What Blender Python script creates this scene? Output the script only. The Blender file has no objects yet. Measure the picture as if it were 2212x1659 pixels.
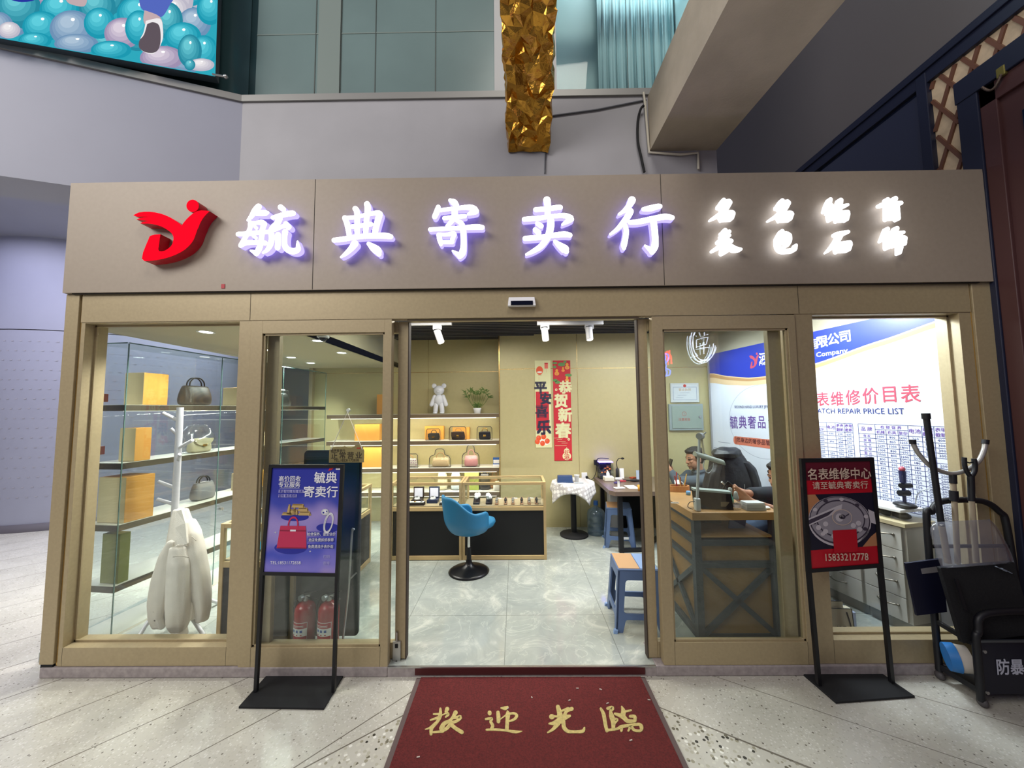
import bpy, bmesh, math, random
from mathutils import Vector, Matrix, Euler
from mathutils.geometry import tessellate_polygon
random.seed(7)
C = bpy.context.scene.collection
SC = bpy.context.scene
PI = math.pi
# ------------------------------------------------------------------ camera
W, H, FPX = 2212, 1659, 788.7
PITCH, YAW, ROLL = 0.0682739, -0.0084998, -0.0096944
CAM = Vector((0, -2.23, 1.55))
FW = Vector((math.sin(YAW)*math.cos(PITCH), math.cos(YAW)*math.cos(PITCH), math.sin(PITCH)))
RT0 = Vector((math.cos(YAW), -math.sin(YAW), 0)); UP0 = RT0.cross(FW)
RT = math.cos(ROLL)*RT0 + math.sin(ROLL)*UP0; UP = -math.sin(ROLL)*RT0 + math.cos(ROLL)*UP0
cd = bpy.data.cameras.new('camera'); cam = bpy.data.objects.new('camera', cd); C.objects.link(cam)
cd.sensor_width = 36; cd.sensor_fit = 'HORIZONTAL'; cd.lens = FPX/W*36; cd.clip_start = 0.05; cd.clip_end = 100
cam.matrix_world = Matrix(((RT.x, UP.x, -FW.x, CAM.x), (RT.y, UP.y, -FW.y, CAM.y), (RT.z, UP.z, -FW.z, CAM.z), (0, 0, 0, 1)))
SC.camera = cam
# ------------------------------------------------------------------ exposure, world, large lights
SC.view_settings.view_transform = 'Standard'; SC.view_settings.look = 'None'
SC.view_settings.exposure = 0.0; SC.view_settings.gamma = 1.0
try: SC.view_settings.use_curve_mapping = False
except Exception: pass
cy = SC.cycles
cy.use_denoising = True; cy.max_bounces = 7; cy.diffuse_bounces = 4; cy.glossy_bounces = 4
cy.transmission_bounces = 6; cy.transparent_max_bounces = 14; cy.sample_clamp_indirect = 4.0; cy.caustics_reflective = False; cy.caustics_refractive = False
wd = bpy.data.worlds.new('atrium_air'); SC.world = wd; wd.use_nodes = True
wd.node_tree.nodes['Background'].inputs[0].default_value = (0.50, 0.52, 0.78, 1)
wd.node_tree.nodes['Background'].inputs[1].default_value = 0.16

def area(name, loc, target, sx, sy, power, col=(1, 1, 1), spread=PI, disk=False):
    l = bpy.data.lights.new(name, 'AREA'); l.energy = power; l.color = col; l.spread = spread
    l.shape = 'DISK' if disk else 'RECTANGLE'; l.size = sx
    if not disk: l.size_y = sy
    o = bpy.data.objects.new(name, l); C.objects.link(o); o.location = loc
    d = Vector(target)-Vector(loc)
    o.rotation_euler = d.to_track_quat('-Z', 'Y').to_euler()
    return o
def spot(name, loc, target, power, col=(1, 1, 1), angle=80, blend=.6, size=.04):
    l = bpy.data.lights.new(name, 'SPOT'); l.energy = power; l.color = col; l.spot_size = math.radians(angle); l.spot_blend = blend; l.shadow_soft_size = size
    o = bpy.data.objects.new(name, l); C.objects.link(o); o.location = loc
    o.rotation_euler = (Vector(target)-Vector(loc)).to_track_quat('-Z', 'Y').to_euler()
    return o
# the mall hall: ceiling lights high over the atrium, out on the left and behind; plus two added column fills
area('hall_and_fill_light', (-5.2, -4.3, 5.4), (-1.1, 0.0, 0.5), 4, 3, 330, (1.0, 0.96, 0.91))
area('hall_and_fill_light', (-5.6, 1.3, 3.95), (-5.6, 1.3, 0), 3, 1.6, 110, (0.80, 0.80, 1.0))  # added fill, no such fitting in view; brightens the white column
area('hall_and_fill_light', (-4.3, 3.4, 3.95), (-4.3, 3.4, 0), 1.6, 1.6, 130, (.86, .87, 1.0))  # second added fill, lifts the column side visible through the shop glass
area('hall_and_fill_light', (0.5, -3.2, 6.8), (0.2, -0.4, 0), 1.6, 1.6, 100, (1, .95, .85))
# unseen area fills, set where shop ceiling lights could be
area('shop_fill_light', (-0.3, 1.15, 2.46), (-0.3, 1.15, 0), 1.6, 0.5, 44, (1.0, .96, .86))
area('shop_fill_light', (1.55, 1.2, 2.46), (1.55, 1.2, 0), 1.2, 0.5, 36, (0.95, .97, 1.0))
area('shop_fill_light', (2.05, 0.7, 2.47), (2.2, 0.7, 0), 0.4, 0.8, 30, (0.9, .95, 1.0))  # added to brighten the white drawer cabinets below
spot('wall_washer', (2.0, 0.75, 2.42), (2.85, 0.45, 1.55), 90, (0.78, .87, 1.0), 100, .9, .05)
spot('wall_washer', (1.85, 1.9, 2.42), (2.6, 1.8, 1.3), 50, (0.78, .87, 1.0), 110, .9, .05)

# ------------------------------------------------------------------ helpers: pixels of the survey turned to points
def ray(x, y): return RT*((x-W/2)/FPX) - UP*((y-H/2)/FPX) + FW
def at(x, y, Y):
    d = ray(x, y); return CAM + d*((Y-CAM.y)/d.y)
def atz(x, y, z):
    d = ray(x, y); return CAM + d*((z-CAM.z)/d.z)
def atx(x, y, X):
    d = ray(x, y); return CAM + d*((X-CAM.x)/d.x)
def onplane(x, y, p, n):
    d = ray(x, y); n = Vector(n); return CAM + d*((Vector(p)-CAM).dot(n)/d.dot(n))
# ------------------------------------------------------------------ helpers: materials
def lin(c):
    if isinstance(c, str):
        c = c.lstrip('#'); c = [int(c[i:i+2], 16)/255 for i in (0, 2, 4)]
    return tuple((v/12.92 if v <= .04045 else ((v+.055)/1.055)**2.4) for v in c)
MC = {}
def mat(name, col='#808080', rough=.5, metal=0., em=None, es=0., noise=None, bump=None, coat=0., spec=.5, sheen=0.):
    if name in MC: return MC[name]
    m = bpy.data.materials.new(name); m.use_nodes = True; nt = m.node_tree; b = nt.nodes['Principled BSDF']
    c = lin(col); b.inputs['Base Color'].default_value = (*c, 1); b.inputs['Roughness'].default_value = rough
    b.inputs['Metallic'].default_value = metal; b.inputs['Specular IOR Level'].default_value = spec
    if coat: b.inputs['Coat Weight'].default_value = coat
    if sheen: b.inputs['Sheen Weight'].default_value = sheen
    if em: b.inputs['Emission Color'].default_value = (*lin(em), 1); b.inputs['Emission Strength'].default_value = es
    if noise or bump: tc = nt.nodes.new('ShaderNodeTexCoord')
    if noise:
        sc, amt = noise[:2]; stretch = noise[2] if len(noise) > 2 else (1, 1, 1)
        mp = nt.nodes.new('ShaderNodeMapping'); mp.inputs['Scale'].default_value = stretch
        nt.links.new(tc.outputs['Object'], mp.inputs[0])
        n = nt.nodes.new('ShaderNodeTexNoise'); n.inputs['Scale'].default_value = sc; n.inputs['Detail'].default_value = 5
        nt.links.new(mp.outputs[0], n.inputs['Vector'])
        r = nt.nodes.new('ShaderNodeValToRGB'); r.color_ramp.elements[0].position = .3; r.color_ramp.elements[1].position = .7
        r.color_ramp.elements[0].color = (*[v*(1-amt) for v in c], 1); r.color_ramp.elements[1].color = (*[min(1, v*(1+amt)) for v in c], 1)
        nt.links.new(n.outputs[0], r.inputs[0]); nt.links.new(r.outputs[0], b.inputs['Base Color'])
    if bump:
        n2 = nt.nodes.new('ShaderNodeTexNoise'); n2.inputs['Scale'].default_value = bump[0]; n2.inputs['Detail'].default_value = 4
        nt.links.new(tc.outputs['Object'], n2.inputs['Vector'])
        bp = nt.nodes.new('ShaderNodeBump'); bp.inputs['Strength'].default_value = bump[1]; bp.inputs['Distance'].default_value = .01
        nt.links.new(n2.outputs[0], bp.inputs['Height']); nt.links.new(bp.outputs[0], b.inputs['Normal'])
    MC[name] = m; return m
def emat(name, col, s):
    if name in MC: return MC[name]
    m = bpy.data.materials.new(name); m.use_nodes = True; nt = m.node_tree; nt.nodes.clear()
    e = nt.nodes.new('ShaderNodeEmission'); e.inputs[0].default_value = (*lin(col), 1); e.inputs[1].default_value = s
    o = nt.nodes.new('ShaderNodeOutputMaterial'); nt.links.new(e.outputs[0], o.inputs[0]); MC[name] = m; return m
def gmat(name, tint=(.93, .97, .95), refl=.05, edge=.6, rough=0.0, milk=None):
    """clear sheet: transparent with a mirror share that grows at grazing angles; milk = (colour, share) of cloudy film"""
    if name in MC: return MC[name]
    m = bpy.data.materials.new(name); m.use_nodes = True; nt = m.node_tree; nt.nodes.clear()
    t = nt.nodes.new('ShaderNodeBsdfTransparent'); t.inputs[0].default_value = (*tint, 1)
    g = nt.nodes.new('ShaderNodeBsdfGlossy'); g.inputs['Roughness'].default_value = rough; g.inputs[0].default_value = (1, 1, 1, 1)
    lw = nt.nodes.new('ShaderNodeLayerWeight'); lw.inputs[0].default_value = .5
    pw = nt.nodes.new('ShaderNodeMath'); pw.operation = 'POWER'; pw.inputs[1].default_value = 4.5; nt.links.new(lw.outputs['Facing'], pw.inputs[0])
    ma = nt.nodes.new('ShaderNodeMath'); ma.operation = 'MULTIPLY_ADD'; ma.inputs[1].default_value = edge; ma.inputs[2].default_value = refl
    nt.links.new(pw.outputs[0], ma.inputs[0])
    mx = nt.nodes.new('ShaderNodeMixShader'); nt.links.new(ma.outputs[0], mx.inputs[0])
    src = t.outputs[0]
    if milk:
        d = nt.nodes.new('ShaderNodeBsdfDiffuse'); d.inputs[0].default_value = (*lin(milk[0]), 1)
        m2 = nt.nodes.new('ShaderNodeMixShader'); m2.inputs[0].default_value = milk[1]
        nt.links.new(t.outputs[0], m2.inputs[1]); nt.links.new(d.outputs[0], m2.inputs[2]); src = m2.outputs[0]
    nt.links.new(src, mx.inputs[1]); nt.links.new(g.outputs[0], mx.inputs[2])
    o = nt.nodes.new('ShaderNodeOutputMaterial'); nt.links.new(mx.outputs[0], o.inputs[0]); MC[name] = m; return m
# ------------------------------------------------------------------ helpers: geometry
ROOT = {}
def frame_of(d):
    d = Vector(d).normalized(); a = Vector((0, 0, 1)) if abs(d.z) < .9 else Vector((1, 0, 0))
    u = d.cross(a).normalized(); return u, d.cross(u)
def catmull(pts, n=6):
    pts = [tuple(p) for p in pts]
    if len(pts) < 3: return [Vector(p) for p in pts]
    out = []; P_ = [pts[0]]+pts+[pts[-1]]
    for i in range(1, len(P_)-2):
        a, b, c, d = [Vector(P_[i+k]) for k in (-1, 0, 1, 2)]
        for k in range(n):
            t = k/n
            out.append(.5*((2*b)+(c-a)*t+(2*a-5*b+4*c-d)*t*t+(3*b-a-3*c+d)*t**3))
    out.append(Vector(pts[-1])); return out
TXT = {}
class MB:
    def __init__(s): s.v = []; s.f = []; s.m = []; s.sm = []
    def add(s, vs, fs, mi=0, sm=False):
        o = len(s.v); s.v += [Vector(v) for v in vs]
        for f in fs: s.f.append([i+o for i in f]); s.m.append(mi); s.sm.append(sm)
        return s
    def box(s, x0, x1, y0, y1, z0, z1, mi=0):
        return s.hexa([(x0, y0, z0), (x1, y0, z0), (x1, y1, z0), (x0, y1, z0), (x0, y0, z1), (x1, y0, z1), (x1, y1, z1), (x0, y1, z1)], mi)
    def hexa(s, v, mi=0): return s.add(v, [(3, 2, 1, 0), (4, 5, 6, 7), (0, 1, 5, 4), (1, 2, 6, 5), (2, 3, 7, 6), (3, 0, 4, 7)], mi)
    def obox(s, c, size, rot=(0, 0, 0), mi=0):
        R = rot if isinstance(rot, Matrix) else Euler(rot).to_matrix(); a, b, d = [q/2 for q in size]; c = Vector(c)
        return s.hexa([c+R@Vector(p) for p in [(-a, -b, -d), (a, -b, -d), (a, b, -d), (-a, b, -d), (-a, -b, d), (a, -b, d), (a, b, d), (-a, b, d)]], mi)
    def bar(s, p0, p1, w, h, mi=0, up=(0, 0, 1)):
        p0 = Vector(p0); p1 = Vector(p1); d = (p1-p0).normalized(); up = Vector(up)
        if abs(d.dot(up)) > .98: up = Vector((0, 1, 0))
        u = d.cross(up).normalized()*w/2; v = u.cross(d).normalized()*h/2
        return s.hexa([p0-u-v, p0+u-v, p1+u-v, p1-u-v, p0-u+v, p0+u+v, p1+u+v, p1-u+v], mi)
    def cyl(s, p0, p1, r0, r1=None, n=14, mi=0, caps=True):
        r1 = r0 if r1 is None else r1; p0 = Vector(p0); p1 = Vector(p1); u, w = frame_of(p1-p0); vs = []
        for p, r in ((p0, r0), (p1, r1)):
            for i in range(n): a = 2*PI*i/n; vs.append(p+(u*math.cos(a)+w*math.sin(a))*r)
        s.add(vs, [(i, (i+1) % n, n+(i+1) % n, n+i) for i in range(n)], mi, True)
        if caps: s.add(vs[:n], [list(range(n))[::-1]], mi); s.add(vs[n:], [list(range(n))], mi)
        return s
    def tube(s, pts, r, n=8, mi=0, smooth=0, closed=False):
        if smooth: pts = catmull(pts, smooth)
        pts = [Vector(p[:3]) for p in pts]; k = len(pts); rs = r if isinstance(r, (list, tuple)) else [r]*k
        if len(rs) != k: rs = [rs[0]+(rs[-1]-rs[0])*i/(k-1) for i in range(k)]
        u = None; vs = []
        for i, p in enumerate(pts):
            a = pts[i-1] if (i > 0 or closed) else p; b = pts[(i+1) % k] if (i < k-1 or closed) else p
            d = (b-a).normalized()
            if u is None: u, _ = frame_of(d)
            u = (u-d*u.dot(d)).normalized(); w = d.cross(u)
            for j in range(n): t = 2*PI*j/n; vs.append(p+(u*math.cos(t)+w*math.sin(t))*rs[i])
        fs = []
        for i in range(k if closed else k-1):
            i2 = (i+1) % k
            for j in range(n): fs.append((i*n+j, i*n+(j+1) % n, i2*n+(j+1) % n, i2*n+j))
        s.add(vs, fs, mi, True)
        if not closed: s.add(vs[:n], [list(range(n))[::-1]], mi); s.add(vs[-n:], [list(range(n))], mi)
        return s
    def lathe(s, prof, c=(0, 0, 0), n=24, mi=0, sx=1, sy=1):
        c = Vector(c); vs = []
        for r, z in prof:
            for i in range(n): a = 2*PI*i/n; vs.append(c+Vector((r*math.cos(a)*sx, r*math.sin(a)*sy, z)))
        k = len(prof)
        return s.add(vs, [(i*n+j, i*n+(j+1) % n, (i+1)*n+(j+1) % n, (i+1)*n+j) for i in range(k-1) for j in range(n)], mi, True)
    def sph(s, c, r, nu=16, nv=10, mi=0, rot=None):
        r = r if isinstance(r, (list, tuple)) else (r, r, r); c = Vector(c); vs = []
        for j in range(nv+1):
            t = PI*j/nv
            for i in range(nu):
                a = 2*PI*i/nu; q = Vector((r[0]*math.sin(t)*math.cos(a), r[1]*math.sin(t)*math.sin(a), r[2]*math.cos(t)))
                vs.append(c+(rot@q if rot else q))
        return s.add(vs, [(j*nu+i, (j+1)*nu+i, (j+1)*nu+(i+1) % nu, j*nu+(i+1) % nu) for j in range(nv) for i in range(nu)], mi, True)
    def caps(s, p0, r0, p1, r1, n=12, mi=0):
        p0 = Vector(p0); p1 = Vector(p1); d = (p1-p0); L = d.length
        if L < 1e-6: return s.sph(p0, r0, n, 8, mi)
        d /= L; u, w = frame_of(d); rings = []
        for k in range(1, 5): a = PI/2*(1-k/4); rings.append((p0-d*r0*math.sin(a), r0*math.cos(a)))
        for k in range(0, 4): a = PI/2*k/4; rings.append((p1+d*r1*math.sin(a), r1*math.cos(a)))
        vs = [p0-d*r0]+[c+(u*math.cos(2*PI*i/n)+w*math.sin(2*PI*i/n))*r for c, r in rings for i in range(n)]+[p1+d*r1]
        K = len(rings); fs = [(0, 1+(i+1) % n, 1+i) for i in range(n)]
        fs += [(1+j*n+i, 1+j*n+(i+1) % n, 1+(j+1)*n+(i+1) % n, 1+(j+1)*n+i) for j in range(K-1) for i in range(n)]
        fs += [(1+(K-1)*n+i, 1+(K-1)*n+(i+1) % n, len(vs)-1) for i in range(n)]
        return s.add(vs, fs, mi, True)
    def poly(s, pts, mi=0): return s.add(pts, [list(range(len(pts)))], mi)
    def prism(s, loops, vec, mi=0, side=None, sm=False):
        """loops: outer (and hole) rings of 3-D points; front at the points, extruded by vec"""
        if not isinstance(loops[0][0], (list, tuple, Vector)): loops = [loops]
        loops = [[Vector(p) for p in L] for L in loops]; vec = Vector(vec); flat = [p for L in loops for p in L]
        tris = tessellate_polygon(loops); n = len(flat); nn = Vector((0, 0, 0))
        for t in tris: nn += (flat[t[1]]-flat[t[0]]).cross(flat[t[2]]-flat[t[0]])
        if nn.dot(vec) > 0: tris = [t[::-1] for t in tris]
        s.add(flat, tris, mi)
        if vec.length > 0:
            s.add([p+vec for p in flat], [t[::-1] for t in tris], mi if side is None else side)
            for L in loops:
                k = len(L); s.add([p for p in L]+[p+vec for p in L], [(i, i+k, (i+1) % k+k, (i+1) % k) for i in range(k)], mi if side is None else side, sm)
        return s
    def stroke(s, pts, fn, vec, mi=0, side=None, n=5):
        """brush stroke: centre line with half widths (x, y, w) in drawing units; fn maps drawing to 3-D"""
        q = catmull(pts, n) if len(pts) > 2 else [Vector(pts[0]).lerp(Vector(pts[1]), i/4) for i in range(5)]
        L = []; R = []; k = len(q)
        for i in range(k):
            a = q[max(i-1, 0)]; b = q[min(i+1, k-1)]; d = Vector((b.x-a.x, b.y-a.y)); d.normalize(); nrm = Vector((-d.y, d.x)); w = max(q[i].z, 1)
            L.append((q[i].x+nrm.x*w, q[i].y+nrm.y*w)); R.append((q[i].x-nrm.x*w, q[i].y-nrm.y*w))
        def cap(p, d, w): 
            a0 = math.atan2(d[0], -d[1]); return [(p.x+w*math.cos(a0-PI*j/6), p.y+w*math.sin(a0-PI*j/6)) for j in range(1, 6)]
        d1 = (q[-1].x-q[-2].x, q[-1].y-q[-2].y); d0 = (q[0].x-q[1].x, q[0].y-q[1].y)
        ring = L+cap(q[-1], d1, max(q[-1].z, 1))+R[::-1]+cap(q[0], d0, max(q[0].z, 1))
        vec = Vector(vec); P3 = [fn(*p) for p in ring]
        # the ribbon face is built quad by quad so sharp turns stay clean
        F = [fn(*p) for p in L]+[fn(*p) for p in R]
        fl = [(i, i+1, k+i+1, k+i) for i in range(k-1)]
        c1 = [fn(*L[-1])]+[fn(*p) for p in cap(q[-1], d1, max(q[-1].z, 1))]+[fn(*R[-1])]
        c0 = [fn(*R[0])]+[fn(*p) for p in cap(q[0], d0, max(q[0].z, 1))]+[fn(*L[0])]
        s.add(F, fl, mi); s.poly(c1, mi); s.poly(c0, mi)
        if vec.length > 0:
            m = len(P3); s.add(P3+[p+vec for p in P3], [(i, i+m, (i+1) % m+m, (i+1) % m) for i in range(m)], mi if side is None else side)
        return s
    def disc(s, c, u, v, n=24, mi=0, a0=0, a1=2*PI):
        c = Vector(c); u = Vector(u); v = Vector(v); full = abs(a1-a0-2*PI) < 1e-6
        pts = [c+u*math.cos(a0+(a1-a0)*i/n)+v*math.sin(a0+(a1-a0)*i/n) for i in range(n if full else n+1)]
        return s.poly(pts, mi)
    def ring(s, c, u, v, w, n=32, mi=0, a0=0, a1=2*PI):
        c = Vector(c); u = Vector(u); v = Vector(v); vs = []
        for i in range(n+1):
            a = a0+(a1-a0)*i/n; d = u*math.cos(a)+v*math.sin(a); vs += [c+d, c+d*(1-w)]
        return s.add(vs, [(2*i, 2*i+2, 2*i+3, 2*i+1) for i in range(n)], mi)
    def text(s, t, P, r, u, size, mi=0, al='C', bold=0., sx=1., ext=0., sp=1., res=3):
        """lettering lying in the plane of r (reading direction) and u (up); P = middle of the line"""
        key = (t, sp, ext, res)
        if key not in TXT:
            cu = bpy.data.curves.new('t', 'FONT'); cu.body = t; cu.resolution_u = res; cu.space_character = sp; cu.fill_mode = 'FRONT' if not ext else 'BOTH'; cu.extrude = ext
            o = bpy.data.objects.new('t', cu); me = bpy.data.meshes.new_from_object(o)
            vs = [v.co.copy() for v in me.vertices]; fs = [list(p.vertices) for p in me.polygons]
            bpy.data.objects.remove(o); bpy.data.curves.remove(cu); bpy.data.meshes.remove(me); TXT[key] = (vs, fs)
        vs, fs = TXT[key]
        if not vs: return s
        r = Vector(r).normalized(); u = Vector(u).normalized(); n = r.cross(u); P = Vector(P)
        x0 = min(v.x for v in vs); x1 = max(v.x for v in vs); y0 = min(v.y for v in vs); y1 = max(v.y for v in vs)
        cx = {'C': (x0+x1)/2, 'L': x0, 'R': x1}[al]; cyy = (y0+y1)/2
        b = bold*.5
        for i, (dx, dy) in enumerate(((0, 0),) if bold <= 0 else ((-b, -b), (b, -b), (b, b), (-b, b))):   # bold: the outline pressed four times, a hair apart
            s.add([P+r*((v.x-cx+dx)*size*sx)+u*((v.y-cyy+dy)*size)+n*(v.z*size+.00001*i) for v in vs], fs, mi)
        return s
    def build(s, name, mats, parent=None, bevel=0, seg=2, sub=0, solid=0, ang=40, remesh=0, smoothit=0, weld=False):
        me = bpy.data.meshes.new(name); M = Matrix.Identity(4)
        p = parent
        while p is not None and p.name not in ROOT: p = p.parent
        if p is not None: M = ROOT[p.name].inverted()
        me.from_pydata([M@v for v in s.v], [], s.f)
        mats = mats if isinstance(mats, (list, tuple)) else [mats]
        for m in mats: me.materials.append(m)
        me.polygons.foreach_set('material_index', s.m); me.polygons.foreach_set('use_smooth', [bool(x) or sub > 0 or remesh > 0 for x in s.sm])
        if weld:
            bm = bmesh.new(); bm.from_mesh(me); bmesh.ops.remove_doubles(bm, verts=bm.verts, dist=1e-5); bm.to_mesh(me); bm.free()
        me.update()
        o = bpy.data.objects.new(name, me); C.objects.link(o)
        if parent is not None: o.parent = parent
        if remesh:
            r = o.modifiers.new('r', 'REMESH'); r.mode = 'VOXEL'; r.voxel_size = remesh; r.use_smooth_shade = True
        if smoothit:
            q = o.modifiers.new('s', 'SMOOTH'); q.iterations = smoothit; q.factor = .5
        if solid: q = o.modifiers.new('so', 'SOLIDIFY'); q.thickness = solid; q.offset = 0
        if sub: q = o.modifiers.new('su', 'SUBSURF'); q.levels = sub; q.render_levels = sub
        if bevel:
            b = o.modifiers.new('b', 'BEVEL'); b.width = bevel; b.segments = seg; b.limit_method = 'ANGLE'; b.angle_limit = math.radians(ang); b.harden_normals = False
        return o
def tag(o, label, cat, group=None, kind=None):
    o['label'] = label; o['category'] = cat
    if group: o['group'] = group
    if kind: o['kind'] = kind
    return o
def thing(name, label, cat, loc=(0, 0, 0), rz=0, group=None):
    o = bpy.data.objects.new(name, None); C.objects.link(o); o.location = loc; o.rotation_euler = (0, 0, rz); o.empty_display_size = .05
    ROOT[o.name] = Matrix.Translation(loc) @ Matrix.Rotation(rz, 4, 'Z')
    return tag(o, label, cat, group)
def single(name, mb, mats, label, cat, group=None, **k): return tag(mb.build(name, mats, **k), label, cat, group)
def struct(name, mb, mats, parent=None, **k):
    o = mb.build(name, mats, parent, **k)
    if parent is None: o['kind'] = 'structure'
    return o
def dup(root, loc, rz, label, group=None):
    r = root.copy(); C.objects.link(r); r.location = loc; r.rotation_euler = (0, 0, rz); r['label'] = label
    if group: r['group'] = group
    for ch in list(root.children):
        c = ch.copy(); C.objects.link(c); c.parent = r
        for g in list(ch.children):
            d = g.copy(); C.objects.link(d); d.parent = c
    return r
X_, Y_, Z_ = Vector((1, 0, 0)), Vector((0, 1, 0)), Vector((0, 0, 1))
# ================================================================== MATERIALS
CHAMP = mat('champagne_paint', '#ab9b7a', .42, .2, noise=(60, .05))
FASC = mat('taupe_panel', '#9e9182', .5, .05, noise=(40, .03))
GOLDTRIM = mat('gold_trim', '#c8a76a', .25, .8)
DARKGAP = mat('dark_gap', '#2a241d', .8)
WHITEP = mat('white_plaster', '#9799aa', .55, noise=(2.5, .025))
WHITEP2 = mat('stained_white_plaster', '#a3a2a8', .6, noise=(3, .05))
SILL = mat('grey_sill_metal', '#8d8c8a', .45, .3)
BEIGE = mat('beige_wall_panel', '#bab083', .38, .1, noise=(25, .025))
CEILM = mat('beige_ceiling', '#c2b89a', .6)
SLAT = mat('navy_slat', '#1a2134', .4)
GLASS = gmat('clear_glass', (.95, .975, .965), .035, .5)
GLASSG = gmat('greenish_glass', (.94, .97, .96), .045, .5)
GEDGE = mat('glass_edge_green', '#5f7f78', .15)
GEDGE.node_tree.nodes['Principled BSDF'].inputs['Alpha'].default_value = .75
BLACK = mat('black_metal', '#16161a', .45, .2)
BLACKM = mat('matte_black', '#101115', .8)
CHROME = mat('chrome', '#d8d8d8', .12, 1.)
STEEL = mat('brushed_steel', '#b5b5b5', .3, .9)
WHITE = mat('white_plastic', '#e9e9e9', .4)
WHITEPAP = mat('white_paper', '#f2f2f0', .8)
OAK = mat('pale_oak', '#c2a676', .45, noise=(9, .12, (1, 1, .15)))
OAKX = mat('pale_oak_rail', '#c2a676', .45, noise=(9, .12, (.15, 1, 1)))
WALNUT = mat('brown_shelf_wood', '#6b5a45', .5, noise=(10, .15, (.15, 1, 1)))

def granite():
    m = mat('granite_curb', '#9d9494', .45, noise=(35, .18)); return m
def terrazzo():
    m = bpy.data.materials.new('terrazzo'); m.use_nodes = True; nt = m.node_tree; b = nt.nodes['Principled BSDF']; N = nt.nodes.new; L = nt.links.new
    tc = N('ShaderNodeTexCoord'); sx = N('ShaderNodeSeparateXYZ'); L(tc.outputs['Object'], sx.inputs[0])
    def mth(op, a, b_=None, c=None):
        n = N('ShaderNodeMath'); n.operation = op
        for i, q in enumerate((a, b_, c)):
            if q is None: continue
            if isinstance(q, (int, float)): n.inputs[i].default_value = q
            else: L(q, n.inputs[i])
        return n.outputs[0]
    x, y = sx.outputs[0], sx.outputs[1]
    # joints fan out from the shop door: one set of parallels on each side of it
    def lines(sl, x0, sp, off):
        d = mth('SUBTRACT', mth('SUBTRACT', x, x0), mth('MULTIPLY', y, sl))
        f = mth('FRACT', mth('ADD', mth('DIVIDE', d, sp), off)); return mth('LESS_THAN', mth('ABSOLUTE', mth('SUBTRACT', f, .5)), .004/sp)
    jl = mth('MULTIPLY', lines(.92, -2.12, .545, .5), mth('LESS_THAN', mth('SUBTRACT', x, mth('MULTIPLY', y, 1.25)), -.30))
    jr = mth('MULTIPLY', lines(-1.6, 1.13, .755, .5), mth('GREATER_THAN', mth('ADD', x, mth('MULTIPLY', y, 1.63)), .35))
    jj = mth('MAXIMUM', jl, jr)
    # the coarse-chip wedge in front of the mat
    cl = mth('GREATER_THAN', mth('SUBTRACT', x, mth('MULTIPLY', y, 1.28)), -.245)
    cr = mth('LESS_THAN', mth('ADD', x, mth('MULTIPLY', y, 1.63)), .37)
    coarse = mth('MULTIPLY', cl, cr)
    el = mth('LESS_THAN', mth('ABSOLUTE', mth('ADD', mth('SUBTRACT', x, mth('MULTIPLY', y, 1.28)), .245)), .006)
    er = mth('LESS_THAN', mth('ABSOLUTE', mth('SUBTRACT', mth('ADD', x, mth('MULTIPLY', y, 1.63)), .37)), .006)
    edge = mth('MULTIPLY', mth('MAXIMUM', mth('MULTIPLY', el, mth('LESS_THAN', x, 0.)), mth('MULTIPLY', er, mth('GREATER_THAN', x, 0.))), mth('LESS_THAN', y, -.12))
    def chips(scale, cols):
        v = N('ShaderNodeTexVoronoi'); v.inputs['Scale'].default_value = scale; L(tc.outputs['Object'], v.inputs['Vector'])
        v2 = N('ShaderNodeSeparateColor'); L(v.outputs['Color'], v2.inputs[0])
        r = N('ShaderNodeValToRGB'); r.color_ramp.interpolation = 'CONSTANT'
        while len(r.color_ramp.elements) < len(cols): r.color_ramp.elements.new(.5)
        for e, (p, c) in zip(r.color_ramp.elements, cols): e.position = p; e.color = (*lin(c), 1)
        L(v2.outputs[0], r.inputs[0])
        md = N('ShaderNodeMix'); md.data_type = 'RGBA'; L(mth('LESS_THAN', v.outputs['Distance'], .42), md.inputs[0]); md.inputs[6].default_value = (*lin('#c0bdb2'), 1); L(r.outputs[0], md.inputs[7]); return md.outputs[2]
    fine = chips(95, [(0, '#bdbab0'), (.55, '#d2d0c8'), (.75, '#b2aea2'), (.9, '#c9c7bf'), (.972, '#6f6a60')])
    big = chips(52, [(0, '#c9c7ba'), (.33, '#e4e3da'), (.5, '#b3af9f'), (.66, '#98937f'), (.82, '#6f6a5a'), (.94, '#3a372f')])
    nz = N('ShaderNodeTexNoise'); nz.inputs['Scale'].default_value = 3.; nz.inputs['Detail'].default_value = 6; L(tc.outputs['Object'], nz.inputs['Vector'])
    m1 = N('ShaderNodeMix'); m1.data_type = 'RGBA'; L(coarse, m1.inputs[0]); L(fine, m1.inputs[6]); L(big, m1.inputs[7])
    m2 = N('ShaderNodeMix'); m2.data_type = 'RGBA'; L(mth('MAXIMUM', jj, edge), m2.inputs[0]); L(m1.outputs[2], m2.inputs[6]); m2.inputs[7].default_value = (*lin('#6e685d'), 1)
    m3 = N('ShaderNodeMix'); m3.data_type = 'RGBA'; m3.blend_type = 'MULTIPLY'; m3.inputs[0].default_value = .35; L(m2.outputs[2], m3.inputs[6])
    rr = N('ShaderNodeValToRGB'); rr.color_ramp.elements[0].position = .35; rr.color_ramp.elements[0].color = (.72, .71, .68, 1); rr.color_ramp.elements[1].position = .6; rr.color_ramp.elements[1].color = (1, 1, 1, 1)
    L(nz.outputs[0], rr.inputs[0]); L(rr.outputs[0], m3.inputs[7]); L(m3.outputs[2], b.inputs['Base Color'])
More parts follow.
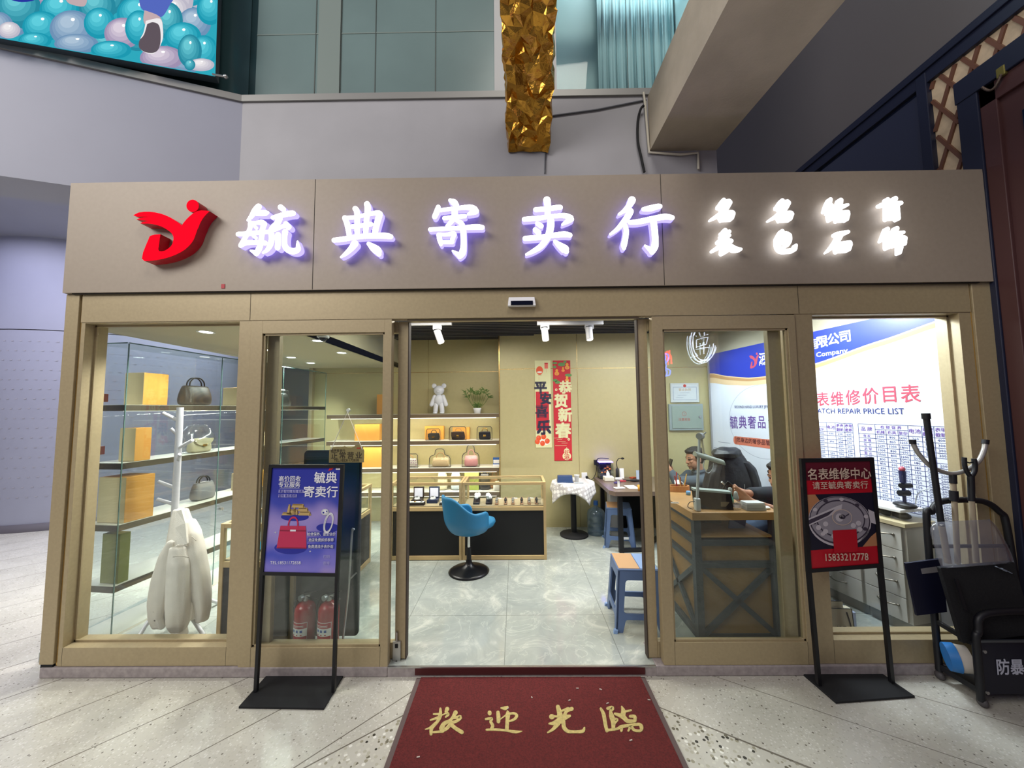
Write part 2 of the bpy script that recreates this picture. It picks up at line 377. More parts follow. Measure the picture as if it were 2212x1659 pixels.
    L(mth('MULTIPLY_ADD', nz.outputs[0], .25, .14), b.inputs['Roughness']); return m
def marble():
    m = bpy.data.materials.new('grey_marble_tile'); m.use_nodes = True; nt = m.node_tree; b = nt.nodes['Principled BSDF']; N = nt.nodes.new; L = nt.links.new
    tc = N('ShaderNodeTexCoord')
    br = N('ShaderNodeTexBrick'); br.offset = 0.; br.inputs['Scale'].default_value = 1.; br.inputs['Brick Width'].default_value = .70; br.inputs['Row Height'].default_value = .93; br.inputs['Mortar Size'].default_value = .0022; br.inputs['Mortar Smooth'].default_value = 0
    mp = N('ShaderNodeMapping'); mp.inputs['Location'].default_value = (.08, -.53, 0); L(tc.outputs['Object'], mp.inputs[0]); L(mp.outputs[0], br.inputs['Vector'])
    n1 = N('ShaderNodeTexNoise'); n1.inputs['Scale'].default_value = 4.; n1.inputs['Detail'].default_value = 9; n1.inputs['Roughness'].default_value = .62; n1.inputs['Distortion'].default_value = 1.2; L(tc.outputs['Object'], n1.inputs['Vector'])
    r = N('ShaderNodeValToRGB'); E_ = r.color_ramp.elements; E_[0].position = .3; E_[0].color = (*lin('#939b96'), 1); E_[1].position = .72; E_[1].color = (*lin('#c3c6bd'), 1); e = E_.new(.55); e.color = (*lin('#a4aaa4'), 1)
    L(n1.outputs[0], r.inputs[0])
    n2 = N('ShaderNodeTexNoise'); n2.inputs['Scale'].default_value = 3.2; n2.inputs['Detail'].default_value = 8; n2.inputs['Distortion'].default_value = 2.4; L(tc.outputs['Object'], n2.inputs['Vector'])
    r2 = N('ShaderNodeValToRGB'); e2 = r2.color_ramp.elements; e2[0].position = .484; e2[0].color = (0, 0, 0, 1); e2[1].position = .515; e2[1].color = (0, 0, 0, 1); q = e2.new(.5); q.color = (.27, .27, .27, 1)
    L(n2.outputs[0], r2.inputs[0])
    mv = N('ShaderNodeMix'); mv.data_type = 'RGBA'; L(r2.outputs[0], mv.inputs[0]); L(r.outputs[0], mv.inputs[6]); mv.inputs[7].default_value = (*lin('#d9dad0'), 1)
    mm = N('ShaderNodeMix'); mm.data_type = 'RGBA'; L(br.outputs['Fac'], mm.inputs[0]); L(mv.outputs[2], mm.inputs[6]); mm.inputs[7].default_value = (*lin('#7d837e'), 1)
    L(mm.outputs[2], b.inputs['Base Color']); b.inputs['Roughness'].default_value = .09; b.inputs['Specular IOR Level'].default_value = .6; return m

# ================================================================== SETTING: floors
FZ = .055      # shop floor level
struct('floor', MB().box(-14, 6, -7, 9, -.12, 0), terrazzo())
struct('trim_1', MB().box(-2.81, -.76, -.004, .22, 0, .058).box(.80, 2.95, -.004, .22, 0, .058), granite(), bevel=.006)
struct('trim_2', MB().box(-.76, .80, 0, .03, 0, .052).box(-.76, .80, -.003, .012, .050, .056, 1).box(-.60, .735, -.004, .0, .012, .049, 2), [granite(), STEEL, mat('dark_red_riser', '#4d191a', .8)])
struct('floor', MB().box(-3.0, 3.0, .14, 2.86, -.0, FZ).box(-.76, .80, .012, .14, 0, FZ), marble())
# ================================================================== SETTING: shop front
XF0, XF1 = -2.82, 2.955
xj1, xj2 = at(682, 500, 0).x, at(1428, 500, 0).x
fz = MB().box(XF0, XF1, -.02, .30, 2.30, 3.015)
for xj in (xj1, xj2): fz.box(xj-.0015, xj+.0015, -.0212, -.019, 2.302, 3.015, 1)
fz.box(XF0+.05, XF1-.1, -.012, .0, 2.293, 2.302, 1)
struct('wall_front', fz, [FASC, DARKGAP])
single('small_red_sticker', MB().box(at(512, 0, 0).x, at(519, 0, 0).x, -.0232, -.0203, at(515, 625, 0).z, at(515, 616, 0).z), mat('red_sticker', '#b3202c', .5), 'tiny red tape tab stuck at the lower edge of the taupe sign board', 'sticker')
# posts and transom
ps = MB().box(XF0, -2.735, 0, .16, .075, 2.298).box(XF0+.004, -2.742, .004, .14, 0, .075, 1)
ps.box(-2.735, -2.72, .012, .15, .06, 2.298, 2)
struct('trim_3', ps, [CHAMP, BLACKM, GOLDTRIM], bevel=.003)
ps = MB().box(2.82, XF1, 0, .16, .06, 2.298).box(2.806, 2.82, .012, .15, .06, 2.298, 1)
struct('trim_4', ps, [CHAMP, GOLDTRIM], bevel=.003)
tr = MB().box(-2.72, 2.806, .004, .06, 2.118, 2.294)
for px in (540, 1726): tr.box(at(px, 660, 0).x-.001, at(px, 660, 0).x+.001, .0028, .006, 2.12, 2.294, 1)
struct('trim_5', tr, [CHAMP, DARKGAP])
def winframe(name, x0, x1, z0, z1, ox0, ox1, oz0, oz1, y0, dep, pane_y, title=None):
    m = MB(); m.box(x0, ox0, y0, y0+dep, z0, z1).box(ox1, x1, y0, y0+dep, z0, z1).box(ox0, ox1, y0, y0+dep, z0, oz0).box(ox0, ox1, y0, y0+dep, oz1, z1)
    for b in (ox0, ox1): m.box(b-.0008, b+.0008, y0-.0008, y0+.001, z0, oz0, 1)      # mitre lines of the bottom rail
    b = .012                                                                        # glazing bead
    m.box(ox0, ox0+b, pane_y-.012, pane_y-.002, oz0, oz1, 2).box(ox1-b, ox1, pane_y-.012, pane_y-.002, oz0, oz1, 2)
    m.box(ox0, ox1, pane_y-.012, pane_y-.002, oz0, oz0+b, 2).box(ox0, ox1, pane_y-.012, pane_y-.002, oz1-b, oz1, 2)
    o = struct(name, m, [CHAMP, DARKGAP, CHAMP], bevel=.0025)
    p = MB().box(ox0+.001, ox1-.001, pane_y, pane_y+.008, oz0+.001, oz1-.001).build('pane', GLASS, o)
    return o
winframe('window_1', -2.72, -1.645, .06, 2.118, -2.695, -1.72, .165, 2.112, .008, .13, .075)
winframe('window_2', -1.64, -.762, .055, 2.114, -1.568, -.806, .165, 2.033, .0, .05, .022)
winframe('window_3', .848, 1.725, .06, 2.112, .912, 1.681, .185, 2.03, .0, .05, .022)
winframe('window_4', 1.728, 2.806, .06, 2.118, 1.838, 2.735, .19, 2.112, .008, .13, .075)
# sliding leaves, pushed open behind the side lights
for nm, x0, x1, inner in (('door_1', -1.575, -.672, -.74), ('door_2', .775, 1.677, .838)):
    m = MB(); y0, y1 = .062, .10
    a, b = (x0+.075, x1-.068) if nm == 'door_1' else (x0+.063, x1-.082)
    m.box(x0, a, y0, y1, .06, 2.112).box(b, x1, y0, y1, .06, 2.112).box(a, b, y0, y1, .06, .155).box(a, b, y0, y1, 2.04, 2.112)
    o = struct(nm, m, [CHAMP], bevel=.003)
    MB().box(a, b, .078, .086, .155, 2.04).build('pane', GLASS, o)
    if nm == 'door_1':
        zb = at(856, 1432, .06).z; zt = at(858, 1384, .06).z; xa = at(849, 1400, .06).x; xb = at(866, 1400, .06).x; xm = (xa+xb)/2
        lk = MB().box(xa, xb, .050, .063, zb, zt); lk.box(xm-.009, xm+.009, .046, .051, zt-.035, zt-.012, 1).box(xm-.004, xm+.004, .046, .051, zb+.008, zb+.02, 1).build('lock', [mat('lock_grey', '#b9b9b4', .35, .6), BLACKM], o, bevel=.002)
        MB().cyl((xm, .052, zt), (xm, .052, zt+.055), .006).build('lock_bolt', STEEL, o)
        MB().box(-.676, -.6705, .058, .104, .06, 2.112).build('door_seal', mat('rubber_seal', '#3a2d24', .7), o)
    else:
        MB().box(.7735, .779, .058, .104, .06, 2.112).build('door_seal', mat('rubber_seal', '#3a2d24', .7), o)
# door header rail and steel jamb strips of the opening
struct('trim_6', MB().box(-.672, .775, .02, .06, 2.104, 2.119), [mat('header_rail', '#8c8069', .3, .6)])
struct('trim_7', MB().cyl(at(1123, 1437, .10)*1, at(1123, 1437, .10)+Vector((0, 0, .004)), .008), STEEL)
# door sensor over the opening
xa, xb = at(1097, 655, 0).x, at(1157, 655, 0).x; za, zb = at(1127, 663, 0).z, at(1127, 643, 0).z
sn = thing('door_sensor', 'white and black motion sensor above the open sliding door', 'sensor', ((xa+xb)/2, -.02, za))
MB().hexa([(xa, -.03, za), (xb, -.03, za), (xb, .004, za), (xa, .004, za), (xa+.006, -.012, zb), (xb-.006, -.012, zb), (xb-.006, .004, zb), (xa+.006, .004, zb)]).build('housing', WHITE, sn, bevel=.003)
MB().box(xa+.018, xb-.018, -.033, -.024, za+.003, za+.03).build('sensor_eye', mat('smoked_plastic', '#0c1024', .1), sn, bevel=.002)

# ================================================================== SETTING: shop interior
ZC = 2.52
zs = at(1130, 797, 2.5).z; xs = at(1249, 900, 2.5).x
wb = MB().box(-.20, 3.0, 2.5, 2.62, FZ, ZC+.2)
for z in (zs,): wb.box(-.2, 3., 2.4985, 2.501, z-.003, z+.003, 1)
wb.box(xs-.002, xs+.002, 2.4985, 2.501, FZ, ZC, 1).box(-.212, -.198, 2.492, 2.8, FZ, ZC, 1)
struct('wall_back', wb, [BEIGE, GOLDTRIM])
wn = MB().box(-2.85, -.20, 2.8, 2.9, FZ, ZC+.2)
zn = at(960, 804, 2.8).z; xn = at(925, 780, 2.8).x
wn.box(-2.8, -.2, 2.7985, 2.801, zn-.003, zn+.003, 1).box(xn-.002, xn+.002, 2.7985, 2.801, 1.5, ZC, 1)
struct('wall_niche', wn, [BEIGE, GOLDTRIM])
# ceiling: plain on the left, slatted over the sales floor
struct('ceiling', MB().box(-3.0, -1.62, .16, 2.9, 2.14, 2.2).box(-1.64, -1.62, .16, 2.9, 2.14, 2.62).box(-1.62, 3.0, .16, 2.9, 2.60, 2.65).box(-3., 3., .17, .3, 2.3, 2.65), CEILM)
sl = MB(); y = .32
while y < 2.5: sl.box(-1.61, 2.75 if y < 2.42 else .25, y, y+.05, 2.505, 2.56); y += .085
sl.box(-1.61, -.2, 2.5, 2.55, 2.505, 2.56).box(-1.61, -.2, 2.585, 2.635, 2.505, 2.56).box(-1.61, -.2, 2.67, 2.72, 2.505, 2.56)
struct('trim_8', sl, SLAT)
struct('trim_14', MB().box(-1.61, 2.75, .32, 2.79, 2.585, 2.59), mat('ceiling_void', '#0b0d14', .9))
# right wall: the printed light-grey graphic wall (drawn in p4)
RA, RB = Vector((2.84, .1, 0)), Vector((2.49, 2.5, 0)); RD = (RB-RA).normalized(); RN = Vector((-RD.y, RD.x, 0))   # RN looks into the shop
def rw(u, z, off=0.): return RA+RD*u+Vector((0, 0, z))+RN*off
m = MB(); m.hexa([rw(-.02, FZ), rw(2.46, FZ), rw(2.46, FZ, -.1), rw(-.02, FZ, -.1), rw(-.02, 2.6), rw(2.46, 2.6), rw(2.46, 2.6, -.1), rw(-.02, 2.6, -.1)])
struct('wall_right', m, mat('right_wall_paint', '#a9a28e', .6))
# left side: glass wall on the mall
LA, LB = Vector((-2.99, .16, 0)), Vector((-2.80, 2.8, 0)); LD = (LB-LA).normalized(); LN = Vector((LD.y, -LD.x, 0))
def lw(u, z, off=0.): return LA+LD*u+Vector((0, 0, z))+LN*off
m = MB(); Lq = (LB-LA).length
m.hexa([lw(0, FZ), lw(Lq, FZ), lw(Lq, FZ, -.01), lw(0, FZ, -.01), lw(0, 2.14), lw(Lq, 2.14), lw(Lq, 2.14, -.01), lw(0, 2.14, -.01)])
for u in (Lq-.02,): m.hexa([lw(u-.03, FZ, .02), lw(u+.03, FZ, .02), lw(u+.03, FZ, -.03), lw(u-.03, FZ, -.03), lw(u-.03, 2.14, .02), lw(u+.03, 2.14, .02), lw(u+.03, 2.14, -.03), lw(u-.03, 2.14, -.03)], 1)
struct('window_5', m, [GLASS, CHAMP])

# ================================================================== SETTING: building above
zs0, zs1 = at(1095, 195, .36).z, at(1095, 183, .36).z
CORN = at(524, 222, .35); 
LWD = Vector((-1.22, -.43, 0)).normalized()
def lwall(px, py, off=0.): 
    n = Vector((LWD.y, -LWD.x, 0)); return onplane(px, py, Vector((CORN.x, CORN.y, 0))+n*off, n)
LWN = Vector((LWD.y, -LWD.x, 0)); LWN = LWN if LWN.y < 0 else -LWN
zsl = CORN.z
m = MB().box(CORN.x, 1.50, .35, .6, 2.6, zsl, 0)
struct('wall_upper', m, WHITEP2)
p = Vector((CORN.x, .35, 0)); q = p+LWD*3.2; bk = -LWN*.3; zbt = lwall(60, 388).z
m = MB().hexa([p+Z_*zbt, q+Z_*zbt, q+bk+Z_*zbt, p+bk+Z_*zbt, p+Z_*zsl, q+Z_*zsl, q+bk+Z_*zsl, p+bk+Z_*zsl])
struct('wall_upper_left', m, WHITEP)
# soffit and far hall wall seen beyond the left corner
struct('ceiling_hall', MB().box(-14, CORN.x-.02, .75, 9, 3.98, 4.06), WHITEP)
struct('trim_9', MB().box(-14, -2.95, .62, .8, 3.62, 4.0), WHITEP)
struct('wall_hall', MB().box(-14, 6, 9, 9.2, 0, 5), mat('hall_wall_grey', '#a2a4ad', .6))
# sill strips
struct('trim_10', MB().box(CORN.x, 1.5, .335, .62, zsl, zsl+.05).hexa([p+LWN*.015+Z_*zsl, q+LWN*.015+Z_*zsl, q+bk+Z_*zsl, p+bk+Z_*zsl, p+LWN*.015+Z_*(zsl+.05), q+LWN*.015+Z_*(zsl+.05), q+bk+Z_*(zsl+.05), p+bk+Z_*(zsl+.05)]), SILL)
# upstairs windows: film-covered panes, a white pier, a lit blue room
zw = zsl+.05; YW_ = .45
X1, X2, X3, X4 = at(555, 100, YW_).x, at(1068, 100, YW_).x, at(1200, 100, YW_).x, at(1500, 100, YW_).x
FILM = mat('window_film_green_grey', '#6e8282', .3, noise=(1.5, .1)); TEAL = mat('dark_teal_glass', '#23393d', .25)
m = MB().box(CORN.x-.05, X1, YW_, YW_+.05, zw, 5.8, 1).box(X1, X2, YW_, YW_+.05, zw, 5.8, 0)
for px in (683, 735, 738, 812, 941): m.box(at(px, 60, YW_).x-.003, at(px, 60, YW_).x+.003, YW_-.004, YW_, zw, 5.8, 2)
m.box(at(690, 60, YW_).x, at(737, 60, YW_).x, YW_-.012, YW_-.002, zw, 5.8, 3).box(X1, X2, YW_-.003, YW_, 4.52, 4.528, 3)
m.box(CORN.x, 1.6, YW_-.02, YW_+.05, 4.98, 5.2, 4)
struct('window_6', m, [FILM, TEAL, mat('pane_joint', '#4d5553', .5), mat('film_light', '#828e8a', .3), mat('head_frame', '#4a4f50', .5)])
struct('trim_11', MB().box(X2, X3, YW_-.03, YW_+.05, zw, 5.8), mat('white_pier', '#b9b9ba', .5))
m = MB().box(X3, 1.5, YW_, YW_+.012, zw, 5.8)
for px in (1353,): m.box(at(px, 60, YW_).x-.002, at(px, 60, YW_).x+.002, YW_-.003, YW_, zw, 5.8, 1)
o = struct('window_7', m, [gmat('upstairs_glass', (.95, .975, .97), .012, .25), mat('pane_joint', '#4d5553', .5)])
m = MB().box(X3-.3, 1.5, YW_+.5, YW_+.55, 3.8, 6.2).box(1.46, 1.5, YW_, YW_+.5, 3.8, 6.2)
n_ = 60; vs = []
for i in range(n_+1):
    x = X3+.42+(1.44-X3-.42)*i/n_; yy = YW_+.35+.014*math.sin(i*.9)+.008*math.sin(i*2.3+1); vs += [(x, yy, 3.85), (x, yy, 6.1)]
struct('wall_upstairs_room', m, mat('pale_blue_room', '#a6c6ca', .6, noise=(2, .06)))
single('window_curtain', MB().add(vs, [(2*i, 2*i+2, 2*i+3, 2*i+1) for i in range(n_)], 0, True), mat('blue_curtain', '#a8ccd4', .8), 'pale blue curtain hanging inside the upstairs window beside the concrete beam', 'curtain', solid=.004)
area('upstairs_room_light', (X3+.8, YW_+.2, 5.9), (X3+.8, YW_+.4, 4), .9, .15, 26, (.82, .97, 1.0))
# concrete beam running out over the corner
b0, b1 = at(1397, 215, .35), at(1400, 327, .35)
m = MB(); zb, zt = b1.z, b0.z+.02; xL, xR = 1.01, 1.50
m.hexa([(xL, -4, zb), (xR+.25, -4, zb), (xR, .36, zb), (xL, .36, zb), (xL, -4, zt), (xR+.25, -4, zt), (xR, .36, zt), (xL, .36, zt)])
struct('trim_12', m, mat('bare_concrete', '#b3a896', .75, noise=(5, .1), bump=(60, .15)))
# right-hand neighbour: a dark panel, window, lattice strip and door on the side wall
XW = 2.97
z1, z2 = atx(1730, 365, XW).z, 5.6
struct('wall_side', MB().box(XW, XW+.2, -5, 3.4, z1, z2), mat('dark_grey_panel', '#6a6566', .5, .1))
NAVY = mat('navy_frame', '#1c2138', .45, .1); WINE = mat('wine_door', '#4a2c2c', .45)
m = MB().box(XW-.03, XW+.1, -5, 3.4, z1-.16, z1).box(XW-.045, XW+.1, -5, 3.4, z1-.07, z1-.03).box(XW-.036, XW+.1, .235, .30, 0, z1-.08).box(XW-.04, XW+.1, -.03, .075, 0, 3.66).box(XW-.046, XW+.1, -5, .08, 3.52, 3.665)
struct('trim_13', m, NAVY, bevel=.004)
struct('window_8', MB().box(XW, XW+.02, .30, 3.4, 2.4, z1-.16), mat('dark_blue_mirror_glass', '#141c33', .04, coat=1., spec=1.))
m = MB().box(XW-.0, XW+.05, -5, .235, 0, z1-.15)
lat = MB(); zc = z1-.15
o = struct('window_9', m, mat('lit_paper_panel', '#b7a48c', .6, em='#c9ae8c', es=.10, noise=(9, .3)))
for k in range(-4, 40):
    for sg in (1, -1):
        y0 = .235-.2*k*.62
        a = Vector((XW-.008, y0, 2.3 if sg > 0 else 2.3)); 
        lat.bar((XW-.008, y0-1.0, 2.3), (XW-.008, y0-1.0+1.9*.62*sg, 2.3+1.9), .018, .014, 0, X_) if sg > 0 else lat.bar((XW-.006, y0+.4, 2.3), (XW-.006, y0+.4-1.9*.62, 2.3+1.9), .018, .014, 0, X_)
bmk = [i for i, v in enumerate(lat.v)]
# keep the lattice inside its strip
keep = MB()
def clipbar(a, b):
    n = 40; seg = []
    for i in range(n+1):
        q_ = Vector(a).lerp(Vector(b), i/n); ins = (.075 < q_.y < .235 and 2.4 < q_.z < zc) or (-4 < q_.y < .235 and 3.66 < q_.z < zc)
        if ins: seg.append(q_)
        if (not ins or i == n) and len(seg) > 1: keep.bar(seg[0], seg[-1], .02, .016, 0, X_); seg = []
        elif not ins: seg = []
for k in range(-14, 34):
    y0 = .235-.125*k
    clipbar((XW-.008, y0, 2.2), (XW-.008, y0+.9, 4.0)); clipbar((XW-.006, y0, 2.2), (XW-.006, y0-.9*.8, 4.0))
keep.build('lattice', mat('brown_lattice', '#6b4636', .5), o)
m = MB().box(XW-.01, XW+.05, -3, -.03, 0, 3.52); m.box(XW-.03, XW+.0, -.11, -.03, 0, 3.52).box(XW-.03, XW, -3, -.03, 3.4, 3.52)
m.box(XW-.02, XW, -.75, -.2, 2.0, 3.25, 1)
struct('door_3', m, [WINE, mat('dark_blue_glass', '#141c33', .05)], bevel=.004)
q0 = atx(2128, 182, XW-.03); ch = []
for i in range(9): a = i/8; ch.append((XW-.03-.02, q0.y-a*.09, q0.z-.02-.055*math.sin(PI*a)))
cl = thing('door_chain', 'short rusty chain hanging from a yellow padlock on the dark door frame', 'chain', (XW-.03, q0.y, q0.z))
MB().tube(ch, .007, 6, smooth=3).build('chain_links', mat('rusty_iron', '#6a5a50', .5, .6, bump=(120, .6)), cl)
MB().box(XW-.05, XW-.03, q0.y-.105, q0.y-.065, q0.z-.03, q0.z+.03).build('padlock', mat('brass_padlock', '#8b8146', .4, .6), cl, bevel=.004)
for nm, a, b_, lab in (('white_conduit', (1395, 222), (1402, 328), 'thin white conduit running down the concrete beam end'),):
    pts = [at(1375+15, 200, .335), at(1393, 222, .335), at(1402, 329, .335), at(1470, 334, .335), at(1508, 330, .335), at(1509, 366, .335)]
    single(nm, MB().tube(pts, .009, 8), mat('cream_pvc', '#cfc9ba', .5), lab, 'conduit')
single('black_cable', MB().tube([at(1391, 228, .31), at(1384, 236, .318), at(1378, 262, .33), at(1378, 305, .33), at(1385, 340, .33), at(1392, 372, .33)], .009, 8, smooth=5), BLACKM, 'thick black cable drooping down the white wall below the concrete beam', 'cable')
single('grey_wire', MB().tube([at(1180, 252, .343), at(1290, 237, .343), at(1396, 216, .343)], .006, 6), mat('grey_wire_sheath', '#54575f', .6), 'grey wire strung across the white wall from gold beam to concrete beam', 'wire')
single('wall_wire', MB().tube([at(1178, 318, .343), at(1177, 374, .343)], .005, 6), mat('grey_wire_sheath', '#54575f', .6), 'short upright grey wire below the gold wrapped beam end', 'wire')
# gold-foil wrapped beam coming down to the wall
g0 = (at(1097, 322, .32)+at(1189, 322, .32))/2; g1 = (at(1083, 0, -.28)+at(1200, 0, -.28))/2; d = (g1-g0).normalized(); g0 = g0-d*.02; L_ = 2.6; hw = .155; th = .22
up = X_.cross(d); up = up if up.z > 0 else -up
nx, ny, nl = 8, 5, 58; ring = []
for i in range(nx): ring.append((-hw+2*hw*i/nx, 0))
for i in range(ny): ring.append((hw, th*i/ny))
for i in range(nx): ring.append((hw-2*hw*i/nx, th))
for i in range(ny): ring.append((-hw, th*(1-i/ny)))
k = len(ring); vs = []; rnd = random.Random(3)
for j in range(nl+1):
    for (a, b) in ring:
        s_ = .93 if j == 0 else 1
        vs.append(g0+X_*(a*s_+rnd.uniform(-.016, .016))+up*(b+rnd.uniform(-.02, .02))+d*(L_*j/nl+rnd.uniform(-.015, .015)*(j > 0)))
fs = []
for j in range(nl):
    for i in range(k):
        q4 = (j*k+i, (j+1)*k+i, (j+1)*k+(i+1) % k, j*k+(i+1) % k)
        fs += [(q4[0], q4[1], q4[2]), (q4[0], q4[2], q4[3])] if rnd.random() < .5 else [(q4[0], q4[1], q4[3]), (q4[1], q4[2], q4[3])]
fs.append(list(range(k)))
GOLDF = mat('crinkled_gold_foil', '#c4913a', .24, .9, bump=(18, .9), noise=(7, .2))
single('gold_wrapped_beam', MB().add(vs, fs), GOLDF, 'beam wrapped in crinkled gold foil slanting down to the white wall above the shop sign', 'beam')
# round white column outside on the left
colc = Vector((-6.95, 4.3, 0)); cr = 1.75; zc1 = 2.68
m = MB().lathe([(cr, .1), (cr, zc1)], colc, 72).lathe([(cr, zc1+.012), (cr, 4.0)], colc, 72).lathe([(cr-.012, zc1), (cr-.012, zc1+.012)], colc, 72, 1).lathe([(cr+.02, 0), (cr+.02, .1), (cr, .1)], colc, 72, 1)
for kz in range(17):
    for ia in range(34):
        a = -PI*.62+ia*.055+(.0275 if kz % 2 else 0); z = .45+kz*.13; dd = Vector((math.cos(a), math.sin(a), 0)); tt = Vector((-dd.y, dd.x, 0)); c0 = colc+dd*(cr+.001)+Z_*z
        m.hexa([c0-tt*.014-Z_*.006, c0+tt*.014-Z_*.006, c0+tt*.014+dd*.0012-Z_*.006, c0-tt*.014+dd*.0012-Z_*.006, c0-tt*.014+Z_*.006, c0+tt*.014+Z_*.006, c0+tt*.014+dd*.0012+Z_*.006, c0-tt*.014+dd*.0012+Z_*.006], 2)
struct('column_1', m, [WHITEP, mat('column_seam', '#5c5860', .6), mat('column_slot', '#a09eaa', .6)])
# ================================================================== ILLUMINATED SIGN
LED = emat('white_led_face', '#ffffff', 3.2)
LEDS = emat('lilac_led_side', '#857bff', 3.0)
LEDS2 = emat('white_led_halo', '#f3f6ff', 2.6)
REDF = emat('red_led_face', '#ff0a22', 1.35); REDS = mat('red_acrylic_side', '#a00a1e', .3, em='#a00818', es=.10)
def glyph(strokes, ox, oy, s, Yf, depth, name, label, face, side, group, standoff=0.):
    fn = lambda x, y: at(ox+x/s, oy+y/s, Yf)
    xs = [p[0] for st in strokes for p in st]; ys = [p[1] for st in strokes for p in st]
    r = thing(name, label, 'sign letter', fn((min(xs)+max(xs))/2, max(ys)), 0, group)
    f = MB(); b = MB()
    for i, st in enumerate(strokes):
        k = .0002*i
        f.stroke(st, lambda x, y: fn(x, y)-Y_*k, (0, 0, 0))
        b.stroke(st, lambda x, y: fn(x, y)+Y_*.0012, (0, depth, 0))
    f.build('lit_face', face, r); b.build('side_return', side, r); return r
BIG = {
'毓': (500, 430, 11.847, [[(690,200,85),(600,300,80),(510,440,62),(420,540,36)], [(640,370,60),(760,360,75),(880,355,75),(925,350,45)], [(490,620,68),(480,720,60),(430,860,60),(370,960,60),(240,1180,62)], [(490,620,58),(620,610,45),(760,600,72),(840,640,72)], [(840,640,72),(790,800,68),(770,1000,68),(740,1180,72),(700,1290,78),(640,1390,72)], [(640,1390,70),(560,1350,48),(490,1320,22)], [(170,900,58),(400,890,62),(700,860,58),(950,840,52)], [(240,1190,60),(400,1120,62),(700,1110,62),(870,1130,60)], [(600,700,40),(645,750,42)], [(560,945,38),(635,1000,42)], [(1260,210,70),(1340,270,62)], [(1060,480,52),(1250,430,66),(1450,380,72),(1580,370,70)], [(1230,500,88),(1180,620,78),(1080,720,78),(1010,800,60)], [(1010,810,58),(1150,770,58),(1300,710,52),(1400,690,55)], [(1400,640,68),(1470,720,72)], [(1030,900,75),(1040,1010,76),(1000,1180,72),(920,1310,52),(820,1375,32)], [(1200,920,72),(1200,1080,72),(1190,1250,70)], [(1380,850,76),(1365,1000,68),(1370,1180,72),(1450,1300,78),(1600,1340,78),(1710,1290,72),(1705,1180,46),(1698,1090,22)]]),
'典': (705, 420, 11.06, [[(690,340,65),(730,420,68),(735,700,62),(735,1000,62)], [(970,230,70),(990,330,74),(970,500,66),(950,750,62),(935,1000,62)], [(440,560,62),(500,720,66),(550,1000,58)], [(430,560,48),(650,550,48),(900,500,48),(1200,440,58),(1270,470,78)], [(1270,480,78),(1210,700,72),(1150,960,68)], [(630,770,58),(800,750,52),(1050,715,58),(1080,712,45)], [(185,1095,58),(400,1070,62),(700,1020,62),(1000,995,62),(1400,990,72),(1540,1010,58)], [(680,1180,88),(580,1310,68),(450,1430,48),(350,1500,24)], [(1010,1180,48),(1120,1270,88),(1220,1350,100),(1260,1430,58)]]),
'寄': (910, 420, 11.06, [[(690,140,45),(780,190,78),(840,250,62)], [(405,300,55),(370,420,68),(320,530,62)], [(440,380,48),(800,335,48),(1150,310,68),(1270,360,82)], [(1300,400,78),(1200,440,58),(1120,475,32)], [(550,570,48),(800,540,52),(1040,520,52)], [(800,400,72),(790,520,68),(730,640,58),(620,760,45)], [(830,620,38),(930,670,58),(985,730,58)], [(210,840,48),(500,825,52),(900,805,52),(1300,780,68),(1460,790,56)], [(420,970,58),(440,1080,58),(470,1200,42)], [(420,960,42),(600,965,42),(760,935,55),(800,960,48)], [(780,980,52),(745,1080,52),(740,1140,48)], [(480,1140,46),(740,1140,52)], [(1000,850,72),(1010,1000,70),(1010,1250,72),(980,1400,82),(920,1490,58)], [(920,1480,58),(840,1410,48),(750,1355,22)]]),
'卖': (1110, 415, 11.06, [[(790,190,88),(810,330,76),(805,560,68)], [(520,420,58),(800,400,62),(1050,365,62),(1110,365,60)], [(250,650,58),(600,620,60),(900,580,52),(1200,560,62),(1350,620,78)], [(1380,650,58),(1280,700,58),(1160,775,28)], [(560,750,52),(650,810,62)], [(510,900,58),(590,970,66)], [(880,680,82),(880,800,88),(840,1000,82),(780,1120,78),(650,1290,68),(450,1420,52),(300,1490,30)], [(270,1110,62),(600,1085,62),(900,1040,62),(1200,1010,70),(1340,1030,58)], [(980,1180,42),(1100,1280,78),(1220,1370,100),(1255,1420,62)]]),
'行': (1300, 415, 11.06, [[(720,190,92),(660,310,72),(540,440,52),(410,530,30)], [(680,460,82),(620,580,78),(500,740,66),(360,890,48),(205,1005,30)], [(560,800,52),(585,930,62),(565,1100,66),(530,1260,70),(530,1340,48)], [(990,410,48),(1150,390,72),(1330,345,66),(1390,340,58)], [(670,725,52),(900,705,66),(1200,640,66),(1500,590,72),(1680,610,60)], [(1230,700,78),(1260,900,78),(1275,1150,78),(1260,1300,88),(1200,1430,68)], [(1200,1420,62),(1110,1340,48),(1030,1280,24)]])}
for (ch, (ox, oy, s, st)), pos in zip(BIG.items(), ('beside the red bird emblem', 'second from the red bird emblem', 'middle of the five big ones', 'fourth from the red bird emblem', 'next to the small columns')):
    glyph(st, ox, oy, s, -.075, .035, 'sign_letter', f'large glowing white character {ch} on the taupe sign board, {pos}', LED, LEDS, 'large lit sign characters')
MING = [[(440,220,48),(400,290,55),(330,370,34)], [(430,270,45),(550,250,55)], [(570,270,55),(470,420,62),(350,530,48),(160,640,22)], [(330,340,30),(410,420,36)], [(370,560,44),(400,650,28)], [(400,515,45),(600,490,50),(650,510,42)], [(640,520,48),(615,610,42)], [(420,625,38),(610,620,38)]]
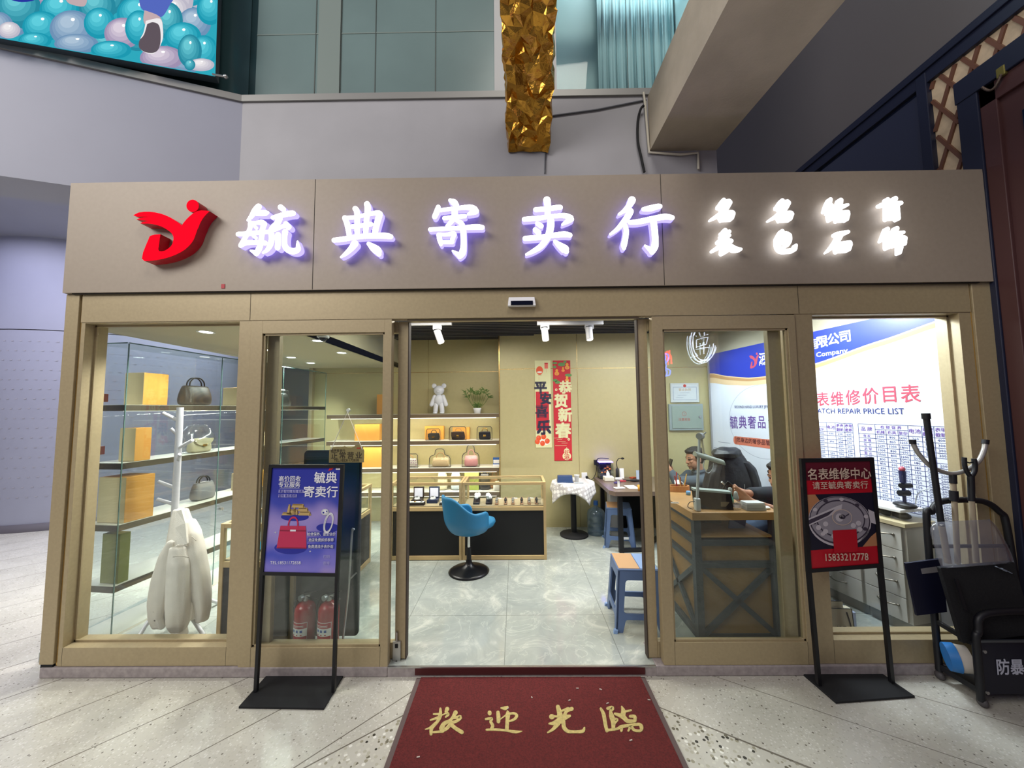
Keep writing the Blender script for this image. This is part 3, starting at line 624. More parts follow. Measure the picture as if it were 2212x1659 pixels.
SMALL = [(1520, 410, 10.055, '名', MING, 'first column top'),
 (1520, 410, 10.055, '表', [[(470,880,52),(470,1150,56)], [(400,935,36),(560,905,42)], [(390,1005,36),(560,985,40)], [(330,1120,42),(450,1080,46),(600,1110,46)], [(430,1150,66),(330,1240,46),(205,1315,32)], [(440,1200,66),(430,1300,52),(405,1385,32),(520,1310,46)], [(560,1210,58),(680,1280,58),(810,1290,32)]], 'first column bottom'),
 (1520, 410, 10.055, '名', [[(x+1272, y+13, w) for x, y, w in q] for q in MING], 'second column top'),
 (1520, 410, 10.055, '包', [[(1710,900,48),(1660,980,48),(1600,1050,28)], [(1680,965,48),(1800,955,52),(1870,985,46)], [(1870,990,48),(1870,1100,48),(1820,1190,46),(1780,1230,28)], [(1700,1030,55),(1780,1080,80),(1720,1130,52)], [(1610,1060,42),(1630,1220,48),(1700,1310,46),(1850,1320,42),(1970,1290,52),(2010,1200,32)]], 'second column bottom'),
 (1760, 410, 9.617, '钻', [[(330,200,44),(290,300,52),(220,440,28)], [(340,330,58),(340,560,52),(330,620,28)], [(280,390,36),(420,370,42)], [(290,470,36),(420,450,38)], [(340,615,32),(420,560,42)], [(540,220,54),(520,320,56),(520,460,50)], [(540,350,44),(690,310,28)], [(480,500,46),(490,630,38)], [(500,490,50),(680,470,52)], [(690,500,46),(670,610,38)], [(500,605,46),(660,600,42)]], 'third column top'),
 (1760, 410, 9.617, '石', [[(450,920,42),(600,890,42),(700,870,36)], [(540,930,62),(480,1050,52),(390,1170,42),(265,1290,18)], [(470,1130,56),(490,1270,42)], [(520,1130,52),(730,1100,52)], [(740,1130,48),(710,1230,46)], [(500,1245,42),(700,1240,42)]], 'third column bottom'),
 (1760, 410, 9.617, '首', [[(1520,200,46),(1570,260,38)], [(1680,180,52),(1640,250,42)], [(1380,310,38),(1600,280,42),(1800,270,40)], [(1600,300,46),(1540,370,42)], [(1530,370,46),(1530,590,42)], [(1720,370,46),(1740,590,46)], [(1530,430,36),(1700,430,36)], [(1550,505,36),(1700,505,36)], [(1550,580,32),(1700,570,32)], [(1540,360,42),(1720,350,42)]], 'last column top'),
 (1760, 410, 9.617, '饰', [[(1520,810,44),(1470,950,48),(1410,1050,28)], [(1500,900,42),(1620,900,38)], [(1560,950,56),(1540,1100,52),(1530,1200,36)], [(1530,1205,32),(1620,1150,38)], [(1710,800,48),(1660,920,42)], [(1690,905,42),(1850,880,32)], [(1690,1000,46),(1680,1150,38)], [(1700,990,42),(1850,990,46)], [(1880,1000,42),(1870,1120,38)], [(1780,930,42),(1790,1150,52),(1770,1310,32)]], 'last column bottom')]
for ox, oy, s, ch, st, pos in SMALL:
    glyph(st, ox, oy, s, -.062, .022, 'sign_letter', f'small glowing white character {ch} in the paired columns, {pos}', LED, LEDS2, 'small lit sign characters')
# red bird emblem
fl = lambda x, y: at(280+x/10.37, 420+y/10.37, -.085)
body = [(80,465),(200,405),(330,388),(450,388),(560,400),(700,430),(800,465),(900,510),(1040,595),(1120,650),(1168,695),(1200,645),(1260,570),(1340,490),(1430,415),(1510,375),(1600,358),(1700,362),(1790,375),(1720,440),(1650,520),(1600,600),(1570,660),(1545,730),(1510,800),(1480,890),(1440,1000),(1390,1080),(1330,1150),(1250,1225),(1150,1290),(1030,1350),(900,1400),(750,1442),(600,1470),(450,1485),(330,1490),(275,1440),(300,1300),(360,1150),(450,935),(500,915),(560,900),(690,890),(672,1000),(655,1130),(640,1230),(660,1270),(720,1275),(790,1260),(870,1210),(925,1160),(965,1090),(985,980),(975,930),(950,880),(900,830),(850,795),(780,750),(700,712),(630,690),(560,672),(480,658),(400,652),(300,655),(228,642),(300,618),(400,600),(500,596),(300,578),(150,560),(230,530),(330,508),(480,500),(300,496),(170,500)]
r = thing('sign_emblem', 'large glowing red bird emblem shaped like a letter at the start of the sign', 'sign emblem', fl(900, 1490), 0)
MB().prism([fl(*p) for p in body], (0, 0, 0)).prism([fl(1410+138*math.cos(a*PI/16), 255+138*math.sin(a*PI/16)) for a in range(32)], (0, 0, 0)).build('lit_face', REDF, r)
MB().prism([fl(*p)+Y_*.0012 for p in body], (0, .062, 0)).prism([fl(1410+138*math.cos(a*PI/16), 255+138*math.sin(a*PI/16))+Y_*.0012 for a in range(32)], (0, .062, 0)).build('side_return', REDS, r)

# ================================================================== DOOR MAT
q = [atz(*p, 0) for p in [(902, 1470), (1391, 1463), (1491, 1659), (832, 1659)]]
xl, xr, y1, y0 = -.585, .728, -.018, -.86
mt = thing('door_mat', 'long red welcome mat with gold calligraphy lying before the shop door', 'mat', (.07, -.4, 0))
RED = mat('red_loop_carpet', '#6e2423', .95, noise=(130, .3), bump=(420, .9))
o = MB().box(xl+.025, xr-.025, y0, y1, .0, .011).build('carpet', RED, mt)
RBE = mat('grey_rubber_edge', '#5a4a48', .7); MB().box(xl, xl+.03, y0, y1, 0, .008).build('border', RBE, mt); MB().box(xr-.03, xr, y0, y1, 0, .008).build('border', RBE, mt)
GOLDY = mat('gold_carpet_letters', '#d9c680', .9, noise=(70, .16), bump=(420, .8))
ca = (905, 1500, 8.848); cb = (1155, 1500, 8.193)
MATG = [(ca, [[(410,270,20),(405,400,36),(350,520,30),(245,640,35),(230,755,28)], [(280,375,16),(400,372,22)], [(220,490,16),(400,430,28)], [(120,665,8),(210,635,20),(300,560,25)], [(540,275,40),(520,340,28),(560,380,26),(510,430,16)], [(440,392,12),(520,360,14)], [(700,345,42),(650,430,30),(590,500,30),(480,560,40),(430,650,46)], [(640,455,18),(790,430,36),(720,510,28),(620,545,30),(540,640,34),(450,695,28)], [(280,720,20),(460,705,24)], [(610,570,40),(700,645,35),(820,720,38)]]),
 (ca, [[(1350,345,38),(1352,362,38)], [(1280,470,22),(1390,460,26),(1370,520,26),(1410,590,30),(1390,655,32)], [(1290,672,18),(1500,672,22),(1700,692,22),(1850,715,28),(1970,702,8)], [(1510,340,32),(1520,430,38),(1520,515,36)], [(1560,470,10),(1690,370,16)], [(1570,258,14),(1650,262,36),(1690,240,22)], [(1690,310,10),(1700,370,42),(1690,500,36),(1680,660,36)], [(1720,370,24),(1820,362,24),(1870,405,28),(1820,475,26),(1720,512,16)]]),
 (cb, [[(410,215,34),(440,320,46),(450,400,50),(470,470,46)], [(300,392,46),(310,394,44)], [(320,384,20),(420,390,16)], [(655,255,36),(570,290,30),(520,380,30)], [(480,290,16),(590,250,28)], [(255,515,14),(360,500,40),(500,420,52),(620,380,24)], [(410,510,46),(330,610,28),(232,672,14)], [(510,480,34),(520,580,36),(590,650,30),(720,660,24),(850,648,30),(880,590,18)]]),
 (cb, [[(1170,250,20),(1220,350,32),(1250,520,32),(1280,640,30)], [(1295,245,28),(1375,240,36),(1340,300,24)], [(1340,300,24),(1360,380,44),(1390,480,42),(1390,610,30)], [(1280,632,22),(1450,610,22),(1530,575,32),(1535,640,22)], [(1420,340,20),(1560,390,40),(1640,465,35),(1760,470,28)], [(1540,212,12),(1570,300,42),(1555,390,42)], [(1600,300,20),(1705,280,16)], [(1690,385,24),(1770,392,30),(1775,465,28)], [(1430,440,30),(1460,452,24),(1410,515,20)], [(1530,570,30),(1700,542,26),(1850,530,28),(1890,580,34),(1870,640,24),(1760,628,24),(1705,565,28),(1660,640,18)]])]
for (ox, oy, s), st in MATG:
    gm = MB()
    for i, q in enumerate(st): gm.stroke(q, lambda x, y: atz(ox+x/s, oy+y/s, .0125+.0001*i), (0, 0, -.002))
    gm.build('character', GOLDY, mt)
for i, (px, py) in enumerate([(1150,1508),(1095,1532),(1232,1512),(1310,1520),(1250,1487),(1415,1495),(1360,1600),(1405,1512),(900,1636),(1300,1490)]):
    p = atz(px, py, .013); a = random.random()*6
    single('lint_scrap', MB().bar(p, p+Vector((.014*math.cos(a), .009*math.sin(a), .001)), .005, .003), mat('pale_lint', '#b8aaa0', .9), 'tiny pale scrap of lint on the red carpet of the welcome mat', 'litter', 'lint scraps on the red mat')

# ================================================================== POSTER STANDS
def stand(name, label, tl, tr_, bl, br, Yt, Yb, base, post_px, zpad):
    """free-standing metal poster frame; the corners of the frame's front as surveyed, its top tilted back from Yb to Yt"""
    A, B, D, E_ = at(*tl, Yt), at(*tr_, Yt), at(*bl, Yb), at(*br, Yb)
    return A, B, D, E_
def poster_stand(name, label, cat, corners, depth_y, lean, basebox, mats):
    pass
def frame_thing(label, A, B, D, E_, bw, base, postbot):
    """A..E_: outer corners TL TR BL BR; base: four floor corners; returns root, inner corner map"""
    r = thing('poster_stand', label, 'poster stand', ((base[0]+base[2])/2).to_tuple())
    ex = (B-A).normalized(); ey = (A-D).normalized(); n = ex.cross(ey).normalized(); n = n if n.y < 0 else -n
    t = -n*.02
    def barq(p, q, w, nm, mb): mb.bar(p, q, w, .022, 0, n)
    fr = MB()
    fr.prism([[A, B, E_, D], [A+ex*bw-ey*bw, D+ex*bw+ey*bw, E_-ex*bw+ey*bw, B-ex*bw-ey*bw]], t)
    fr.build('frame', BLACK, r)
    for p, q in zip((D, E_), postbot):
        s_ = ex*(bw/2) if p is D else -ex*(bw/2)
        MB().bar(p+s_+t*.5, q+s_*0, bw*.95, .02, 0, (0, -1, 0)).build('leg', BLACK, r)
    bs = MB(); b = [Vector(p) for p in base]; bs.hexa([*b, *[p+Z_*.011 for p in b]]); bs.build('base_plate', BLACKM, r, bevel=.002)
    I = (A+ex*bw-ey*bw, B-ex*bw-ey*bw, D+ex*bw+ey*bw, E_-ex*bw+ey*bw)
    def M_(u, v, k=1):   # u right, v down, 0..1 of the print
        top = I[0].lerp(I[1], u); bot = I[2].lerp(I[3], u); return top.lerp(bot, v)+n*(-.006+.0006*k)
    return r, M_, ex, ey, n
# --- left stand: violet-blue advertisement
A, B, D, E_ = at(581, 1004, -.10), at(742, 1004, -.10), at(561, 1243, -.10), at(730, 1246, -.10)
bq = [atz(515, 1531, 0), atz(700, 1534, 0), atz(742, 1462, 0), atz(578, 1460, 0)]
r, M_, ex, ey, n = frame_thing('black poster stand holding a violet-blue advertisement with a pink handbag', A, B, D, E_, .018, bq, (atz(553, 1494, .01), atz(721, 1494, .01)))
def grad(name, stops, axis='Y', em=0.):
    m = bpy.data.materials.new(name); m.use_nodes = True; nt = m.node_tree; b = nt.nodes['Principled BSDF']; b.inputs['Roughness'].default_value = .25
    tc = nt.nodes.new('ShaderNodeTexCoord'); sp = nt.nodes.new('ShaderNodeSeparateXYZ'); nt.links.new(tc.outputs['Generated'], sp.inputs[0])
    nz = nt.nodes.new('ShaderNodeTexNoise'); nz.inputs['Scale'].default_value = 1.7; nt.links.new(tc.outputs['Generated'], nz.inputs['Vector'])
    ad = nt.nodes.new('ShaderNodeMath'); ad.operation = 'MULTIPLY_ADD'; ad.inputs[1].default_value = .5; nt.links.new(nz.outputs[0], ad.inputs[0]); nt.links.new(sp.outputs[{'X': 0, 'Y': 1, 'Z': 2}[axis]], ad.inputs[2])
    rp = nt.nodes.new('ShaderNodeValToRGB'); rp.color_ramp.interpolation = 'EASE'
    while len(rp.color_ramp.elements) < len(stops): rp.color_ramp.elements.new(.5)
    for e, (p, c) in zip(rp.color_ramp.elements, stops): e.position = p; e.color = (*lin(c), 1)
    nt.links.new(ad.outputs[0], rp.inputs[0]); nt.links.new(rp.outputs[0], b.inputs['Base Color'])
    if em: nt.links.new(rp.outputs[0], b.inputs['Emission Color']); b.inputs['Emission Strength'].default_value = em
    return m
BLP = grad('violet_blue_print', [(0.1, '#b59fcd'), (.32, '#7d76d0'), (.5, '#4650be'), (.72, '#9c8ccf'), (.9, '#3a45ae'), (1., '#3038a0')], 'Z')
def qd(mb, u0, v0, u1, v1, k, mi): mb.poly([M_(u0, v1, k), M_(u1, v1, k), M_(u1, v0, k), M_(u0, v0, k)], mi)
PW = (M_(1, .5)-M_(0, .5)).length; PH = (M_(.5, 1)-M_(.5, 0)).length
ed = -(M_(.5, 1)-M_(.5, 0)).normalized()
pr = MB(); qd(pr, 0, 0, 1, 1, 0, 0); pp = pr.build('poster', BLP, r)
INKW = mat('white_ink', '#e4e4ee', .5); NAVYI = mat('navy_ink', '#1d2699', .4); PINK = mat('pink_ink', '#c02a56', .4); PINKD = mat('dark_pink_ink', '#8e1b40', .4); GOLDI = mat('gold_ink', '#bfa26a', .4); GOLDD = mat('brown_ink', '#6d5330', .4); SILV = mat('silver_ink', '#c6c8d2', .35); LAV = mat('lavender_ink', '#a9a6dc', .4); REDI = mat('red_ink', '#c8202c', .4)
IM = [INKW, NAVYI, PINK, PINKD, GOLDI, GOLDD, SILV, LAV, REDI]
g = MB()
def uv(px, py): return ((px-0)/1., (py-0)/1.)
def tx(t, u, v, hgt, mi, k=4, bold=.02, al='C', sx=1., rr=2): g.text(t, M_(u, v, k), ex, ed, hgt*PH, mi, al, bold, sx, res=rr)
qd(g, 0, 0, 1, .018, 1, 1); 
g.poly([M_(.82, .03, 2), M_(.87, .022, 2), M_(.9, .0, 2), M_(.84, .004, 2)], 8); qd(g, .93, .005, 1, .02, 2, 0)
tx('毓典', .79, .095, .115, 0, bold=.03); tx('寄卖行', .73, .23, .115, 0, bold=.03)
tx('高价回收', .27, .105, .055, 0); tx('专业服务', .27, .165, .055, 0)
qd(g, .13, .136, .42, .139, 2, 0); qd(g, .13, .196, .42, .199, 2, 0); qd(g, .12, .213, .48, .243, 2, 7); qd(g, .12, .258, .385, .287, 2, 7)
tx('黄金 钻石 名包 名表', .30, .228, .031, 1, 4, .01, sx=.85); tx('银饰 单反相机', .25, .272, .031, 1, 4, .01, sx=.9)
def ell(u, v, a, b, k, mi, n_=28, a0=0, a1=2*PI): g.poly([M_(u+a*math.cos(a0+(a1-a0)*i/n_), v-b*math.sin(a0+(a1-a0)*i/n_), k) for i in range(n_)], mi)
ell(.38, .475, .2, .04, 1, 1); ell(.35, .77, .23, .06, 1, 1); ell(.86, .575, .165, .043, 1, 1)
for (u0, v0, u1, v1) in [(.33,.35,.5,.385),(.42,.385,.56,.42),(.44,.42,.6,.46),(.3,.40,.42,.455),(.2,.43,.33,.46),(.27,.355,.31,.45),(.345,.385,.385,.455)]:
    g.poly([M_(u0-.01, v1, 3), M_(u1+.015, v1, 3), M_(u1-.01, v0, 3), M_(u0+.01, v0, 3)], 4); qd(g, u0+.01, v0+.004, u1-.02, v0+.011, 4, 5); qd(g, u1-.01, v0+.008, u1, v1, 4, 5)
# handbag
g.poly([M_(.155, .775, 3), M_(.575, .775, 3), M_(.555, .62, 3), M_(.545, .56, 3), M_(.185, .56, 3), M_(.175, .62, 3)], 2); qd(g, .18, .60, .555, .612, 4, 3); qd(g, .165, .765, .57, .775, 4, 3); qd(g, .33, .595, .41, .612, 5, 0)
for i in range(16):
    a0, a1 = PI*i/16, PI*(i+1)/16; f1 = lambda a, k_: M_(.365+(.075+k_)*math.cos(a), .545-(.075+k_)*math.sin(a)*1.0, 4); g.poly([f1(a0, 0), f1(a0, -.018), f1(a1, -.018), f1(a1, 0)], 2)
qd(g, .288, .54, .308, .60, 4, 2); qd(g, .422, .54, .442, .60, 4, 2)
# ring
for (a_, b_, w_, du, mi) in ((.1, .10, .26, 0, 6), (.085, .095, .1, .012, 0)):
    for i in range(28):
        a0, a1 = 2*PI*i/28, 2*PI*(i+1)/28
        def f2(a, s_): x = a_*s_*math.cos(a)*.75; y = b_*s_*math.sin(a); return M_(.865+du+x*.8+y*.35, .53-y+x*.25, 3 if mi == 6 else 4)
        g.poly([f2(a0, 1), f2(a0, 1-w_), f2(a1, 1-w_), f2(a1, 1)], mi)
ell(.81, .425, .055, .033, 5, 6, 9); ell(.81, .422, .035, .02, 6, 0, 7); ell(.79, .43, .014, .01, 7, 1, 5); ell(.835, .418, .01, .008, 7, 1, 5)
for v, t in ((.635, '检修保养、鉴定估价'), (.69, '进店免费拆卸表带'), (.752, '免费清洗手表外观')):
    qd(g, .585, v-.02, .965, v+.02, 2, 1); tx(t, .775, v, .036, 0, 4, .012, sx=.86)
tx('TEL:18531172838', .295, .91, .043, 0, 4, .0, sx=.95); tx('扫码', .865, .845, .033, 7); tx('咨询', .865, .905, .033, 7); qd(g, .83, .868, .91, .870, 2, 7); qd(g, .83, .926, .91, .928, 2, 7)
g.text('毓典', M_(.1, .60, 1.6), -ed, ex, .0001, 7)
for (u, v) in ((.12, .625), (.63, .80)): ell(u, v, .014, .003, 3, 0, 8); ell(u, v, .003, .012, 3, 0, 8)
g.build('printed_picture', IM, pp)
# --- right stand: red watch-repair advertisement
A, B, D, E_ = at(1731, 991, -.10), at(1888, 988, -.10), at(1746, 1238, -.10), at(1909, 1226, -.10)
bq = [atz(1806, 1521, 0), atz(1977, 1508, 0), atz(1892, 1449, 0), atz(1731, 1456, 0)]
r, M_, ex, ey, n = frame_thing('black poster stand holding a red watch repair advertisement with phone number', A, B, D, E_, .021, bq, (atz(1769, 1480, .01), atz(1926, 1474, .01)))
PH = (M_(.5, 1)-M_(.5, 0)).length; ed = -(M_(.5, 1)-M_(.5, 0)).normalized()
RM = mat('maroon_ink', '#5e1628', .35); RR = mat('crimson_ink', '#b30f24', .35); DK = mat('dark_blue_ink', '#15162a', .35); STL = mat('watch_silver_ink', '#8f8a94', .35); STD = mat('watch_dark_ink', '#3d3746', .35); SKN = mat('skin_ink', '#b07a55', .4); CRM = mat('cream_ink', '#cdb6a4', .45); PAL = mat('pale_ink', '#bcb6bd', .4)
pr = MB(); qd(pr, 0, 0, 1, 1, 0, 0); pp = pr.build('poster', RR, r)
g = MB(); IM = [RM, RR, DK, STL, STD, SKN, CRM, PAL]
qd(g, 0, 0, 1, .175, 1, 0); qd(g, 0, .31, 1, .83, 1, 2)
g.poly([M_(0, .55, 2), M_(0, .31, 2), M_(.13, .31, 2), M_(.24, .42, 2), M_(.14, .5, 2)], 5); g.poly([M_(.72, .83, 2), M_(1, .70, 2), M_(1, .83, 2)], 5); g.poly([M_(0, .83, 2), M_(0, .75, 2), M_(.12, .83, 2)], 2)
g.poly([M_(.66, .83, 3), M_(.9, .66, 3), M_(.97, .70, 3), M_(.78, .83, 3)], 2)
def el2(u, v, a, b, k, mi, n_=36, rot=.10): g.poly([M_(u+a*math.cos(2*PI*i/n_)*math.cos(rot)+b*math.sin(2*PI*i/n_)*math.sin(rot), v-b*math.sin(2*PI*i/n_)*.8+a*math.cos(2*PI*i/n_)*math.sin(rot)*.7, k) for i in range(n_)], mi)
el2(.47, .575, .47, .30, 3, 7); el2(.47, .565, .455, .285, 4, 4); el2(.47, .56, .44, .27, 5, 3); el2(.48, .55, .37, .225, 6, 4); el2(.48, .55, .35, .21, 7, 3)
for i in range(10):
    a = 2*PI*i/10+.2; el2(.47+.40*math.cos(a), .555-.245*.8*math.sin(a)+.025*math.cos(a), .035, .022, 8, 4 if i % 2 else 7, 12)
for (u, v) in ((.24,.66),(.25,.59),(.36,.71),(.62,.68),(.74,.60),(.75,.66),(.66,.62),(.14,.62)): el2(u, v, .04, .03, 9, 7, 12)
g.poly([M_(0, .60, 9), M_(0, .53, 9), M_(.42, .43, 9), M_(.52, .41, 9), M_(.5, .47, 9)], 7); g.poly([M_(0, .585, 10), M_(0, .545, 10), M_(.4, .455, 10), M_(.3, .51, 10)], 4)
el2(.5, .535, .15, .095, 11, 6); el2(.5, .535, .14, .088, 12, 3); el2(.46, .535, .06, .05, 13, 7, 12); g.poly([M_(.5, .54, 14), M_(.6, .5, 14), M_(.6, .515, 14)], 4); el2(.5, .53, .05, .03, 13, 4, 9)
g.poly([M_(.9, .47, 8), M_(.99, .5, 8), M_(1, .62, 8), M_(.92, .6, 8)], 7)
def tx(t, u, v, hgt, mi, k=16, bold=.02, al='C', sx=1.): g.text(t, M_(u, v, k), ex, ed, hgt*PH, mi, al, bold, sx, res=2)
tx('名表维修中心', .5, .115, .118, 6, sx=.88, bold=.03); tx('请至毓典寄卖行', .5, .225, .078, 6, bold=.02); tx('15833212778', .52, .91, .095, 6, bold=.02, sx=.82)
qd(g, .345, .655, .70, .87, 10, 1)
g.build('printed_picture', IM, pp)

# ================================================================== LED SCREEN on the building
SA, SB = lwall(472, -40, -.06), lwall(465, 166, -.06); SCo = lwall(-300, 29.5, -.06); 
scn = thing('led_screen', 'bright wall screen showing turquoise and pink balloons with a foot in a white shoe', 'screen', ((SB+SCo)/2).to_tuple())
un = (SB-SCo).normalized(); zt = SB.z+.9
zb = SB.z+.0
P_ = lambda px, py, k=0: lwall(px, py, -.06-.0002*k)
scw = MB(); c0, c1, c2, c3 = P_(-300, 29.5), P_(465, 165), P_(480, -300), P_(-300, -300)
scw.poly([c0, c1, c2, c3]); bk = -LWN*.06
MB().prism([c0+bk*.05, c1+bk*.05, c2+bk*.05, c3+bk*.05], bk).build('casing', mat('screen_casing', '#34404a', .5), scn)
scw.build('display', emat('screen_cyan', '#2fa9bd', 1.0), scn)
cols = [('#1f9fb8', '#63d6e6'), ('#a596b8', '#e4d8e6'), ('#7398bd', '#b4cbe0'), ('#2a8fa6', '#6fd0dc'), ('#c4c0d0', '#f8f4f6')]
SM = []; hx2 = lambda c: [int(c[k:k+2], 16) for k in (1, 3, 5)]
for a, b in cols:
    for t in range(5): c_ = '#%02x%02x%02x' % tuple(int(u+(v-u)*t/4) for u, v in zip(hx2(a), hx2(b))); SM.append(emat('screen_'+c_[1:], c_, .92))
SM += [emat('screen_white', '#ffffff', 1.1), emat('screen_blue_cloth', '#5a6fc8', .9), emat('screen_skin', '#cdb4b8', .9), emat('screen_sole', '#6b5f68', .8), emat('screen_navy', '#2a3aa8', .9)]
bal = MB(); BL = [(40,15,48,42,3),(130,20,45,35,0),(210,15,40,40,3),(300,30,48,40,0),(-5,60,35,35,2),(90,58,42,34,0),(155,62,48,40,2),(215,50,34,34,0),(375,25,36,34,4),(420,50,36,34,2),(455,20,30,34,0),(265,72,40,34,1),(75,88,36,18,0),(165,95,48,22,2),(20,65,24,18,4),(365,45,30,40,3),(395,80,40,32,0),(350,125,48,26,1),(240,108,44,20,0),(440,110,32,34,0),(300,60,30,38,0),(410,110,26,36,3),(435,140,28,14,4),(410,140,12,12,3)]
rq = random.Random(11); BL = [(rq.uniform(-270, 440), rq.uniform(-270, 20), rq.uniform(30, 48), rq.uniform(28, 40), rq.choice((0, 0, 0, 1, 2, 3, 3, 4))) for _ in range(170)]+[(x_, 60+(x_+60)*.17-rq.uniform(0, 60), 36, 28, rq.choice((0, 3, 2))) for x_ in range(-280, 450, 34)]+BL
for i, (px, py, a, b, ci) in enumerate(BL):
    def ring_(s_, dx, dy, kk, mi):
        pts = []
        for j in range(26):
            x = px+dx+a*s_*math.cos(2*PI*j/26); y = py+dy-b*s_*math.sin(2*PI*j/26); y = max(y, -298); x = min(max(x, -298), 464+.03*(165-y))
            lim = 72+(x+60)*(165-72)/525-1.5; pts.append(P_(x, min(y, lim), 2+kk+i*.7))
        bal.poly(pts[::-1] if False else pts, mi)
    [ring_(1-.17*t, -a*.05*t, -b*.09*t, .1*t, ci*5+t) for t in range(5)]
    ring_(.09, a*.05, -b*.5, .55, 25)
K0 = 165
bal.poly([P_(v.x, v.y, K0) for v in catmull([(*p, 0) for p in [(300, -10), (305, 18), (330, 32), (350, 36), (366, 12), (372, -10)]]+[(*[(300, -10), (305, 18), (330, 32), (350, 36), (366, 12), (372, -10)][0], 0)], 4)[:-1]], 26); bal.poly([P_(v.x, v.y, K0+.4) for v in catmull([(*p, 0) for p in [(312, 22), (345, 36), (350, 62), (322, 62), (310, 45)]]+[(*[(312, 22), (345, 36), (350, 62), (322, 62), (310, 45)][0], 0)], 4)[:-1]], 27)
bal.poly([P_(v.x, v.y, K0+.6) for v in catmull([(*p, 0) for p in [(315, 45), (345, 40), (352, 62), (350, 90), (332, 116), (305, 108), (303, 85), (310, 70)]]+[(*[(315, 45), (345, 40), (352, 62), (350, 90), (332, 116), (305, 108), (303, 85), (310, 70)][0], 0)], 4)[:-1]], 24); bal.poly([P_(v.x, v.y, K0+.8) for v in catmull([(*p, 0) for p in [(318, 52), (330, 48), (343, 54), (347, 75), (345, 100), (335, 113), (315, 113), (301, 103), (301, 88), (311, 75)]]+[(*[(318, 52), (330, 48), (343, 54), (347, 75), (345, 100), (335, 113), (315, 113), (301, 103), (301, 88), (311, 75)][0], 0)], 4)[:-1]], 28)
bal.poly([P_(v.x, v.y, K0) for v in catmull([(*p, 0) for p in [(140, -5), (150, 8), (180, 14), (188, 0), (180, -8)]]+[(*[(140, -5), (150, 8), (180, 14), (188, 0), (180, -8)][0], 0)], 4)[:-1]], 27); bal.poly([P_(v.x, v.y, K0) for v in catmull([(*p, 0) for p in [(10, -5), (40, 4), (70, 2), (80, -8)]]+[(*[(10, -5), (40, 4), (70, 2), (80, -8)][0], 0)], 4)[:-1]], 29)
bal.build('picture', SM, scn)
e = P_(466, 162)
MB().cyl(e-un*.02, e+un*.05, .008, mi=0).sph(e+un*.06, .016, 10, 8).build('corner_bolt', STEEL, scn)
# dark glazing behind the screen
m = MB(); zg = zsl+.05
m.hexa([p_+Z_*z_+o_ for z_ in (zg, 6.2) for p_, o_ in ((CORN.xyz*1, -LWN*.12), (CORN+LWD*3.2, -LWN*.12), (CORN+LWD*3.2, -LWN*.16), (CORN*1, -LWN*.16))]) if False else None
a0 = Vector((CORN.x, CORN.y, 0))-LWN*.1; a1 = a0+LWD*3.2
m.hexa([a0+Z_*zg, a1+Z_*zg, a1-LWN*.04+Z_*zg, a0-LWN*.04+Z_*zg, a0+Z_*6.2, a1+Z_*6.2, a1-LWN*.04+Z_*6.2, a0-LWN*.04+Z_*6.2])
struct('window_10', m, mat('teal_grey_glass', '#2e474b', .25))
# ================================================================== LIGHT FITTINGS
DLT = emat('downlight_glow', '#fffaf0', 14)
for i, (px, py, lab) in enumerate([(445, 717, 'nearest the front window'), (578, 756, 'second from the front window'), (629, 772, 'third from the front window'), (671, 784, 'at the far end over the shelf'), (687, 736, 'nearer one over the counter'), (738, 762, 'farther one over the counter')]):
    p = atz(px, py, 2.14)
    r = thing('downlight', f'round recessed downlight in the low beige ceiling, {lab}', 'ceiling light', (p.x, p.y, 2.14), 0, 'recessed downlights in the low ceiling')
    MB().lathe([(.042, -.002), (.055, -.004), (.058, 0), (.042, .004)], p, 20).build('trim_ring', WHITE, r)
    MB().disc(p-Z_*.002, X_*.041, -Y_*.041, 20).build('lamp', DLT, r)
    spot('downlight_beam', (p.x, p.y, 2.13), (p.x-(.25 if i < 4 else .02), p.y-.1, 0), 85 if i < 4 else 26, (1, .98, .93), 125, .7, .03)
p = atz(698, 725, 2.14); r = thing('ceiling_camera', 'white dome camera on the low beige ceiling above the counter', 'camera', p.to_tuple())
MB().lathe([(.045, 0), (.045, -.015), (.036, -.02)], p, 18).build('housing', WHITE, r); MB().sph(p-Z_*.018, .03, 14, 8).build('dome', mat('black_dome', '#14161c', .1), r)
TRK = mat('track_white', '#a2a2a5', .45)
def track(px0, px1, py, Y, heads, lab):
    a = at(px0, py, Y); b = at(px1, py, Y)
    r = thing('track_light', lab, 'track light', ((a.x+b.x)/2, Y, a.z), 0, 'white ceiling track lights')
    MB().box(a.x, b.x, Y-.018, Y+.018, a.z, 2.505).build('track', TRK, r, bevel=.003)
    for hx, hy0, hy1, lean in heads:
        c = at(hx, hy0, Y); e = at(hx+lean, hy1, Y-.02)
        h = MB().box(c.x-.06, c.x+.03, Y-.015, Y+.015, a.z-.045, a.z).cyl((c.x-.02, Y, a.z-.045), (c.x-.02, Y, c.z+.01), .009).cyl((c.x-.02, Y, c.z+.012), e, .036, .036, 20).build('spot_head', TRK, r)
        MB().cyl((c.x-.02, Y, c.z+.02), (c.x-.019, Y, c.z+.008), .037, .037, 20).build('collar', BLACK, h)
        d = (e-Vector((c.x-.02, Y, c.z))).normalized(); u, w = frame_of(d)
        MB().disc(e+d*.001, u*.03, w*.03, 18).build('lens', emat('spot_lens', '#fff6e6', 6), h)
        spot('track_beam', e+d*.01, e+d+Vector((0, .35, 0)), 26, (1, .93, .8), 75, .6, .03)
track(780, 976, 705, 1.5, [(948, 716, 740, 5)], 'white ceiling track with one spotlight head over the toy bear shelf')
track(1160, 1303, 703, 1.5, [(1180, 711, 735, -1), (1276, 709, 734, -2)], 'white ceiling track with two spotlight heads over the festive wall scrolls')

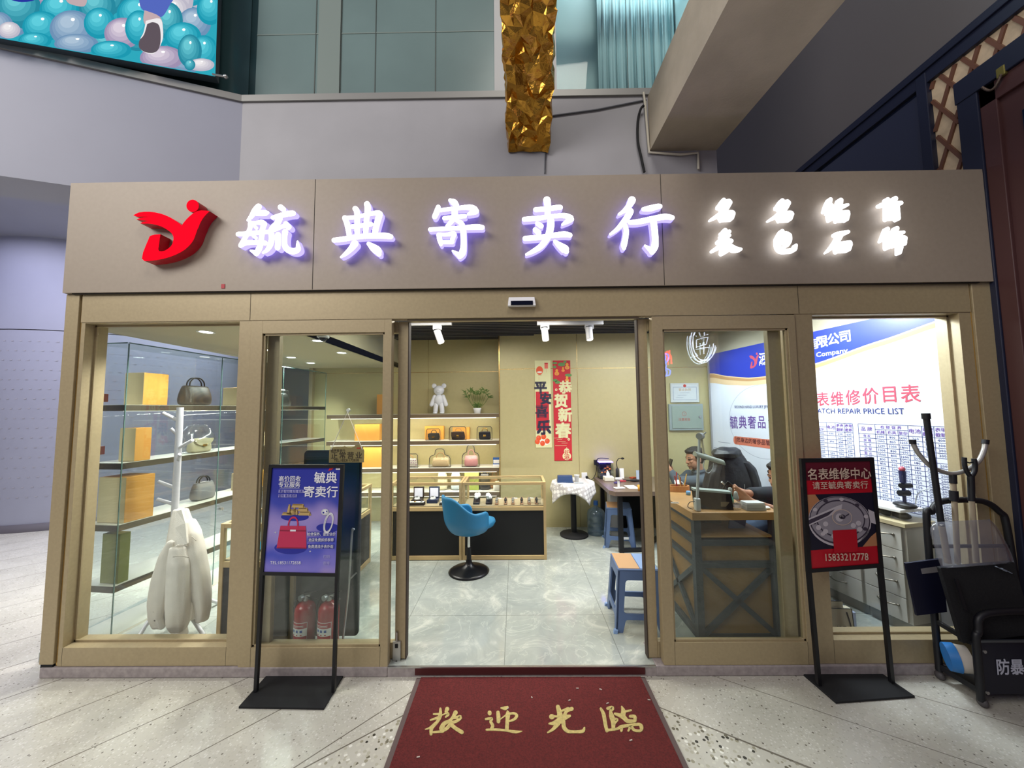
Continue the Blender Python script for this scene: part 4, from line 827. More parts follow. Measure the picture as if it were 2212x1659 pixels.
# ================================================================== LEFT SHELF UNIT
SA_, SB_ = Vector((-2.695, .27, 0)), Vector((-2.45, 2.46, 0)); SD = (SB_-SA_).normalized(); SN = Vector((SD.y, -SD.x, 0))  # SN faces the shop
SL = (SB_-SA_).length
def sw(u, z, off=0.): return SA_+SD*u+Z_*z+SN*off
STRIP = emat('led_strip', '#fff4dc', 2.2)
SHZ = [1.605, 1.205, .79, .39]
su = thing('display_shelf', 'glass-fronted display shelving of brown boards along the side window wall', 'shelf', (SA_.x, SA_.y+.9, FZ))
SHT = mat('shelf_top_laminate', '#dcd8cb', .25)
for z in SHZ:
    b = MB().hexa([sw(0, z-.042, 0), sw(SL, z-.042, 0), sw(SL, z-.042, -.27), sw(0, z-.042, -.27), sw(0, z-.002, 0), sw(SL, z-.002, 0), sw(SL, z-.002, -.27), sw(0, z-.002, -.27)])
    b.hexa([sw(0.003, z-.002, -.003), sw(SL, z-.002, -.003), sw(SL, z-.002, -.27), sw(0.003, z-.002, -.27), sw(0.003, z, -.003), sw(SL, z, -.003), sw(SL, z, -.27), sw(0.003, z, -.27)], 1)
    o = b.build('shelf_board', [mat('dark_brown_board', '#4d4133', .45, noise=(9, .15, (.2, 1, 1))), SHT], su)
    MB().hexa([sw(.04, z-.044, -.05), sw(SL-.05, z-.044, -.05), sw(SL-.05, z-.044, -.065), sw(.04, z-.044, -.065), sw(.04, z-.041, -.05), sw(SL-.05, z-.041, -.05), sw(SL-.05, z-.041, -.065), sw(.04, z-.041, -.065)]).build('light_strip', STRIP, o)
MB().hexa([sw(0, FZ, 0), sw(SL, FZ, 0), sw(SL, FZ, -.27), sw(0, FZ, -.27), sw(0, .07, 0), sw(SL, .07, 0), sw(SL, .07, -.27), sw(0, .07, -.27)]).build('plinth', SHT, su)
gb = MB(); e = .004
uu = [0, .72, 1.46, SL]
for i in range(3): gb.hexa([sw(uu[i]+.002, .072, .006), sw(uu[i+1]-.002, .072, .006), sw(uu[i+1]-.002, .072, .001), sw(uu[i]+.002, .072, .001), sw(uu[i]+.002, 2.03, .006), sw(uu[i+1]-.002, 2.03, .006), sw(uu[i+1]-.002, 2.03, .001), sw(uu[i]+.002, 2.03, .001)])
gb.hexa([sw(0, 2.032, .006), sw(SL, 2.032, .006), sw(SL, 2.032, -.27), sw(0, 2.032, -.27), sw(0, 2.040, .006), sw(SL, 2.040, .006), sw(SL, 2.040, -.27), sw(0, 2.040, -.27)])
gb.hexa([sw(-.006, .072, .0), sw(-.001, .072, .0), sw(-.001, .072, -.27), sw(-.006, .072, -.27), sw(-.006, 2.03, .0), sw(-.001, 2.03, .0), sw(-.001, 2.03, -.27), sw(-.006, 2.03, -.27)])
gb.build('glass_case', GLASSG, su)
ge = MB()
for u in uu: ge.bar(sw(u, .072, .004), sw(u, 2.03, .004), .005, .006)
ge.bar(sw(0, 2.036, .006), sw(SL, 2.036, .006), .004, .008).bar(sw(-.006, 2.036, 0), sw(-.006, 2.036, -.27), .004, .008)
ge.build('glass_edge', GEDGE, su)
for u, z in ((.76, .70), (1.42, .95)):
    MB().cyl(sw(u, z, .006), sw(u, z, .028), .018, .014, 14).build('glass_knob', STEEL, su)
for z in SHZ: area('shelf_strip_light', sw(SL*.5, z-.046, -.058), sw(SL*.5, 0, -.13), .012, SL*.9, 14, (1, .95, .84))

ORANGE = mat('orange_card', '#dc9a42', .55, noise=(6, .05)); CREAMC = mat('cream_card', '#e0cca2', .6)
def gift_box(name, label, u0, u1, z0, hgt, dep, off=-.02, face=None, letter=None, grp=None, cat='box'):
    """carton on the side shelf: its cream end faces the street, its coloured lid faces the shop"""
    m = MB(); v = [sw(u0, z0, off), sw(u1, z0, off), sw(u1, z0, off-dep), sw(u0, z0, off-dep)]
    r = thing(name, label, cat, v[0].to_tuple(), 0, grp)
    m.hexa([*v, *[p+Z_*hgt for p in v]]); m.m[-6:] = [1, 1, 1, 1, 1, 0]
    m.build('carton', [CREAMC, face or ORANGE], r, bevel=.003)
    m = MB(); v2 = [sw(u0-.004, z0+hgt*.72, off+.004), sw(u1+.004, z0+hgt*.72, off+.004), sw(u1+.004, z0+hgt*.72, off-dep), sw(u0-.004, z0+hgt*.72, off-dep)]
    return r
gift_box('gift_box', 'tall orange gift box with cream end on the top side shelf near the front window', .12, .29, 1.606, .235, .16, -.015, grp='orange gift boxes in the side shelves')
gift_box('gift_box', 'small orange gift box with cream end on the second side shelf by the coat rack', .085, .19, 1.206, .235, .13, -.012, grp='orange gift boxes in the side shelves')
gift_box('gift_box', 'largest orange gift box with lamp shine on its lid, on the third side shelf', .045, .23, .791, .31, .22, -.012, grp='orange gift boxes in the side shelves')
gift_box('gift_box', 'olive green upright gift box on the lowest side shelf behind the white jacket', .035, .10, .391, .33, .14, -.02, mat('olive_card', '#7d7f3e', .6)).children[0].data.materials[0] = mat('olive_card', '#7d7f3e', .6)
gift_box('gift_box', 'wide orange gift box on the top side shelf behind the door stile', .92, 1.20, 1.606, .17, .16, -.02, grp='orange gift boxes in the side shelves')
gift_box('gift_box', 'small cream gift box beside a wrapped brown bag on the second side shelf', 1.17, 1.31, 1.206, .125, .14, -.02, CREAMC)
gift_box('gift_box', 'low orange gift box on the third side shelf seen above the blue poster stand', 1.05, 1.3, .791, .16, .16, -.02, grp='orange gift boxes in the side shelves')
# bags on the side shelf
def pouch(c, ex_, ez, w, h, d, taper=.85, n=16, bulge=.5):
    """soft bag body: superellipse plan, rounded profile"""
    vs = []; prof = [(0, .8, .7), (.04, .96, .95), (.3, 1, 1.08), (.7, .93, .8), (.95, taper, .45), (1, taper*.96, .30)]
    ey_ = Vector(ez).cross(Vector(ex_))
    for t, sx_, sd in prof:
        for i in range(n):
            a = 2*PI*i/n; ca, sa = math.cos(a), math.sin(a); x = abs(ca)**.5*(1 if ca > 0 else -1); y = abs(sa)**.6*(1 if sa > 0 else -1)
            vs.append(Vector(c)+Vector(ex_)*(x*w/2*sx_)+ey_*(y*d/2*sd)+Vector(ez)*(h*t))
    k = len(prof); fs = [(j*n+i, j*n+(i+1) % n, (j+1)*n+(i+1) % n, (j+1)*n+i) for j in range(k-1) for i in range(n)]+[list(range(n))[::-1], [(k-1)*n+i for i in range(n)]]
    return vs, fs
def handle(c, ex_, ez, w, h, r=.005, off=0.):
    ey_ = Vector(ez).cross(Vector(ex_)); c = Vector(c)+ey_*off
    return [c-Vector(ex_)*w/2, c-Vector(ex_)*w*.47+Vector(ez)*h*.55, c-Vector(ex_)*w*.25+Vector(ez)*h*.95, c+Vector(ez)*h*1.02, c+Vector(ex_)*w*.25+Vector(ez)*h*.95, c+Vector(ex_)*w*.47+Vector(ez)*h*.55, c+Vector(ex_)*w/2]
def monogram(name, base, fig, sc=60):
    if name in MC: return MC[name]
    m = mat(name, base, .5); nt = m.node_tree; b = nt.nodes['Principled BSDF']; tc = nt.nodes.new('ShaderNodeTexCoord'); v = nt.nodes.new('ShaderNodeTexVoronoi'); v.inputs['Scale'].default_value = sc; v.inputs['Randomness'].default_value = .15
    nt.links.new(tc.outputs['Object'], v.inputs['Vector']); r = nt.nodes.new('ShaderNodeValToRGB'); r.color_ramp.elements[0].color = (*lin(fig), 1); r.color_ramp.elements[0].position = .22; r.color_ramp.elements[1].color = (*lin(base), 1); r.color_ramp.elements[1].position = .34
    nt.links.new(v.outputs['Distance'], r.inputs[0]); nt.links.new(r.outputs[0], b.inputs['Base Color']); return m
BROWNM = monogram('brown_patterned_canvas', '#2f2119', '#6a4f36', 120); TAN = mat('tan_leather', '#b98a58', .5); BLKL = mat('black_leather', '#17171a', .35); GOLDH = mat('gold_hardware', '#d3a848', .25, 1.)
def handbag(label, c, exv, w, h, d, body, trim, hh=.08, flap=None, clasp=True, grp=None, hw=.5):
    exv = Vector(exv).normalized(); eyv = Z_.cross(exv); r = thing('handbag', label, 'handbag', tuple(c), 0, grp)
    vs, fs = pouch(c, exv, Z_, w, h, d); MB().add(vs, fs, 0, True).build('body', body, r, sub=1)
    top = Vector(c)+Z_*h*.9
    if hh:
        hb = MB()
        for sg in (-1, 1): hb.tube(handle(top, exv, Z_, w*hw, hh, off=sg*d*.12), .0055, 7, smooth=4)
        hb.build('handles', trim, r)
    if flap:
        f = MB(); c2 = Vector(c)+Z_*h*.97; pts = []
        for i in range(13):
            a = PI*i/12; pts.append(c2+exv*(w*.44*math.cos(a))-Z_*(h*.5*math.sin(a))-eyv*(-1)*0)
        s_ = -1
        off = -eyv*(d*.56) if (Vector(c)-CAM).dot(eyv) > 0 else eyv*(d*.56)
        f.prism([[p+off for p in pts]], -off*.3); f.build('flap', flap, r, bevel=.003)
        if clasp:
            cc = c2-Z_*h*.46+off*1.12; MB().obox(cc, (w*.16, .012, w*.10), Matrix((exv, eyv, Z_)).transposed()).build('clasp', GOLDH, r, bevel=.002)
    return r
CLEARP = gmat('clear_plastic_wrap', (.92, .93, .93), .10, .5, .12)
handbag('dark patterned handbag with dangling key charm on the top side shelf', sw(.60, 1.606, -.12), SD, .26, .17, .12, BROWNM, mat('dark_leather', '#2a201c', .4), .08)
MB().tube([sw(.49, 1.74, -.05), sw(.495, 1.70, -.045), sw(.495, 1.66, -.045)], .003, 6).box(*(lambda p: (p.x-.004, p.x+.004, p.y-.003, p.y+.003, p.z-.03, p.z))(sw(.495, 1.66, -.045))).build('key_charm', STEEL, [o for o in C.objects if o.name.startswith('handbag')][-1])
b_ = handbag('cream flap handbag with gold clasp inside a clear wrap on the second side shelf', sw(.64, 1.206, -.10), SD, .19, .12, .09, mat('cream_leather', '#d3c7a4', .5), TAN, 0, mat('cream_leather', '#d3c7a4', .5))
vs, fs = pouch(sw(.62, 1.206, -.11), SD, Z_, .30, .235, .16, .5); MB().add(vs, fs, 0, True).build('plastic_wrap', CLEARP, b_, sub=1)
b_ = handbag('black handbag in crumpled clear plastic on the top side shelf past the orange box', sw(1.52, 1.606, -.12), SD, .34, .15, .12, BLKL, BLKL, .05)
vs, fs = pouch(sw(1.52, 1.606, -.12), SD, Z_, .36, .185, .15, .95); vs = [v+Vector((random.uniform(-.006, .006), random.uniform(-.006, .006), 0)) for v in vs]; MB().add(vs, fs, 0, False).build('plastic_wrap', CLEARP, b_)
b_ = handbag('small brown handbag in a clear wrap beside the cream box on the second side shelf', sw(1.42, 1.206, -.07), SD, .10, .08, .06, mat('brown_leather', '#5d3a2c', .45), TAN, .03)
vs, fs = pouch(sw(1.40, 1.206, -.08), SD, Z_, .17, .135, .12, .9); MB().add(vs, fs, 0, True).build('plastic_wrap', CLEARP, b_, sub=1)
b_ = handbag('grey handbag in clear wrap on the third side shelf behind the coat rack', sw(.72, .791, -.13), SD, .2, .15, .1, mat('grey_leather', '#77757a', .45), BLKL, .06)
for z, lab in ((1.63, 'upper'), (1.25, 'lower')):
    p = lw(.22, z, -.03); 
    r = thing('alarm_button', f'small red box on the white column outside the glass, {lab} of the two', 'alarm box', (p.x, p.y, p.z), 0)
    o = MB().box(p.x-.05, p.x+.01, p.y, p.y+.05, p.z, p.z+.06).build('box', mat('red_alarm', '#a02a30', .4), r, bevel=.003); MB().box(p.x-.055, p.x+.006, p.y-.008, p.y, p.z-.045, p.z+.005).build('lower_unit', mat('dark_red_alarm', '#7d2026', .4), r, bevel=.003)

# ================================================================== BACK SHELVES in the niche
BZ = [at(960, 894, 2.5).z, at(960, 952, 2.5).z, at(960, 1011, 2.5).z]
bs = thing('wall_shelf', 'three lit brown shelves with pale tops set in the gold back wall niche', 'shelf', (-1.3, 2.65, FZ))
for z in BZ+[.50]:
    b = MB().box(-2.445, -.215, 2.5, 2.795, z-.05, z-.003).box(-2.445, -.215, 2.502, 2.795, z-.003, z, 1)
    o = b.build('shelf_board', [WALNUT, SHT], bs)
    MB().box(-2.4, -.25, 2.515, 2.53, z-.060, z-.051).build('light_strip', STRIP, o)
for z in BZ: area('shelf_strip_light', (-1.3, 2.53, z-.066), (-1.3, 2.72, z-.6), 2.1, .012, 7, (1, .93, .72))
# plain white bear ornament
bc = at(948, 888, 2.64); bc.z = BZ[0]
br = thing('bear_figurine', 'white glossy toy bear figure standing on the top back shelf', 'figurine', bc.to_tuple())
WG = mat('white_gloss_resin', '#e2e4ea', .22)
S_ = .385
m = MB()
m.sph(bc+Z_*S_*.48, (S_*.165, S_*.13, S_*.19), 18, 12).build('torso', WG, br)
MB().sph(bc+Z_*S_*.81, (S_*.185, S_*.16, S_*.17), 18, 12).sph(bc+Vector((0, -S_*.15, S_*.77)), (S_*.07, S_*.05, S_*.05), 12, 8).build('head', WG, br)
for sg in (-1, 1):
    MB().sph(bc+Vector((sg*S_*.17, .005, S_*.97)), (S_*.085, S_*.05, S_*.085), 14, 10).build('ear', WG, br)
    MB().caps(bc+Vector((sg*S_*.15, 0, S_*.60)), S_*.065, bc+Vector((sg*S_*.25, -.01, S_*.32)), S_*.075).build('arm', WG, br)
    MB().caps(bc+Vector((sg*S_*.09, 0, S_*.32)), S_*.085, bc+Vector((sg*S_*.12, -.005, S_*.085)), S_*.08).sph(bc+Vector((sg*S_*.12, -.02, S_*.035)), (S_*.085, S_*.10, S_*.035), 12, 6).build('leg', WG, br)
# potted lucky bamboo
pc = at(1031, 888, 2.64); pc.z = BZ[0]
pl = thing('potted_plant', 'potted bamboo-like plant with curved stems in a small white pot on the top back shelf', 'plant', pc.to_tuple())
MB().lathe([(0, 0), (.04, 0), (.052, .055), (.055, .07), (.047, .072), (.045, .06), (0, .058)], pc, 20).build('pot', WHITE, pl)
GRN = mat('leaf_green', '#5a7636', .5, noise=(20, .25)); stm = MB(); lf = MB(); rr = random.Random(5)
def leaf(mb, p, d, L, w):
    d = Vector(d).normalized(); s_ = d.cross(Vector((rr.uniform(-.3, .3), 1, .2))).normalized(); dn = Vector((0, 0, -1))
    pts = [p, p+d*L*.35+s_*w, p+d*L*.7+s_*w*.8+dn*L*.06, p+d*L+dn*L*.18, p+d*L*.7-s_*w*.8+dn*L*.06, p+d*L*.35-s_*w]
    mb.add([*pts, p+d*L*.5+Y_*-.002], [(0, 1, 6), (1, 2, 6), (2, 3, 6), (3, 4, 6), (4, 5, 6), (5, 0, 6)])
for i in range(11):
    a = (i/10-.5)*2; b = pc+Vector((a*.03, rr.uniform(-.02, .02), .06)); hgt = .20+rr.uniform(0, .1)-.05*abs(a)
    t_ = [b, b+Vector((a*.07, rr.uniform(-.01, .01), hgt*.45)), b+Vector((a*.13, rr.uniform(-.03, .02), hgt))]
    stm.tube(t_, .0038, 6, smooth=4)
    for k in range(9):
        q = t_[2].lerp(t_[1], rr.uniform(0, .35)); leaf(lf, q, (rr.uniform(-1, 1)+a*.5, rr.uniform(-.6, .6), rr.uniform(.1, 1)), rr.uniform(.05, .085), .005)
for k in range(44): leaf(lf, pc+Vector((rr.uniform(-.04, .04), rr.uniform(-.03, .03), rr.uniform(.06, .12))), (rr.uniform(-1, 1), rr.uniform(-.7, .4), rr.uniform(-.1, .9)), rr.uniform(.04, .07), .006)
stm.build('stems', mat('stem_green', '#6f7f3c', .5), pl); lf.build('foliage', GRN, pl)
# orange boxes leaning behind the bags
def back_box(px0, px1, py0, py1, lab, Y=2.70, d=.07, m_=None, line=None):
    a, b = at(px0, py1, Y), at(px1, py0, Y); z0 = min(BZ, key=lambda z: abs(z-a.z)) if abs(min(BZ, key=lambda z: abs(z-a.z))-a.z) < .12 else .5
    r = thing('gift_box', lab, 'box', ((a.x+b.x)/2, Y, z0), 0, 'orange boxes on the back shelves')
    MB().box(a.x, b.x, Y, Y+d, z0+.001, b.z).build('carton', m_ or ORANGE, r, bevel=.003)
    MB().box(a.x-.002, b.x+.002, Y-.003, Y, z0+.001, b.z).build('lid', m_ or ORANGE, r, bevel=.001)
    return r
back_box(918, 958, 920, 950, 'orange flat box propped behind the black box bag on the upper lit back shelf')
back_box(978, 1014, 923, 950, 'orange flat box propped behind the brown bag on the upper lit back shelf')
back_box(766, 820, 916, 958, 'orange box on the back shelf behind the hanging open sign', 2.62, .12)
back_box(764, 826, 966, 1018, 'largest orange box on the back shelf below the hanging open sign', 2.62, .14)
back_box(814, 834, 852, 892, 'upright orange box on the top back shelf beside the door stile', 2.62, .12)
def bag_case(px0, px1, py0, Y, z0, lab, kind, body, trim):
    """clear bag-shaped display cover with a dark piped edge, and the bag in it"""
    a, b = at(px0, py0, Y), at(px1, py0, Y); x0, x1, zt = a.x, b.x, a.z; w = x1-x0; h = zt-z0; cx = (x0+x1)/2
    if kind == 'box': pr_ = [(x0, z0), (x0+w*.02, zt-.02), (x0+w*.1, zt), (x1-w*.1, zt), (x1-w*.02, zt-.02), (x1, z0)]
    else: pr_ = [(x0, z0), (x0+w*.02, z0+h*.5), (x0+w*.08, z0+h*.6), (x0+w*.26, z0+h*.68), (cx-w*.2, z0+h*.93), (cx-w*.1, zt), (cx+w*.1, zt), (cx+w*.2, z0+h*.93), (x1-w*.26, z0+h*.68), (x1-w*.08, z0+h*.6), (x1-w*.02, z0+h*.5), (x1, z0)]
    r = thing('bag_display', lab, 'handbag', (cx, Y, z0), 0, 'bags in clear covers on the back shelves')
    fr = [(x, Y, z+.002) for x, z in pr_]; bk = [(x, Y+.12, z+.002) for x, z in pr_]
    n_ = len(fr); MB().add(fr+bk, [(i, (i+1) % n_, n_+(i+1) % n_, n_+i) for i in range(n_)]+[list(range(n_))], 0).build('clear_cover', CLEARP, r)
    MB().tube(fr, .0045, 6, closed=True).build('piping', BLACK, r)
    bw = w*.82; bh = h*(.62 if kind == 'box' else .5)
    vs, fs = pouch(Vector((cx, Y+.06, z0+.003)), X_, Z_, bw, bh, .085); MB().add(vs, fs, 0, True).build('bag_body', body, r, sub=1)
    if kind == 'box':
        MB().box(cx-bw*.47, cx+bw*.47, Y+.008, Y+.014, z0+bh*.42, z0+bh*.97).build('flap', body, r, bevel=.003)
        MB().box(cx-.018, cx+.018, Y+.001, Y+.008, z0+bh*.38, z0+bh*.6).build('clasp', GOLDH, r, bevel=.002)
    hb = MB(); hb.tube(handle((cx, Y+.05, z0+bh*.92), X_, Z_, bw*.45, h*.3), .005, 7, smooth=4); hb.build('handle', trim, r); return r
BK2 = mat('black_quilt', '#1b1b1f', .4, bump=(90, .6))
bag_case(920, 951, 927, 2.56, BZ[1], 'black quilted bag in a clear cover before the first orange flat box', 'box', BK2, BLKL)
bag_case(970, 1007, 922, 2.56, BZ[1], 'brown bag with pale handle in a clear cover before the second orange flat box', 'box', BROWNM, TAN)
bag_case(1030, 1063, 922, 2.56, BZ[1], 'black bag with gold lock in a clear cover at the wall end of its shelf', 'box', BLKL, GOLDH)
bag_case(862, 903, 981, 2.56, BZ[2], 'colourful floral bag in a clear cover half hidden by the door stile', 'box', monogram('floral_cloth', '#d8cfc4', '#8d4a7c', 34), TAN)
bag_case(927, 973, 970, 2.56, BZ[2], 'beige patterned bag in a clear arched cover on the lowest lit back shelf', 'arch', monogram('beige_patterned', '#c9b187', '#9c8258', 70), TAN)
bag_case(998, 1035, 962, 2.56, BZ[2], 'pink bag in a clear arched cover on the lowest lit back shelf', 'arch', mat('pink_leather', '#cf8f8d', .5), mat('pink_leather', '#cf8f8d', .5))
a, b = at(1065, 1010, 2.56), at(1079, 988, 2.56)
cs = thing('code_stand', 'small blue and white payment card stand at the end of the lowest lit back shelf', 'card stand', (a.x, 2.56, BZ[2]))
MB().box(a.x, b.x, 2.56, 2.565, BZ[2]+.002, b.z).build('card', mat('blue_card', '#2e5b9e', .4), cs); MB().box(a.x+.005, b.x-.005, 2.5585, 2.56, BZ[2]+.045, b.z-.03).box(a.x-.002, b.x+.002, 2.545, 2.56, BZ[2]+.002, BZ[2]+.03).build('white_area', WHITEPAP, cs)
# things on the lowest back shelf, seen through the glass counters
vs, fs = pouch(Vector((at(1018, 1060, 2.62).x, 2.65, .501)), X_, Z_, .15, .27, .09, .95)
single('green_box', MB().box(at(1003, 0, 2.62).x, at(1031, 0, 2.62).x, 2.6, 2.7, .501, .80), mat('leaf_green_card', '#8f9a45', .6), 'olive green box on the lowest back shelf behind the glass counter', 'box', bevel=.004)
handbag('black bag with a gold tassel on the lowest back shelf behind the glass counter', (at(1042, 0, 2.6).x, 2.64, .501), X_, .14, .22, .09, BLKL, GOLDH, .05)
handbag('tan bag with hoop handle on the lowest back shelf behind the glass counter', (at(1060, 0, 2.6).x+.0, 2.72, .501), X_, .12, .15, .08, TAN, TAN, .08)
for k, (px, lab, c_) in enumerate(((958, 'cream cloth dust bag slumped on the lowest back shelf', '#d9d2b0'), (985, 'pale blue cloth dust bag slumped on the lowest back shelf', '#c4ccd0'), (1068, 'white cloth dust bag on the lowest back shelf beside the tan bag', '#dcd8cc'))):
    vs, fs = pouch(Vector((at(px, 0, 2.62).x, 2.65 if k < 2 else 2.575, .501)), X_, Z_, .135 if k < 2 else .12, .26 if k < 2 else .12, .1 if k < 2 else .07, .55); rr = random.Random(k); vs = [v+Vector((rr.uniform(-.008, .008), rr.uniform(-.008, .008), 0)) for v in vs]
    single('dust_bag', MB().add(vs, fs, 0, True), mat('cloth_'+c_[1:], c_, .9), lab, 'bag', sub=1)
# ================================================================== FESTIVE SCROLLS on the back wall
RSC = mat('scroll_red', '#bf2330', .6); CSC = mat('scroll_cream', '#dcd9a8', .7); INK = mat('scroll_ink', '#23233c', .6); ORI = mat('orange_ink', '#e0562c', .5); GRI = mat('green_ink', '#5d8a4a', .5); YEI = mat('gourd_ink', '#e09a34', .5); WHI = mat('white_print', '#e9e6da', .6); LTR = mat('light_red_ink', '#e06a58', .5)
def scroll(name, label, tl, br, print_fn, base):
    a, b = at(*tl, 2.497), at(*br, 2.497); r = thing(name, label, 'scroll', ((a.x+b.x)/2, 2.497, b.z))
    p = MB().box(a.x, b.x, 2.494, 2.4985, b.z, a.z).build('paper', base, r)
    g = MB(); Wd, Hd = b.x-a.x, a.z-b.z; q = lambda u, v, k=1: Vector((a.x+Wd*u, 2.4935-.0004*k, a.z-Hd*v)); print_fn(g, q, Wd, Hd)
    g.build('printed_picture', [INK, RSC, ORI, GRI, YEI, WHI, LTR, CSC], p); return r
def el3(g, q, u, v, a, b, Wd, Hd, k, mi, n_=20): g.poly([q(u+a*math.cos(2*PI*i/n_)/Wd, v+b*math.sin(2*PI*i/n_)/Hd, k) for i in range(n_)], mi)
def rc(g, q, u0, v0, u1, v1, k, mi): g.poly([q(u0, v1, k), q(u1, v1, k), q(u1, v0, k), q(u0, v0, k)], mi)
def pl_(g, q, Wd, Hd):
    E3 = lambda u, v, a, b, k, mi: el3(g, q, u, v, a, b, Wd, Hd, k, mi)
    rc(g, q, .04, .36, .86, .805, 1, 1); E3(.30, .115, .045, .055, 1, 2); E3(.30, .135, .034, .012, 2, 5); rc(g, q, .2, .165, .42, .17, 2, 1); rc(g, q, .245, .19, .255, .225, 1, 2)
    rc(g, q, .62, .03, .84, .095, 1, 6); rc(g, q, .62, .028, .84, .04, 2, 1); rc(g, q, .73, .1, .74, .14, 1, 2)
    for t, u, v, s_ in (('平', .35, .315, .145), ('安', .66, .44, .135), ('喜', .40, .585, .145), ('乐', .52, .77, .165)): g.text(t, q(u, v, 4), X_, Z_, s_*1.15, 0, bold=.085, res=3)
    E3(.5, .935, .085, .04, 1, 5)
    for u, v in ((.18, .89), (.5, .875), (.1, .93), (.72, .925), (.42, .95)): E3(u, v, .032, .034, 2+u, 2); E3(u-.03, v-.01, .012, .012, 3.2+u, 6)
scroll('wall_scroll', 'narrow cream festive paper scroll with black calligraphy and oranges', (1155, 779), (1192, 967), pl_, CSC)
def pr2(g, q, Wd, Hd):
    E3 = lambda u, v, a, b, k, mi: el3(g, q, u, v, a, b, Wd, Hd, k, mi)
    for u, v, a, b in ((.5, .04, .05, .025), (.12, .025, .03, .015), (.7, .015, .02, .015), (.88, .15, .045, .02), (.12, .2, .03, .02), (.25, .22, .035, .022), (.1, .065, .022, .02)): E3(u, v, a, b, 1, 3)
    for u, v, s_ in ((.82, .06, 1), (.22, .12, 1), (.58, .09, .7), (.8, .19, .9)): E3(u, v+.012, .03*s_, .025*s_, 2, 4); E3(u, v-.018*s_, .018*s_, .02*s_, 3, 4); E3(u-.02, v+.015, .012*s_, .01*s_, 4, 6)
    for t, u, v, s_ in (('恭', .69, .27, .155), ('贺', .42, .405, .165), ('新', .65, .545, .165), ('春', .52, .70, .185)): g.text(t, q(u, v, 4), X_, Z_, s_*1.1, 7, bold=.075, res=3)
    for u, v in ((.17, .295), (.83, .79)): E3(u, v, .016, .016, 2, 7); E3(u, v, .006, .006, 3, 1)
    for i, (u0, u1, v) in enumerate(((.0, .5, .775), (.15, .45, .79), (.2, .65, .81), (.42, .75, .825), (.05, .7, .85))): rc(g, q, u0, v, u1, v+.003, 2, 7)
    E3(.70, .955, .055, .05, 2, 7); E3(.70, .905, .035, .035, 3, 7); rc(g, q, .69, .868, .72, .885, 3, 7)
    g.text('好', q(.70, .915, 6), X_, Z_, .06, 1, bold=.02); g.text('运', q(.70, .962, 6), X_, Z_, .075, 1, bold=.02)
scroll('wall_scroll', 'red festive paper scroll with cream calligraphy and a printed gourd', (1194, 779), (1236, 995), pr2, RSC)
# ================================================================== GLASS COUNTERS
def counter(label, x0, x1, y0, y1, open_y=None, loc=None, zt=.815, zg=.605, side=None):
    r = thing('glass_counter', label, 'counter', ((x0+x1)/2, (y0+y1)/2, FZ), 0, 'oak framed glass counters'); t = .026
    f = MB()
    for x in (x0, x1-t):
        for y in (y0, y1-t): f.box(x, x+t, y, y+t, FZ, zt)
    def rails(z0, z1): f.box(x0+t, x1-t, y0, y0+t, z0, z1).box(x0+t, x1-t, y1-t, y1, z0, z1).box(x0, x0+t, y0+t, y1-t, z0, z1).box(x1-t, x1, y0+t, y1-t, z0, z1)
    rails(FZ+.005, FZ+.045); rails(.535, .572); rails(zt-.028, zt)
    f.build('frame', OAKX, r, bevel=.002)
    PB = mat('black_counter_panel', '#08080a', .6)
    MB().box(x0+t, x1-t, y0+.008, y0+.018, FZ+.045, .535).build('front_panel', PB, r); MB().box(x0+.008, x0+.018, y0+t, y1-t, FZ+.045, .535).build('side_panel', PB, r); MB().box(x1-.018, x1-.008, y0+t, y1-t, FZ+.045, .535).build('side_panel', PB, r); MB().box(x0+t, x1-t, y1-.018, y1-.008, FZ+.045, .535).build('back_panel', PB, r)
    MB().box(x0+.02, x1-.02, y0+.02, y1-.02, .572, .58).build('deck', mat('beige_velvet', '#b29f80', .9), r)
    g = MB().box(x0+t, x1-t, y0+.008, y0+.013, .573, zt-.028).box(x0+.008, x0+.013, y0+t, y1-t, .573, zt-.028).box(x1-.013, x1-.008, y0+t, y1-t, .573, zt-.028).box(x0+t, x1-t, y0+t, y1-t, zt-.008, zt-.002)
    g.build('glass', GLASSG, r); return r
xm = at(998, 1120, 1.5).x
counter('oak framed glass counter holding watch boxes, behind the blue swivel chair', at(842, 1120, 1.5).x, xm-.003, 1.5, 1.86)
counter('oak framed glass counter with a row of watches, beside the round table', xm+.003, .297, 1.5, 1.86)
counter('long oak framed glass counter running back from the front window past the fire extinguishers', -1.945, -1.45, .21, 1.49)
area('counter_strip_light', (-.5, 1.53, .783), (-.5, 1.75, .55), 1.3, .012, 2.2, (1, .96, .88))
DZ = .581
WATB = mat('dark_walnut_box', '#2e211c', .4); WHV = mat('white_velvet', '#e6e2e0', .8)
def watch_box(px, lab, w=.11, base=WATB):
    c = at(px, 1075, 1.68); r = thing('watch_box', lab, 'watch box', (c.x, 1.68, DZ), 0)
    MB().box(c.x-w/2, c.x+w/2, 1.62, 1.72, DZ, DZ+.035).build('base', base, r, bevel=.003)
    MB().box(c.x-w/2, c.x+w/2, 1.722, 1.745, DZ+.034, DZ+.15).build('lid', base, r, bevel=.003)
    MB().box(c.x-w/2+.012, c.x+w/2-.012, 1.719, 1.7225, DZ+.046, DZ+.138).build('lid_lining', mat('lilac_lining', '#dcd8e6', .7), r)
    MB().sph((c.x, 1.665, DZ+.042), (.03, .035, .02), 12, 8).build('cushion', WHV, r); a_ = MB()
    a_.ring((c.x, 1.66, DZ+.063), X_*.032, Vector((0, .032, .0)), .18, 20).cyl((c.x, 1.655, DZ+.060), (c.x, 1.655, DZ+.068), .014, .014, 16).build('watch', STEEL, r); return r
